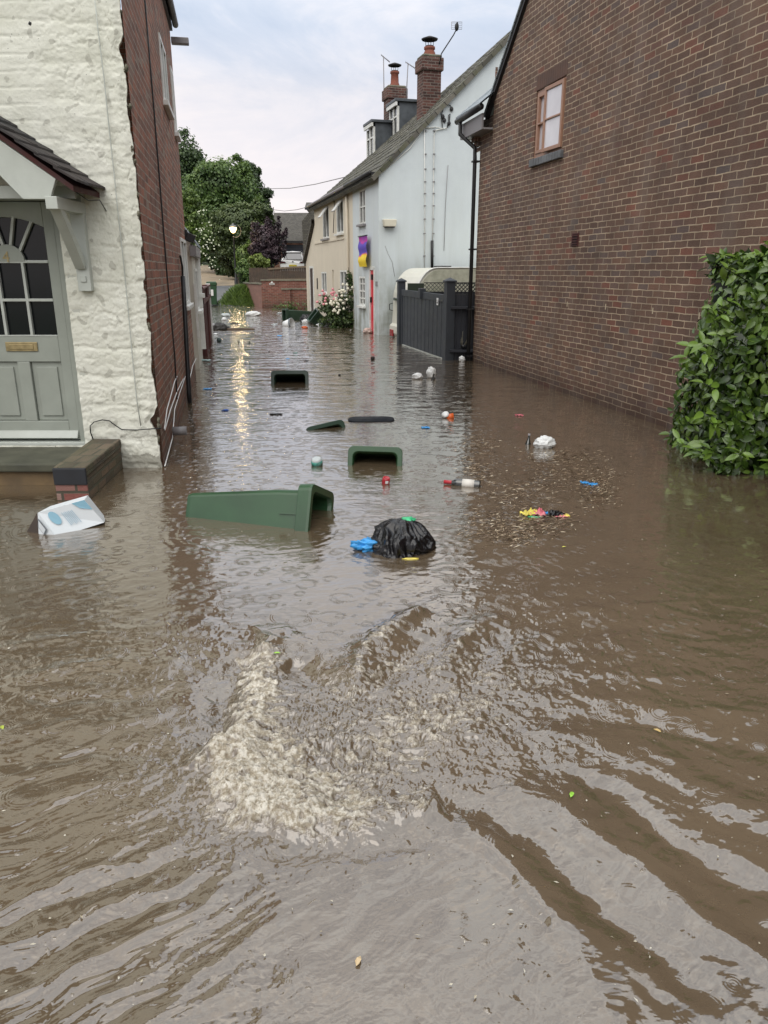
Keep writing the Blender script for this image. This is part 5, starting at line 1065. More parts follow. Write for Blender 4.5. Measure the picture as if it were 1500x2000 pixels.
# ================================================================ PLANTS NEAR THE CAMERA
L_laurel = tint_mat('laurel_leaf', [(0, (.007, .014, .004)), (.35, (.042, .088, .013)), (.7, (.13, .215, .033)), (.9, (.15, .26, .04)), (1, (.26, .38, .08))], .30, .15, .6)
hb = Vector((3.35, 6.9, 0)); hd_ = thing('laurel_hedge', 'glossy green laurel hedge rising out of the flood at the right edge', 'hedge', hb)
r_ = np.random.default_rng(3)
def hedge_pts(n, jitter):
    out = []; nr = []
    # box: x .. from left face to beyond the frame, y front to back, z
    xl, xr, yf, yk, zb, zt = -.36, 1.9, -.52, .75, -.2, 1.84
    A_ = [(xr-xl)*(zt-zb), (yk-yf)*(zt-zb), (xr-xl)*(yk-yf)]; S = sum(A_)
    for i in range(n):
        q = r_.random()*S; a, b = r_.random(), r_.random(); dep = abs(r_.normal(0, jitter))
        if q < A_[0]: p = [xl+(xr-xl)*a, yf, zb+(zt-zb)*b]; m = [0, -1, .25]
        elif q < A_[0]+A_[1]: p = [xl, yf+(yk-yf)*a, zb+(zt-zb)*b]; m = [-1, -.2, .25]
        else: p = [xl+(xr-xl)*a, yf+(yk-yf)*b, zt]; m = [0, -.3, 1]
        wob = .10*mnoise.noise(Vector((p[0]*2.2, p[1]*2.2, p[2]*2.4)))+.05*mnoise.noise(Vector((p[0]*6, p[1]*6, p[2]*6)))
        lean = -.02*p[2]+.07*max(0, .45-p[2])*(1 if p[0] < .3 else .6)
        k = wob-dep
        p[0] += .12*max(0, p[2]-.75) if p[0] < .4 else 0
        p = [p[0]+m[0]*k*.9-lean*(1 if m[0] < 0 else .3), p[1]+m[1]*k*.9-lean*.6, p[2]+max(0, m[2])*k*.6]
        out.append(p); nr.append(m)
    return np.array(out), np.array(nr, float)
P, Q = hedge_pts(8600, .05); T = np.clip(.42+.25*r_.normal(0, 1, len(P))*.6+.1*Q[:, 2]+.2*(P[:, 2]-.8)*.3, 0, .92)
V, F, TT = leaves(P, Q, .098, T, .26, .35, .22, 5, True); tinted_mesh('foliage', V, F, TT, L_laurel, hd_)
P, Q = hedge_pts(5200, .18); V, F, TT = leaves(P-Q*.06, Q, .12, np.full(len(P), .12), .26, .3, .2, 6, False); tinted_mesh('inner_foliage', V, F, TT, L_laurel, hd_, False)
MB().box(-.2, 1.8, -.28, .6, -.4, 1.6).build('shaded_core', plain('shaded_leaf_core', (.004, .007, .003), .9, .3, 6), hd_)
# bright young shoots sticking out
sh = []; sn = []; stt = []; stm = MB()
for i in range(58):
    side = i % 3
    if side == 0: b = Vector((-.42, r_.uniform(-.5, .1), r_.uniform(.05, 1.75))); d = Vector((-1, -.3, .45))
    elif side == 1: b = Vector((r_.uniform(-.35, 1.2), -.55, r_.uniform(.0, 1.7))); d = Vector((-.25, -1, .45))
    else: b = Vector((r_.uniform(-.35, 1.2), r_.uniform(-.5, .0), 1.80)); d = Vector((-.1, -.3, 1))
    if i < 4: b = Vector((-.42-.04*i, -.45+.12*i, .12+.03*i)); d = Vector((-1, -.2, .25))
    ln = r_.uniform(.10, .24); e = b+d.normalized()*ln; stm.tube([b-d*.05, e], .004, 4)
    for k in range(7):
        sh.append(b.lerp(e, .3+.7*k/6)); sn.append(Vector((r_.normal(0, .5), -.5, .7))+d*.2); stt.append(r_.uniform(.72, 1.0) if i % 2 else r_.uniform(.5, .85))
V, F, TT = leaves(np.array(sh), np.array(sn), .125, np.array(stt)*.93, .21, .35, .25, 9, True); tinted_mesh('young_shoots', V, F, TT, L_laurel, hd_)
stm.build('stem', G_mid, hd_)
# rose bush by the cottages
rbp = ground(668, 640); ro = thing('rose_bush', 'climbing rose bush with pink and cream flowers against the cream cottage', 'bush', (rbp.x, rbp.y, 0)); Yr = rbp.y
rp = lambda px, py, dy=0: at(px, py, Yr+dy)-Vector((rbp.x, Yr, 0))
def rb_(px, py, w, h, dy=0): c = rp(px, py, dy); s = Yr/FPX; return (c.x, c.y, c.z, w*s, w*s*.7, h*s)
P, Q, T = crown_points([rb_(640, 595, 17, 16, .8), rb_(655, 610, 20, 20, .3), rb_(678, 590, 16, 22), rb_(668, 620, 24, 16), rb_(650, 628, 22, 9, .3), rb_(690, 560, 9, 16), rb_(683, 545, 6, 14), rb_(700, 590, 7, 14), rb_(690, 628, 18, 8)], 4200, r_, .8)
V, F, TT = leaves(P, Q, .075, T, .5, seed=4); tinted_mesh('foliage', V, F, TT, tint_mat('rose_leaves', [(0, (.012, .022, .008)), (.5, (.05, .09, .025)), (1, (.16, .20, .06))], .5, .2), ro, False)
mb = MB()
for pts in ([(706, 640), (705, 615), (698, 590), (690, 570), (684, 540), (680, 522)], [(708, 642), (712, 620), (702, 598), (694, 588)], [(672, 640), (676, 590), (683, 550)], [(690, 640), (688, 600), (700, 560), (712, 552)], [(655, 640), (650, 600), (640, 580)]): mb.tube([rp(*p) for p in pts], [.028-.004*i for i in range(len(pts))], 6)
mb.build('stem', plain('dark_rose_stem', (.05, .035, .025), .8, .3, 9), ro)
for nm, n, ctr, lo, hi in (('pink_flower', 16, [(652, 578), (640, 575), (648, 571), (628, 573), (632, 588)], (.6, .16, .2), (.8, .4, .42)), ('cream_flower', 34, [(645, 592), (662, 588), (668, 575), (655, 600), (675, 560), (660, 610)], (.7, .66, .5), (.85, .83, .72))):
    fm_ = plain(nm, tuple((a+b)/2 for a, b in zip(lo, hi)), .6, .15, 12)
    for i in range(n): c = ctr[i % len(ctr)]; p = rp(c[0]+r_.normal(0, 6), c[1]+r_.normal(0, 5), -.25); MB().blob(p, (.05, .045, .045), 1, .4, 3, i).build(nm, fm_, ro)
mb = MB(); [mb.blob(rp(709+i*1.5, 582-i, -.2), (.06, .05, .06), 1, .3, 2, i) for i in range(3)]; mb.build('yellow_flower', plain('yellow_flower', (.7, .62, .12), .6, .1, 9), ro)
P, Q, T = crown_points([rb_(700, 640, 14, 4), rb_(640, 634, 16, 4, 1), rb_(668, 640, 18, 5)], 900, r_, .8); V, F, TT = leaves(P, Q, .07, T, .3, seed=14); tinted_mesh('low_weeds', V, F, TT, G_mid, ro, False)
# weeds at the far garden wall
wd = thing('wall_weeds', 'small red and green weeds at the foot of the lower garden wall', 'weeds', (at(585, 603, 36.4).x, 36.4, 0)); P, Q, T = crown_points([(-.6, 0, .05, .5, .2, .35), (.3, 0, .1, .7, .2, .5), (-1.0, 0, .0, .4, .2, .2)], 900, r_, .8); V, F, TT = leaves(P, Q, .09, T, .3, seed=15); tinted_mesh('foliage', V, F, TT, G_mid, wd, False)
# ================================================================ BINS
def rrect(w, d, r, z, n=5):
    pts = []
    for cx, cy, a0 in ((w/2-r, d/2-r, 0), (-w/2+r, d/2-r, 90), (-w/2+r, -d/2+r, 180), (w/2-r, -d/2+r, 270)):
        for k in range(n): a = R(a0+90*k/(n-1)); pts.append((cx+r*math.cos(a), cy+r*math.sin(a), z))
    return pts
def orient(o, loc, zdir, ydir=(0, 0, 1)):
    Z = Vector(zdir).normalized(); X = Vector(ydir).cross(Z).normalized(); Y = Z.cross(X); M = Matrix((X, Y, Z)).transposed()
    o.rotation_euler = M.to_euler(); o.location = loc
def make_bin(label, s=1.0, m='green_bin', lid=False, group='green wheelie bins floating in the flood', detail=True):
    t = thing('wheelie_bin', label, 'wheelie bin', (0, 0, 0), 0, group)
    W, D, H_ = .48*s, .54*s, 1.0*s
    rings = [rrect(W*.78, D*.62, .03, 0), rrect(W*.80, D*.66, .035, .03*s), rrect(W*.90, D*.86, .04, H_*.72), rrect(W*.92, D*.88, .045, H_-.12*s), rrect(W*.92, D*.885, .045, H_-.11*s), rrect(W*1.03, D*1.03, .055, H_-.105*s), rrect(W*1.05, D*1.05, .055, H_-.02*s), rrect(W*1.04, D*1.04, .055, H_),
             rrect(W*.86, D*.86, .05, H_), rrect(W*.82, D*.82, .05, H_-.03*s), rrect(W*.82, D*.78, .04, H_*.6), rrect(W*.72, D*.56, .03, .04*s)]
    vs = [p for r in rings for p in r]; n = len(rings[0]); fs = [(i*n+k, i*n+(k+1) % n, (i+1)*n+(k+1) % n, (i+1)*n+k) for i in range(len(rings)-1) for k in range(n)]
    fs += [tuple(range(n))[::-1], tuple(range((len(rings)-1)*n, len(rings)*n))]
    body = MB().add(vs, fs, False).build('body', M_[m], t, bevel=.004)
    rb_i = MB()
    for sx in (-1, 1):
        for a in (-.12, .14): rb_i.box(sx*W*.455-.012, sx*W*.455+.012, D*a, D*a+.012, H_-.24*s, H_-.10*s)
    rb_i.build('stiffening_rib', M_[m], t)
    MB().tube([(-W*.42, D*.5, H_-.05), (-W*.40, D*.5+.09*s, H_-.04), (W*.40, D*.5+.09*s, H_-.04), (W*.42, D*.5, H_-.05)], .016*s, 8).build('handle', M_[m], t)
    for sx in (-1, 1): MB().lathe([(0, -.025), (.085*s, -.025), (.095*s, 0), (.085*s, .025), (0, .025)], 18, Matrix.Rotation(R(90), 3, 'Y'), (sx*W*.44, D*.36, .07*s)).build('wheel', M_['black_plastic'], t)
    if lid:
        l = MB(); l.add(rrect(W*1.04, D*1.04, .05, H_+.005)+rrect(W*1.04, D*1.04, .05, H_+.03)+rrect(W*.85, D*.85, .05, H_+.06), [tuple(range(20))[::-1]]+[(i*20+k, i*20+(k+1) % 20, (i+1)*20+(k+1) % 20, (i+1)*20+k) for i in range(2) for k in range(20)]+[tuple(range(40, 60))]); l.build('lid', M_[m], t, bevel=.004)
    return t
b = make_bin('long green wheelie bin floating on its side, nearest of the bins, mouth to the right', .98)
p0 = ground(372, 1012); p1 = ground(645, 1010); ax_ = Vector((p1.x-p0.x, p1.y-p0.y-.30, .03)); orient(b.o, p0+Vector((0, .20, -.07)), ax_, (0, -.42, -.91))
b = make_bin('green wheelie bin sunk to its rim behind the black bag, mouth towards the camera', 1.0); p = ground(731, 910); orient(b.o, Vector((p.x+.05, p.y+.93, -.40)), (-.05, -.95, .30), (-.02, 0, -1))
b = make_bin('dark green bin rim facing the camera, farthest of the bins sunk to the rim', 1.18, 'dkgreen_bin'); p = ground(570, 750); orient(b.o, Vector((p.x-.1, p.y+1.10, -.42)), (.06, -.96, .26), (0, 0, -1))
b = make_bin('bin with only a tilted rim corner above water, left of the flat lid', .92, 'dkgreen_bin'); p = ground(634, 838); orient(b.o, Vector((p.x-.25, p.y+.80, -.44)), (.34, -.90, .28), (.16, .0, -1))
b = make_bin('dark green bin lying on its side by the far cottage door, mouth to the left', 1.05, 'dkgreen_bin'); p = ground(603, 624); orient(b.o, Vector((p.x+.1, p.y, .11)), (-.93, -.42, .0), (.1, 0, -1))
b = make_bin('dark green bin tipped with one corner out, half hidden by the rose bush', .9, 'dkgreen_bin'); p = ground(621, 634); orient(b.o, Vector((p.x+.45, p.y+.5, -.25)), (-.7, -.3, .6), (.6, 0, 1))
b = make_bin('green wheelie bin standing upright with closed lid at the far end of the lane', 1.08, 'green_bin', True, 'upright wheelie bin'); p = at(416, 595, 40.2); b.o.location = (p.x, 40.2, at(416, 595, 40.2).z); b.o.rotation_euler = (0, 0, R(12)); b.o['group'] = 'wheelie bins standing at the far end'
del b.o['group']
MB().box(-.06, .06, -.292, -.288, .45, .75).build('number_sticker', M_['white_frame'], b)
p = ground(725, 820); lid = thing('bin_lid', 'flat black bin lid drifting right of the tilted bin rim', 'lid', (p.x, p.y, -.022), R(3)); l = MB()
l.add(rrect(.56, .30, .08, -.02)+rrect(.58, .32, .09, .0)+rrect(.54, .28, .08, .035)+rrect(.40, .16, .05, .05), [(i*20+k, i*20+(k+1) % 20, (i+1)*20+(k+1) % 20, (i+1)*20+k) for i in range(3) for k in range(20)]+[tuple(range(60, 80)), tuple(range(20))[::-1]]); l.build('shell', plain('blue_black_plastic', (.004, .006, .010), .6, .2, 9, spec=.15), lid, bevel=.004)
l = MB(); l.tube([(-.22, .17, .0), (-.2, .22, .0), (.2, .22, 0), (.22, .17, 0)], .014, 8); l.build('hinge_bar', M_['black_plastic'], lid)
# ================================================================ FLOATING LITTER
def sc(px, py): p = ground(px, py); return (p.y*cP+EYE*sP)/FPX      # metres per photo pixel at that waterline point
m_bag = {'white': plain('thin_white_plastic', (.66, .68, .68), .35, .1, 9, dirt=(.45, .45, .42), bmp=.4), 'clear': plain('cloudy_plastic', (.42, .46, .46), .25, .2, 9, bmp=.4),
         'blue': plain('bright_blue_plastic', (.04, .28, .62), .4, .25, 9), 'black': None, 'orange': plain('orange_plastic', (.60, .11, .02), .4, .2, 9), 'teal': plain('teal_label_plastic', (.05, .22, .18), .35, .4, 40, dirt=(.4, .45, .42)),
         'dark': plain('dark_debris', (.018, .016, .014), .6, .3, 9), 'brown': plain('brown_card', (.11, .08, .055), .8, .3, 9), 'pink': plain('pink_wrapper', (.55, .12, .16), .4, .4, 20, dirt=(.5, .4, .35)), 'red': plain('red_foil', (.38, .02, .03), .3, .3, 12), 'yellow': plain('yellow_film', (.65, .55, .10), .35, .3, 14), 'green': plain('green_film', (.05, .45, .20), .4, .2, 14)}
m, nt, bb = mat('black_bin_liner'); tc = N(nt, 'TexCoord').outputs['Object']; bb.inputs['Base Color'].default_value = (.004, .004, .005, 1); bb.inputs['Roughness'].default_value = .17
_, fc2 = noise(nt, tc, 9, 3); vm = N(nt, 'VectorMath', operation='MULTIPLY_ADD'); L(nt, fc2, vm.inputs[0]); vm.inputs[1].default_value = (.12, .12, .12); L(nt, tc, vm.inputs[2]); vo_ = N(nt, 'TexVoronoi', feature='DISTANCE_TO_EDGE'); vo_.inputs['Scale'].default_value = 1; L(nt, mapping(nt, vm.outputs[0], (34, 34, 10)), vo_.inputs['Vector']); bump(nt, bb, mth(nt, 'MINIMUM', vo_.outputs['Distance'], .25), .55, .012); m_bag['black'] = m
def bag(name, label, cat, px, py, w, h, m, seed, depth=.7, group=None, crease=.22, rz=0.0):
    """a crumpled thing w x h photo pixels, standing on waterline point (px,py)"""
    p = ground(px, py); s = sc(px, py); t = MB(); t.blob((0, 0, h*s*.42), (w*s*.5, w*s*.5*depth, h*s*.60), 4, .25, 1.9, seed, crease)
    o = t.build(name, m_bag[m] if isinstance(m, str) else m); o.location = (p.x, p.y, -.02*s*h); o.rotation_euler = (0, 0, rz); tag(o, label, cat, group); return o
def sheet(name, label, cat, px, py, w, d, m, seed, group=None, lift=.3, rz=0.0):
    """a limp crumpled sheet lying on the water"""
    p = ground(px, py); s = sc(px, py); r = random.Random(seed); n = 12; vs = []
    for j in range(n+1):
        for i in range(n+1):
            u, v = i/n*2-1, j/n*2-1; e = 1-.35*abs(mnoise.noise((math.atan2(v, u+.01)*1.3, seed, 0))); z = (.35+mnoise.noise((u*2+seed, v*2, seed))*1.0+.4*mnoise.noise((u*5+seed, v*5, seed)))*w*s*lift*.5*(1-.55*max(abs(u), abs(v)))
            vs.append((u*w*s*.5*e, v*d*e*.5+.02*mnoise.noise((u*3, v*3, seed)), max(-.004, z)+.004))
    o = MB().add(vs, [(j*(n+1)+i, j*(n+1)+i+1, (j+1)*(n+1)+i+1, (j+1)*(n+1)+i) for j in range(n) for i in range(n)], True).build(name, m_bag[m] if isinstance(m, str) else m, solid=.002); o.location = (p.x, p.y, .0); o.rotation_euler = (0, 0, rz); tag(o, label, cat, group); return o
# black refuse sack
p = ground(782, 1068); rs = thing('refuse_sack', 'bulging black refuse sack with blue and green bags poking out, in the foreground', 'rubbish bag', p)
mb = MB(); 
bm = bmesh.new(); bmesh.ops.create_icosphere(bm, subdivisions=6, radius=1); vs = []
for v in bm.verts:
    n = v.co; a = math.atan2(n.y, n.x); rad = math.hypot(n.x, n.y)
    q_ = n+mnoise.noise_vector(n*1.9)*.28; hr = max(.15, math.hypot(q_.x, q_.y)); cx_, cy_ = q_.x/hr, q_.y/hr; ed = sm = min(1, rad*1.6); fold = ed*(.30*abs(mnoise.noise((cx_*2.3, cy_*2.3+3, q_.z*.9)))+.16*abs(mnoise.noise((cx_*5+7, cy_*5, q_.z*1.6)))+.07*abs(mnoise.noise((cx_*11, cy_*11+1, q_.z*3))))+.10*abs(mnoise.noise((q_.x*2.2+1, q_.y*2.2, q_.z*3.5)))
    d = 1.12-fold+.16*mnoise.noise((n.x*1.2, n.y*1.2, n.z*1.2+9)); vs.append((n.x*d*.205+.012*n.z, n.y*d*.20, .015+n.z*d*(.160 if n.z > 0 else .12)))
mb.add(vs, [tuple(w.index for w in f.verts) for f in bm.faces], True); bm.free(); mb.build('sack', m_bag['black'], rs)
mb = MB(); mb.blob((-.20, -.04, .025), (.10, .055, .045), 4, .7, 2.4, 3, .45); mb.build('blue_bag', m_bag['blue'], rs)
mb = MB(); mb.blob((.045, .03, .165), (.05, .04, .028), 3, .6, 2.5, 5, .4); mb.build('green_bag', m_bag['green'], rs)
mb = MB(); mb.blob((.06, -.215, .0), (.05, .012, .008), 3, .4, 2, 5, .1); mb.build('yellow_scrap', m_bag['yellow'], rs)
# white carton
p = ground(128, 1030); ct = thing('cardboard_carton', 'white printed carton floating open by the low brick wall', 'box', (p.x+.02, p.y+.02, 0), R(14))
m_card = plain('white_printed_card', (.62, .66, .68), .55, .05, 5, dirt=(.50, .56, .60)); m_blue = plain('pale_blue_print', (.20, .38, .48), .55, .08, 6); m_kraft = plain('kraft_inside', (.06, .045, .035), .8, .2, 6)
T0 = [(-.17, -.10, .145), (.12, -.02, .19), (.12+.0, .17, .17), (-.13, .13, .12)]; Lw = [(-.125, -.14, -.03), (.24, -.03, .0), (.22, .2, -.02), (-.15, .2, -.03)]
MB().add(T0+[(-.06, -.165, -.02), (.235, -.03, .02), (.22, .2, -.02), (-.15, .2, -.03), (-.19, -.09, -.02)], [(0, 1, 2, 3), (0, 4, 5, 1), (1, 5, 6, 2), (2, 6, 7, 3)]).build('printed_sides', m_card, ct, solid=.004)
MB().add([(-.17, -.10, .144), (-.06, -.165, -.02), (-.18, -.12, -.02)], [(0, 1, 2)]).build('end_panel', m_card, ct, solid=.004)
MB().add([(-.172, -.10, .142), (-.185, -.11, -.02), (-.27, -.04, -.01), (-.14, .12, .115)], [(0, 1, 2, 3)]).build('open_flap', m_kraft, ct, solid=.004)
def on_side(u, v, e=.004):     # point on the sloping front side of the carton
    a = Vector(T0[0]).lerp(Vector(T0[1]), u); b_ = Vector((-.06, -.165, -.02)).lerp(Vector((.235, -.03, .02)), u); q = a.lerp(b_, v); nrm = (Vector(T0[1])-Vector(T0[0])).cross(Vector((-.06, -.165, -.02))-Vector(T0[0])).normalized(); nrm = nrm if nrm.y < 0 else -nrm; return q+nrm*e
MB().add([on_side(.22+.10*math.cos(R(a)), .34+.26*math.sin(R(a))) for a in range(0, 360, 20)], [tuple(range(18))]).build('blue_oval_logo', m_blue, ct)
MB().add([on_side(.72, .0), on_side(1.0, 0), on_side(1.0, .42), on_side(.80, .25)], [(0, 1, 2, 3)]).build('blue_corner_print', m_blue, ct)
m_grey = plain('grey_print', (.16, .18, .20), .55, .1, 6); mb = MB()
for k in range(7): mb.add([on_side(.40+.035*k, .22+.03*(k % 2), .0045), on_side(.416+.035*k, .22, .0045), on_side(.416+.035*k, .74-.06*(k % 3), .0045), on_side(.40+.035*k, .74, .0045)], [(0, 1, 2, 3)])
mb.build('text_lines', plain('faint_blue_print', (.34, .46, .54), .55, .1, 6), ct)
mb = MB(); q = lambda u, v: Vector((-.17, -.10, .144)).lerp(Vector((-.06, -.165, -.02)), v)+Vector((-.012, -.016, 0))+Vector((-.03*u, .018*u, -.06*u)); mb.add([q(.1, .15), q(.1, .62), q(.85, .62), q(.85, .25)], [(0, 1, 2, 3)]); mb.build('shipping_label', m_grey, ct)
mb = MB(); q2 = lambda u, v: q(u, v)+Vector((-.002, -.003, 0)); mb.add([q2(.2, .2), q2(.2, .57), q2(.76, .57), q2(.76, .3)], [(0, 1, 2, 3)]); mb.build('label_paper', m_card, ct)
# bottles, can, jar
def bottle(name, label, px, py, prof, zdir, mb_, lab=None, cap=None, dz=0.0):
    p = ground(px, py); t = thing(name, label, 'bottle', p); MB().lathe(prof, 20).build('bottle_glass', mb_, t)
    if lab: MB().lathe([(lab[0], lab[1]), (lab[0]+.0012, lab[1]), (lab[0]+.0012, lab[2]), (lab[0], lab[2])], 20).build('label', lab[3], t)
    if cap: MB().lathe(cap[0], 16).build('capsule', cap[1], t)
    orient(t.o, p+Vector((0, 0, dz)), zdir, (0, 0, 1) if abs(Vector(zdir).normalized().z) < .8 else (0, 1, 0)); return t
m_gl = glass('dark_bottle_glass', (.010, .012, .008)); wine = [(0, 0), (.037, 0), (.038, .01), (.038, .19), (.030, .215), (.0145, .24), (.0135, .30), (.015, .305), (0, .305)]
t = bottle('wine_bottle', 'dark wine bottle with white label and red capsule lying in the water', 938, 950, wine, (-.96, .22, .03), m_gl, (.0382, .05, .15, plain('white_bottle_label', (.62, .60, .55), .6, .1, 9)), ([(.0160, .24), (.0165, .305), (0, .308)], m_bag['red']), .012)
beer = [(0, 0), (.03, 0), (.031, .13), (.024, .16), (.013, .19), (.012, .235), (.014, .24), (0, .24)]
t = bottle('beer_bottle', 'small dark bottle bobbing upright left of the white bag', 1029, 868, beer, (.1, .1, 1), m_gl, (.0312, .04, .11, m_grey), ([(.0145, .225), (.0145, .245), (0, .246)], M_['fascia']), -.15)
t.o.location.z = -.135
p = ground(752, 944); cn_ = thing('drinks_can', 'red and white drinks can upright in the water, in front of the sunken bin rim', 'can', (p.x, p.y, -.03)); MB().lathe([(.026, 0), (.032, .008), (.032, .078), (.026, .088), (.024, .086), (0, .086)], 20).build('can_body', m_bag['red'], cn_); MB().box(-.005, .02, -.034, -.031, .045, .07).build('printed_mark', m_bag['white'], cn_); cn_.o.rotation_euler = (R(10), R(8), 0)
p = ground(620, 908); jr = thing('plastic_jar', 'pale jar with teal patterned label bobbing left of the sunken green bin', 'jar', (p.x, p.y, -.02)); MB().lathe([(0, 0), (.048, 0), (.05, .01), (.05, .075), (.04, .09), (.03, .092), (0, .092)], 20).build('jar_body', m_bag['clear'], jr); MB().lathe([(.0505, .02), (.052, .02), (.052, .072), (.0505, .072)], 20).build('label', m_bag['teal'], jr); jr.o.rotation_euler = (R(12), R(-10), .4)
W = 'white plastic bags in the flood'
bag('carrier_bag', 'plump white plastic bag beside the small upright bottle, nearest of the white bags', 'plastic bag', 1063, 874, 40, 22, 'white', 11, .6, W)
bag('carrier_bag', 'low rounded white bag in front of the grey gate, left of a similar one', 'plastic bag', 815, 740, 21, 11, 'white', 12, .8, W)
o = bag('carrier_bag', 'white bag with a dark bottle neck against it, in front of the grey gate', 'plastic bag', 842, 738, 18, 21, 'white', 13, .8, W, .3)
p = ground(843, 741); MB_ = bottle('beer_bottle', 'dark bottle neck sticking up against the white bag near the gate', 843, 742, beer, (.15, -.1, 1), m_gl, None, None, -.15); MB_.o.location.z = -.13
bag('carrier_bag', 'small white bag floating at the foot of the side panel by the brick building', 'plastic bag', 902, 706, 12, 11, 'white', 14, .8, W, .3)
bag('carrier_bag', 'long low white bag at the far end of the lane under the street lamp reflection', 'plastic bag', 495, 617, 29, 9, 'white', 15, .5, W)
bag('carrier_bag', 'faint pale bag at the far left of the lane near the upright green bin', 'plastic bag', 441, 618, 17, 6, 'clear', 16, .6, W)
bag('carrier_bag', 'small white bag just beyond the half sunken brown junk', 'plastic bag', 438, 626, 9, 6, 'white', 17, .8, W)
bag('carrier_bag', 'black and white crumpled bag against the dark red fence', 'plastic bag', 415, 644, 13, 12, plain('black_and_white_bag', (.35, .35, .36), .35, .9, 14, dirt=(.02, .02, .02)), 18, .8, W)
bag('carrier_bag', 'white bag drifting in front of the rose bush', 'plastic bag', 633, 638, 26, 8, 'white', 19, .6, W, .3)
bag('carrier_bag', 'small clear bag below the black and white one at the dark red fence', 'plastic bag', 413, 655, 8, 6, 'clear', 20, .8, W)
p = ground(564, 637); tb = thing('plastic_tub', 'white tub with grey rim tipped on its side in front of the far bin', 'tub', (p.x, p.y, .05)); MB().lathe([(0, -.16), (.13, -.16), (.17, .14), (.155, .14), (.12, -.14), (0, -.14)], 20).build('tub_shell', m_bag['white'], tb); MB().lathe([(.165, .09), (.18, .09), (.18, .14), (.165, .14)], 20).build('rim', m_grey, tb); orient(tb.o, Vector((p.x, p.y, .06)), (.8, -.35, .2), (0, 0, 1))
p = ground(599, 631); sk = thing('refuse_sack', 'black sack holding a white bag, by the far lying bin', 'rubbish bag', p); s_ = sc(599, 631); MB().blob((0, 0, .12), (12*s_, 10*s_, 10*s_), 4, .25, 2, 6, .3).build('sack', m_bag['black'], sk); MB().blob((.0, -.20, .05), (8*s_, 3*s_, 5*s_), 4, .35, 2, 7, .3).build('white_bag', m_bag['white'], sk)
bag('orange_scrap', 'orange plastic scrap floating near the far black sack', 'scrap', 595, 641, 12, 4, 'orange', 22, .5)
p = ground(434, 644); jk = thing('broken_panel', 'half sunken dark brown panel and post near the left fence', 'wreckage', (p.x, p.y, 0)); MB().blob((-.05, 0, .05), (.22, .2, .16), 4, .3, 2, 4, .3).build('dark_lump', m_bag['dark'], jk); MB().box(.1, 1.0, -.06, .06, -.03, .05).build('board', m_bag['brown'], jk, bevel=.01, rot=(0, 0, R(-4))); MB().box(-.5, .2, .1, .2, -.02, .09).build('plank', m_bag['dark'], jk, bevel=.01)
p = ground(477, 670); fb = thing('green_trough', 'small dark green trough floating in the lamp reflection', 'trough', (p.x, p.y, 0)); MB().prism([(-.14, -.02), (.14, -.02), (.16, .05), (.13, .05), (.12, .0), (-.12, .0), (-.13, .05), (-.16, .05)], 'y', -.06, .06).build('trough_shell', M_['dkgreen_bin'], fb)
bag('dark_bottle', 'small dark green bottle end near the foot of the red fence', 'bottle', 428, 668, 9, 8, plain('dark_teal_plastic', (.02, .05, .045), .3, .3, 9), 24, .8)
bag('litter_scrap', 'white topped dark cap floating under the lamp reflection', 'scrap', 481, 711, 9, 5, 'white', 25, .8)
sheet('litter_scrap', 'pale blue tray at the foot of the cream outbuilding', 'tray', 400, 704, 22, .16, plain('pale_aqua_plastic', (.35, .48, .46), .4, .1, 9), 3, None, .25)
BL = 'blue plastic scraps'
sheet('blue_scrap', 'blue plastic scrap nearest the left brick wall', 'scrap', 405, 760, 16, .12, 'blue', 4, BL, .3); sheet('blue_scrap', 'dark blue scrap in the water right of the black wall pipe', 'scrap', 440, 802, 13, .08, plain('dark_blue_plastic', (.02, .10, .42), .35, .2, 9), 5, BL, .5)
sheet('blue_scrap', 'blue scrap between the floating lid and the orange cup', 'scrap', 831, 836, 17, .09, 'blue', 6, BL, .45); sheet('blue_scrap', 'twisted light blue scrap in the twig raft on the right', 'scrap', 1142, 944, 17, .05, 'blue', 7, BL, .7); sheet('blue_scrap', 'second twisted light blue scrap in the twig raft, right of its twin', 'scrap', 1158, 947, 20, .05, 'blue', 8, BL, .5)
sheet('teal_scrap', 'faint aqua scrap in the middle distance above the nearest dark bin', 'scrap', 577, 690, 9, .1, 'teal', 9, None, .4); sheet('blue_scrap', 'tiny faint blue scrap beside the aqua one', 'scrap', 562, 701, 8, .1, 'blue', 10, BL, .3)
sheet('dark_float', 'thin dark flat piece afloat left of the tilted bin rim', 'scrap', 539, 810, 26, .06, 'dark', 11, None, .35)
p = ground(870, 816); cu = thing('paper_cup', 'orange cup with white lid floating in front of the brick building', 'cup', (p.x, p.y, .0)); MB().lathe([(0, 0), (.032, 0), (.04, .09), (.036, .09), (0, .085)], 16).build('cup_body', m_bag['orange'], cu, loc=(.01, 0, .005), rot=(0, R(80), 0)); MB().lathe([(0, .0), (.045, 0), (.045, .015), (.03, .03), (0, .03)], 16).build('cup_lid', m_bag['white'], cu, loc=(.0, .0, .035), rot=(R(40), R(-20), 0))
sheet('foil_wrapper', 'small pink and white wrapper right of the orange cup', 'wrapper', 1014, 812, 17, .06, 'pink', 13, None, .5)
bag('dark_float', 'black and white scrap in the red door reflection', 'scrap', 728, 702, 8, 6, 'dark', 27, .7)
bag('dark_float', 'dark little lump in the open water above the red reflection end', 'scrap', 663, 733, 5, 2.5, 'dark', 28, .7)
bag('pale_rubbish', 'pale pink white heap of rubbish at the foot of the red door', 'rubbish', 718, 651, 18, 10, plain('pinkish_rubbish', (.5, .38, .33), .7, .5, 14, dirt=(.6, .55, .5)), 29, .6, None, .35)
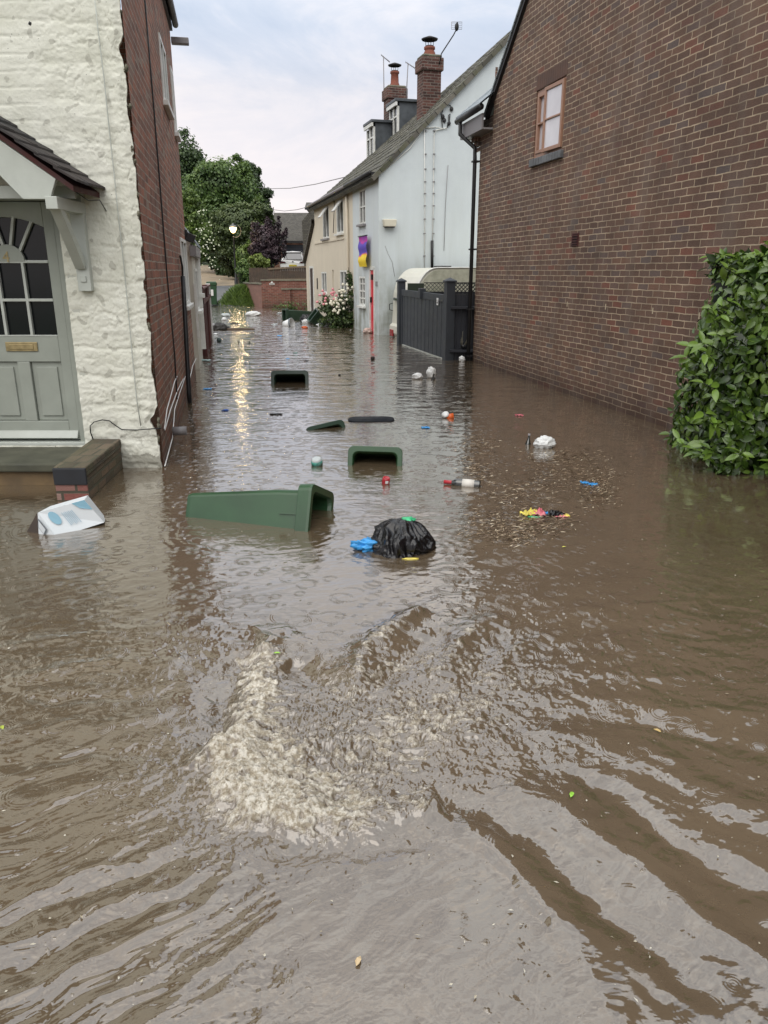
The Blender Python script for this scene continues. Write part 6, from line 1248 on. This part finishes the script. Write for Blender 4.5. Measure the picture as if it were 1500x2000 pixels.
for i, (px, py, w, mm, lb) in enumerate(((536, 634, 14, 'clear', 'pale clear tray left of the white tub'), (548, 612, 14, 'clear', 'flat grey white scrap behind the white tub'), (458, 632, 18, 'dark', 'dark flat board drifting under the lamp'), (595, 652, 6, 'brown', 'tiny brown scrap below the orange scrap'), (421, 652, 8, 'white', 'small white and black scrap by the red fence foot'), (546, 656, 10, 'blue', 'faint blue scrap in the far lane'), (598, 705, 7, 'dark', 'small dark scrap in mid lane above the nearer dark bin'))):
    sheet('litter_scrap', lb, 'scrap', px, py, w, .25, mm, 40+i, None, .35)
# multicoloured wrapper
p = ground(1062, 1005); wr = thing('coloured_wrapper', 'yellow, pink and black crumpled wrapper floating on the right', 'wrapper', (p.x, p.y, 0)); s_ = sc(1062, 1005)
def film(cx, w, d, m, seed, name, lift=.6, rz=0, cy=0):
    n = 14; vs = []
    for j in range(n+1):
        for i in range(n+1):
            u, v = i/n*2-1, j/n*2-1; e = 1-.5*abs(mnoise.noise((math.atan2(v, u+.01)*1.6, seed, 0))); vs.append((u*w*e, v*d*e, max(-.003, (.12+.9*abs(mnoise.noise((u*1.7+seed, v*1.7, seed)))+.35*mnoise.noise((u*5, v*5, seed)))*w*lift*(1-.6*max(abs(u), abs(v))**2))))
    MB().add(vs, [(j*(n+1)+i, j*(n+1)+i+1, (j+1)*(n+1)+i+1, (j+1)*(n+1)+i) for j in range(n) for i in range(n)], True).build(name, m_bag[m], wr, solid=.0015, loc=(cx, cy, 0), rot=(0, 0, rz))
film(-.10, .065, .05, 'yellow', 3, 'yellow_film', 1.3, .3); film(-.045, .06, .05, 'pink', 5, 'pink_film', 1.3, -.2); film(-.08, .05, .015, 'green', 7, 'green_edge', .3, 0, -.06); film(.075, .07, .05, 'black', 8, 'black_film', .9, .2); film(.12, .05, .025, 'pink', 9, 'red_film', .5, .2, -.045); film(.15, .035, .03, 'yellow', 11, 'yellow_corner', .7, 0, -.02); film(.018, .025, .03, 'blue', 12, 'blue_tab', 1.4, 0, .01)
# twigs and leaf litter raft
def raft(name, label, n, fx, ln, wd, stops, seed):
    r = np.random.default_rng(seed); P = fx(r, n); a = r.uniform(0, math.pi, n); l = (ln*r.uniform(.3, 1.6, n))[:, None]; w = (wd*r.uniform(.5, 1.5, n))[:, None]; d = np.stack([np.cos(a), np.sin(a)*.8, r.normal(0, .06, n)], 1); s = np.stack([-np.sin(a), np.cos(a), np.zeros(n)], 1)
    P = np.concatenate([P, np.full((n, 1), .006)], 1); V = np.stack([P-d*l*.5, P+s*w*.5+[0, 0, .002], P+d*l*.5+s*w*.2, P-s*w*.5], 1); T = np.repeat(r.random(n), 4)
    o = tinted_mesh(name, V.reshape(-1, 3), np.arange(4*n).reshape(n, 4), T, tint_mat(name+'_tint', stops, .5, 0), None, False); tag(o, label, 'debris', None, 'stuff'); return o
def fx1(r, n):
    out = []
    C = [(1085, 925, 75, 26), (1150, 935, 60, 35), (1010, 965, 75, 25), (1060, 1020, 60, 22), (960, 1020, 60, 30), (1170, 960, 40, 30), (930, 915, 40, 25), (1000, 1045, 60, 14), (930, 870, 40, 20), (1100, 890, 70, 12)]
    for i in range(n): c = C[i % len(C)]; g = ground(c[0]+r.normal(0, c[2]*.55), c[1]+r.normal(0, c[3]*.6)); out.append((g.x, g.y))
    return np.array(out)
TW = [(0, (.05, .030, .018)), (.4, (.15, .10, .06)), (.8, (.34, .26, .17)), (1, (.65, .58, .44))]
raft('twig_raft', 'raft of floating twigs and leaf litter around the coloured wrapper', 4200, fx1, .045, .006, TW, 5)
def fx2(r, n): return np.array([(lambda g: (g.x, g.y))(ground(r.uniform(0, 1500), 1020+r.random()**1.4*950)) for _ in range(n)])
raft('floating_specks', 'pale specks and petals scattered over the near water', 170, fx2, .012, .005, [(0, (.35, .30, .2)), (1, (.6, .58, .5))], 6)
def fx3(r, n): return np.array([(lambda g: (g.x, g.y))(ground(r.uniform(395, 700), 600+r.random()**1.3*120)) for _ in range(n)])
raft('far_litter_specks', 'tiny pale flecks of rubbish at the far end of the water', 260, fx3, .12, .06, [(0, (.06, .045, .03)), (.6, (.3, .27, .22)), (1, (.7, .68, .62))], 8)
for i, (px, py, m, lb) in enumerate(((541, 1285, (.30, .55, .06), 'lime green leaf on the rough water above the foam'), (1116, 1558, (.25, .5, .05), 'tiny green leaf in a dark trough on the right'), (5, 1425, (.35, .42, .05), 'yellow green leaf at the left edge'), (1102, 1070, (.5, .5, .08), 'yellow leaf right of the black sack'), (700, 1880, (.5, .38, .22), 'pale brown leaf in the nearest water'), (1283, 1428, (.5, .36, .14), 'orange brown leaf among the ripples on the right'))):
    p = ground(px, py); s = .012; o = MB().add([(-s*1.3, 0, 0), (-.3*s, s*.6, .004), (s*.8, s*.5, .003), (s*1.4, 0, 0), (s*.5, -s*.6, .004), (-.5*s, -s*.5, .003)], [tuple(range(6))]).build('leaf', plain('leaf_%s' % 'abcdef'[i], m, .5, .1, 9)); o.location = (p.x, p.y, .012); o.rotation_euler = (0, 0, i*1.1); tag(o, lb, 'leaf', 'single leaves on the water'); LEAVES = globals().setdefault('LEAVES', []); LEAVES.append(o)
# ================================================================ WATER
def poly_dist(X, Y, pts):
    """distance, along-parameter and signed side to a polyline"""
    best = np.full(X.shape, 1e9); tt = np.zeros(X.shape); sd = np.zeros(X.shape); n = len(pts)-1
    for i in range(n):
        ax, ay = pts[i]; bx_, by = pts[i+1]; dx, dy = bx_-ax, by-ay; L2 = dx*dx+dy*dy
        t = np.clip(((X-ax)*dx+(Y-ay)*dy)/L2, 0, 1); qx = X-(ax+dx*t); qy = Y-(ay+dy*t); d = np.hypot(qx, qy); m = d < best
        best = np.where(m, d, best); tt = np.where(m, (i+t)/n, tt); sd = np.where(m, np.sign(dx*qy-dy*qx), sd)
    return best, tt, sd
GP = lambda pts: [tuple(ground(*p).xy) for p in pts]
def smooth_poly(pts, k=6):
    P = [np.array(p) for p in pts]; P = [2*P[0]-P[1]]+P+[2*P[-1]-P[-2]]; out = []
    for i in range(1, len(P)-2):
        for j in range(k):
            t = j/k; a, b, c, d = P[i-1], P[i], P[i+1], P[i+2]; out.append(tuple(.5*((2*b)+(c-a)*t+(2*a-5*b+4*c-d)*t*t+(3*b-a-3*c+d)*t**3)))
    out.append(tuple(P[-2])); return out
# rows follow the eye's resolution: fine near the camera, coarse far off
py = np.concatenate([np.arange(2230, 1150, -1.9), np.arange(1150, 700, -1.5), np.arange(700, 586, -.7)])
a_ = (1000-py)/FPX; rowY = (cP+a_*sP)/((sP-a_*cP))*EYE
rowY = np.concatenate([[-9, -7, -5, -3.5, -2.5, -1.7, -1.1, -.6, -.2, .15, .4, .6, .75], rowY[rowY > .85]]); rowY = np.unique(rowY)
u = np.concatenate([-np.linspace(3.2, 1.22, 50), np.linspace(-1.2, 1.2, 900), np.linspace(1.22, 3.2, 50)])
half = np.maximum(.51*(.95*rowY+.52), .9)
X = u[None, :]*half[:, None]; Y = np.repeat(rowY[:, None], len(u), 1)
near = sstep(5.2, 3.6, Y)        # fast shallow flow in the foreground
fx_ = X+.11*gn(X*1.3, Y*1.3, 60)+.05*fbm(X*4.5, Y*4.5, 3, 62); fy_ = Y+.11*gn(X*1.3, Y*1.3, 61)+.05*fbm(X*4.5, Y*4.5, 3, 66)
h = np.zeros_like(X)
def crest(pts, w, amp, asym=1.0, endfade=.12, k=1.0):
    """a standing wave along a line; w = half width (m)"""
    global h
    ampk = .62 if w > .032 and abs(amp) < .0265 else .9
    P_ = smooth_poly(GP(pts)); xs_ = [p[0] for p in P_]; ys_ = [p[1] for p in P_]
    m = (X > min(xs_)-1) & (X < max(xs_)+1) & (Y > min(ys_)-1) & (Y < max(ys_)+1)
    d, t, s = poly_dist(fx_[m], fy_[m], P_); ww = w*np.where(s > 0, 1.0, asym)
    h[m] += amp*ampk*np.exp(-(d/ww)**2)*sstep(0, endfade, t)*sstep(1, 1-endfade, t)
# fall-edge and foam boil
crest([(560, 1245), (510, 1310), (478, 1390), (440, 1460), (425, 1500)], .085, .050, 1.0, .05)
crest([(520, 1270), (470, 1340), (430, 1420), (390, 1470)], .10, -.060)
crest([(425, 1500), (470, 1560), (540, 1590), (640, 1595), (760, 1590), (860, 1580)], .055, .034, 1.0, .06)
crest([(400, 1530), (480, 1610), (580, 1650), (720, 1650), (860, 1625)], .05, -.022)
crest([(575, 1290), (620, 1310), (650, 1340)], .07, -.045); crest([(500, 1250), (560, 1240), (620, 1262)], .05, .022)
crest([(670, 1345), (705, 1290), (745, 1255), (800, 1215), (850, 1190)], .06, .042); crest([(730, 1345), (780, 1300), (830, 1260), (900, 1235)], .06, -.030)
crest([(850, 1350), (880, 1290), (930, 1230), (980, 1200)], .06, .030); crest([(900, 1360), (940, 1300), (990, 1240)], .05, -.024)
crest([(970, 1330), (1000, 1280), (1060, 1240)], .05, .022)
crest([(560, 1480), (660, 1440), (760, 1420), (880, 1425)], .08, .02); crest([(500, 1390), (475, 1480), (540, 1545), (640, 1560)], .12, .055, 1.0, .2)
# diagonal standing waves, lower right
crest([(860, 1600), (960, 1655), (1050, 1740), (1120, 1840), (1180, 1960), (1200, 2100)], .085, .026, .6)
crest([(800, 1560), (950, 1590), (1080, 1650), (1200, 1760), (1300, 1880), (1360, 2030)], .060, -.026)
crest([(960, 1530), (1100, 1570), (1230, 1650), (1350, 1760), (1480, 1870), (1600, 1990)], .075, .024, .7)
crest([(1000, 1480), (1160, 1520), (1280, 1590), (1400, 1680), (1540, 1780)], .055, -.024)
crest([(1010, 1430), (1160, 1450), (1300, 1500), (1420, 1560), (1600, 1640)], .065, .020)
crest([(1040, 1400), (1200, 1405), (1350, 1430), (1540, 1480)], .045, -.016)
crest([(1000, 1370), (1180, 1370), (1330, 1385), (1560, 1400)], .05, .014)
crest([(1080, 1300), (1240, 1320), (1400, 1330)], .05, .012); crest([(1050, 1200), (1200, 1190), (1300, 1185), (1450, 1150)], .06, .012)
crest([(1080, 1235), (1250, 1225), (1400, 1240)], .05, -.012)
# left side swells
for k, (a, b, c, am) in enumerate(((( -60, 1990), (200, 1860), (430, 1700), .010), ((-60, 1890), (180, 1790), (400, 1680), .010), ((-60, 1790), (150, 1710), (360, 1640), .009), ((0, 2100), (300, 1960), (560, 1720), .009), ((-60, 1580), (160, 1540), (330, 1520), .010), ((-60, 1450), (150, 1430), (330, 1400), .014), ((0, 1330), (200, 1300), (380, 1290), .016), ((-40, 1260), (180, 1240), (420, 1220), .010), ((700, 1690), (640, 1800), (520, 1960), .006), ((900, 1700), (880, 1820), (800, 2000), .006))): crest([a, b, c], .035 if k < 4 else .05, am)
for a, b, c, am in (((-60, 1940), (190, 1825), (410, 1690), -.010), ((-60, 1840), (160, 1750), (380, 1660), -.010), ((-60, 1510), (150, 1485), (330, 1460), -.012), ((0, 1380), (180, 1365), (360, 1340), -.014)): crest([a, b, c], .035, am)
# chop
def aniso(X, Y, ang, sx, sy, seed, o=3, g=.5):
    c, s = math.cos(ang), math.sin(ang); a = (X*c+Y*s)/sx; b = (-X*s+Y*c)/sy; return fbm(a, b, o, seed, g)
turb = np.zeros_like(X)
def region(px, py_, rx, ry, k):
    global turb
    c = ground(px, py_); turb = np.maximum(turb, k*np.exp(-(((X-c.x)/rx)**2+((Y-c.y)/ry)**2)**1.2))
region(600, 1470, .50, .42, 1.0); region(780, 1400, .55, .45, .85); region(900, 1320, .6, .5, .6); region(1050, 1280, .7, .5, .38); region(1250, 1250, 1.1, .8, .22); region(450, 1290, .7, .4, .30); region(150, 1300, .8, .5, .25); region(900, 1480, .45, .25, .5)
wob = .05*fbm(X*4, Y*4, 2, 90)
X2, Y2 = X+wob, Y+.05*fbm(X*4, Y*4, 2, 95)
h += turb*(.026*fbm(X2*5, Y2*7, 3, 70)+.026*(np.abs(fbm(X2*9, Y2*12, 4, 75, .62))*-1+.25)+.008*fbm(X2*34, Y2*40, 3, 79, .65))
stripe = sstep(.2, -.6, X)*sstep(2.6, 2.2, Y)
h += near*(.0042*aniso(X2, Y2, R(35), .42, .13, 80)+.0024*aniso(X2, Y2, R(38), .22, .045, 83, 3))*(.6+.6*stripe)
h += near*.004*aniso(X2, Y2, R(-38), .5, .12, 86)*sstep(.2, .8, X)
h += near*(.0026*fbm(X2*7, Y2*9, 4, 140, .6)+.0007*fbm(X2*26, Y2*30, 3, 146, .6))*sstep(-.25, .35, fbm(X*1.6, Y*1.6, 2, 149))
mid = sstep(3.0, 4.6, Y)
lane = sstep(1.55, .75, X+(Y-8)*.02)*sstep(-2.0, -1.3, X+.19*(Y-6.67)*1.0+.0)    # breezy middle strip; calmer along the walls
calm = .30+.70*lane
h += mid*calm*(.0028*aniso(X2, Y2, R(4), .55, .22, 100)+.0016*aniso(X2, Y2, R(-6), .20, .085, 103)*sstep(14, 7, Y)+.010*sstep(9, 22, Y)*aniso(X, Y, R(5), .9, .55, 107))
# wakes round floating things
for px, py_, rr in ((730, 912, .30), (510, 1035, .55), (782, 1072, .27), (1062, 1006, .2), (128, 1032, .28), (908, 950, .15), (1063, 876, .13), (634, 840, .22), (570, 752, .35)):
    c = ground(px, py_); d = np.hypot(X-c.x, (Y-c.y)*1.25)-rr; h += .0011*np.cos(d*2*math.pi/.075)*np.exp(-np.abs(d)/.14)*(d > -.05)
foam = np.zeros_like(X)
def foam_line(pts, w, k, inner=0.0):
    global foam
    d, t, s = poly_dist(fx_, fy_, smooth_poly(GP(pts), 4)); foam = np.maximum(foam, k*np.exp(-(d/w)**2))
foam_line([(530, 1330), (495, 1410), (450, 1465), (432, 1505), (480, 1560), (545, 1588), (640, 1592)], .085, 1.0); foam_line([(520, 1290), (500, 1380), (560, 1480), (620, 1530)], .13, .8); foam_line([(640, 1585), (740, 1580), (800, 1570)], .07, .66)
foam_line([(690, 1325), (735, 1265), (790, 1225)], .05, .50); foam_line([(870, 1300), (925, 1235)], .05, .42); foam_line([(980, 1300), (1010, 1260)], .05, .36); foam_line([(600, 1520), (700, 1480), (800, 1450)], .14, .45); foam_line([(760, 1380), (850, 1400)], .2, .32)
foam_line([(475, 1440), (490, 1500), (530, 1545)], .145, 1.0); foam_line([(530, 1490), (590, 1540), (660, 1565)], .13, .85); foam_line([(640, 1500), (760, 1440), (900, 1400)], .22, .46); foam_line([(700, 1330), (800, 1290), (900, 1300), (1000, 1330)], .20, .36); foam = foam+.16*turb
fn_ = .5+.40*fbm(X2*13, Y2*17, 5, 120, .62)+.32*fbm(X2*34, Y2*40, 3, 122, .65); fr_ = 1-2.2*np.abs(fbm(X2*9, Y2*11, 4, 125, .6))
fm = sstep(.50, 1.20, foam*.95+.95*(fn_-.5)+.55*(fr_-.4)); h += fm*.014*fbm(X*21, Y*26, 4, 130, .68)+fm*.007*(1-2.5*np.abs(fbm(X*30, Y*34, 3, 134, .6)))
# thin streaks of froth dragged by the current
# bottom row far end sinks nothing; assemble
V = np.stack([X, Y, h], -1).reshape(-1, 3); nr, nc = X.shape; idx = np.arange(nr*nc).reshape(nr, nc)
F = np.stack([idx[:-1, :-1], idx[:-1, 1:], idx[1:, 1:], idx[1:, :-1]], -1).reshape(-1, 4)
m, nt, b = mat('muddy_flood_water'); tc = N(nt, 'TexCoord').outputs['Object']; at_ = N(nt, 'Attribute', attribute_name='tint').outputs['Fac']
sep = N(nt, 'SeparateXYZ'); L(nt, tc, sep.inputs[0]); yv = sep.outputs[1]
f1, _ = noise(nt, tc, 1.2, 4); f2, _ = noise(nt, mapping(nt, tc, (1, 1.3, 1)), 42, 7, .78)
col = ramp(nt, f1, [(.3, (.090, .066, .041)), (.7, (.122, .090, .056))])
fc = ramp(nt, f2, [(.34, (.22, .17, .105)), (.46, (.50, .43, .315)), (.56, (.90, .85, .74))])  # froth colour, with cream highlights and brown shading painted along its noise
col = mix(nt, at_, col, fc); L(nt, col, b.inputs['Base Color'])
b.inputs['IOR'].default_value = 1.58; b.inputs['Coat Weight'].default_value = 1.0; b.inputs['Coat IOR'].default_value = 1.82; b.inputs['Coat Roughness'].default_value = .07; rg = mth(nt, 'ADD', mth(nt, 'MULTIPLY', at_, .45), .075); L(nt, rg, b.inputs['Roughness'])
# distance-graded ripples (object space)
farf = ramp(nt, mth(nt, 'DIVIDE', yv, 40.0), [(.08, (1, 1, 1)), (.35, (.35,)*3), (1, (.25,)*3)])
xs_ = mth(nt, 'ADD', sep.outputs[0], mth(nt, 'MULTIPLY', yv, .12))
lane_s = ramp(nt, mth(nt, 'ADD', mth(nt, 'MULTIPLY', xs_, .2), .5), [(.14, (.35,)*3), (.28, (1, 1, 1)), (.66, (1, 1, 1)), (.82, (.22,)*3)])
rA, _ = noise(nt, mapping(nt, tc, (5.0, 11, 1)), 1, 3, .55, .4); rB, _ = noise(nt, mapping(nt, tc, (16, 30, 1)), 1, 3, .5, .3); rC, _ = noise(nt, mapping(nt, tc, (1.6, 3.2, 1)), 1, 3, .55, .3)
hgt = mth(nt, 'ADD', mth(nt, 'MULTIPLY', rA, .0050), mth(nt, 'MULTIPLY', rB, .0016)); hgt = mth(nt, 'MULTIPLY', hgt, lane_s); hgt = mth(nt, 'ADD', hgt, mth(nt, 'MULTIPLY', mth(nt, 'MULTIPLY', rC, .05), ramp(nt, mth(nt, 'DIVIDE', yv, 40.0), [(.18, (0, 0, 0)), (.5, (1.6, 1.6, 1.6))])))
def rings(scale, off, freq, cutoff, amp, keep):
    v = N(nt, 'TexVoronoi'); v.voronoi_dimensions = '2D'; v.inputs['Scale'].default_value = scale; L(nt, mapping(nt, tc, (1, 1, 1), off), v.inputs['Vector'])
    d = mth(nt, 'DIVIDE', v.outputs['Distance'], scale); cs = N(nt, 'SeparateColor'); L(nt, v.outputs['Color'], cs.inputs[0]); r0 = mth(nt, 'MULTIPLY', cs.outputs[0], cutoff)
    e = mth(nt, 'SUBTRACT', d, r0); w = mth(nt, 'EXPONENT', mth(nt, 'MULTIPLY', mth(nt, 'MULTIPLY', e, e), -1/(.014**2))); s = mth(nt, 'SINE', mth(nt, 'MULTIPLY', e, freq))
    on = mth(nt, 'GREATER_THAN', cs.outputs[1], 1-keep); return mth(nt, 'MULTIPLY', mth(nt, 'MULTIPLY', mth(nt, 'MULTIPLY', w, s), on), amp)
rr = mth(nt, 'ADD', rings(5.0, (3, 1, 0), 560, .075, .00050, .6), rings(8.0, (.3, 7, 0), 700, .04, .0005, .75)); rr = mth(nt, 'ADD', rr, rings(3.4, (9, 2, 0), 480, .10, .0005, .4))
rk = ramp(nt, mth(nt, 'DIVIDE', yv, 20.0), [(.09, (.12,)*3), (.16, (.9, .9, .9)), (.5, (.8,)*3), (.9, (0, 0, 0))]); rr = mth(nt, 'MULTIPLY', rr, rk)
hgt = mth(nt, 'ADD', mth(nt, 'MULTIPLY', hgt, ramp(nt, mth(nt, 'DIVIDE', yv, 40.0), [(.035, (.50,)*3), (.13, (1, 1, 1))])), rr)
hgt = mth(nt, 'ADD', hgt, mth(nt, 'MULTIPLY', mth(nt, 'MULTIPLY', f2, at_), .022))
bn_ = N(nt, 'Bump'); bn_.inputs['Strength'].default_value = 1.0; bn_.inputs['Distance'].default_value = 1.0; L(nt, hgt, bn_.inputs['Height']); L(nt, bn_.outputs[0], b.inputs['Normal']); L(nt, bn_.outputs[0], b.inputs['Coat Normal']); L(nt, ramp(nt, at_, [(.0, (1, 1, 1)), (.7, (.25,)*3)]), b.inputs['Coat Weight'])
w = tinted_mesh('water', V, F, np.clip(fm, 0, 1).ravel(), m); w['kind'] = 'structure'
# lift the single leaves onto the waves
for o in LEAVES:
    i = np.argmin(np.abs(rowY-o.location.y)); j = np.argmin(np.abs(X[i]-o.location.x)); o.location.z = h[i, j]+.006
for nm in ('floating_specks', 'twig_raft'):
    me = bpy.data.objects[nm].data; co = np.empty(len(me.vertices)*3); me.vertices.foreach_get('co', co); co = co.reshape(-1, 3)
    ii = np.clip(np.searchsorted(rowY, co[:, 1]), 0, nr-1); jj = np.clip(np.searchsorted(u, co[:, 0]/half[ii]), 0, nc-1); co[:, 2] += h[ii, jj]; me.vertices.foreach_set('co', co.ravel()); me.update()
# ================================================================ WORLD, SUN, CAMERA
wd_ = bpy.data.worlds.new('World'); SC.world = wd_; wd_.use_nodes = True; nt = wd_.node_tree; nt.nodes.clear()
out = N(nt, 'OutputWorld'); tc = N(nt, 'TexCoord').outputs['Generated']; sky = N(nt, 'TexSky', sky_type='NISHITA', sun_disc=False); SUN_EL, SUN_AZ = R(52), R(196)
sky.sun_elevation = SUN_EL; sky.sun_rotation = SUN_AZ; sky.air_density = 1.5; sky.dust_density = 3
sep = N(nt, 'SeparateXYZ'); L(nt, tc, sep.inputs[0]); z = mth(nt, 'MAXIMUM', sep.outputs[2], .0)
dv_ = N(nt, 'VectorMath', operation='DIVIDE'); L(nt, tc, dv_.inputs[0]); cz = N(nt, 'CombineXYZ'); zz = mth(nt, 'ADD', z, .16)
for i in range(3): L(nt, zz, cz.inputs[i])
L(nt, cz.outputs[0], dv_.inputs[1])
n1, _ = noise(nt, mapping(nt, dv_.outputs[0], (.9, .6, 1), (4.2, 2.1, 0)), 1.15, 7, .6, .5); n2, _ = noise(nt, mapping(nt, dv_.outputs[0], (1, .5, 1), (1.2, 7.1, 0)), .6, 3, .5)
n3, _ = noise(nt, mapping(nt, tc, (1, 1, 2.6), (7, 3.0, 1.0)), 4.2, 6, .62, .6)
cl = ramp(nt, mth(nt, 'ADD', mth(nt, 'MULTIPLY', n1, .45), mth(nt, 'MULTIPLY', n3, .55)), [(.36, (.47, .55, .69)), (.47, (.58, .64, .76)), (.54, (.71, .73, .81)), (.62, (.84, .82, .85))])
warm = ramp(nt, z, [(0, (1.12, 1.02, .98)), (.10, (1.10, 1.02, 1.0)), (.22, (1.0, 1.0, 1.0)), (.5, (1.05, 1.01, .915))]); cl = mix(nt, 1.0, cl, warm, 'MULTIPLY')
lowg = ramp(nt, z, [(0, (1,)*3), (.10, (.75,)*3), (.26, (0, 0, 0))]); cl = mix(nt, mth(nt, 'MULTIPLY', lowg, .85), cl, (1.06, .975, .96))
# brighter overhead, as an overcast sky is
up = ramp(nt, z, [(.30, (1, 1, 1)), (.62, (1.0, 1.0, 1.0))]); gain = mth(nt, 'ADD', 1.0, mth(nt, 'MULTIPLY', mth(nt, 'SMOOTH_MIN', mth(nt, 'MAXIMUM', mth(nt, 'SUBTRACT', z, .20), 0), .6, .1), 2.2))
n4, _ = noise(nt, mapping(nt, tc, (1, 1, 1), (3.1, 5.2, 8)), 5.5, 5, .6, .8); hi = ramp(nt, z, [(.27, (0, 0, 0)), (.45, (1, 1, 1))]); cl = mix(nt, hi, cl, mix(nt, 1.0, cl, ramp(nt, n4, [(.36, (.66, .68, .72)), (.52, (.98, .97, .95)), (.66, (1.30, 1.26, 1.18))]), 'MULTIPLY'))
g3 = N(nt, 'VectorMath', operation='SCALE'); L(nt, cl, g3.inputs[0]); L(nt, gain, g3.inputs['Scale'])
bgc = N(nt, 'Background'); L(nt, g3.outputs[0], bgc.inputs[0]); bgc.inputs[1].default_value = 1.13; bgs = N(nt, 'Background'); L(nt, sky.outputs[0], bgs.inputs[0]); bgs.inputs[1].default_value = .10
ms = N(nt, 'MixShader'); ms.inputs[0].default_value = .90; L(nt, bgs.outputs[0], ms.inputs[1]); L(nt, bgc.outputs[0], ms.inputs[2]); L(nt, ms.outputs[0], out.inputs[0])
sl = bpy.data.lights.new('sun', 'SUN'); sl.energy = 1.9; sl.angle = R(70); sl.color = (1, .93, .84); so = bpy.data.objects.new('sun', sl); COL.objects.link(so)
dsun = Vector((math.cos(SUN_EL)*math.sin(SUN_AZ), math.cos(SUN_EL)*math.cos(SUN_AZ), math.sin(SUN_EL))); so.rotation_euler = dsun.to_track_quat('Z', 'Y').to_euler(); so.location = dsun*50
cd = bpy.data.cameras.new('camera'); cam = bpy.data.objects.new('camera', cd); COL.objects.link(cam); SC.camera = cam
cd.sensor_fit = 'VERTICAL'; cd.sensor_height = 36; cd.sensor_width = 27; cd.lens = FPX/2000*36; cd.clip_start = .05; cd.clip_end = 6000
cam.location = (0, 0, EYE); cam.rotation_euler = (R(90)-PITCH, 0, 0)
SC.view_settings.view_transform = 'Standard'; SC.view_settings.look = 'None'; SC.view_settings.exposure = 0
SC.cycles.max_bounces = 6; SC.cycles.caustics_reflective = False; SC.cycles.caustics_refractive = False; SC.cycles.sample_clamp_indirect = 4
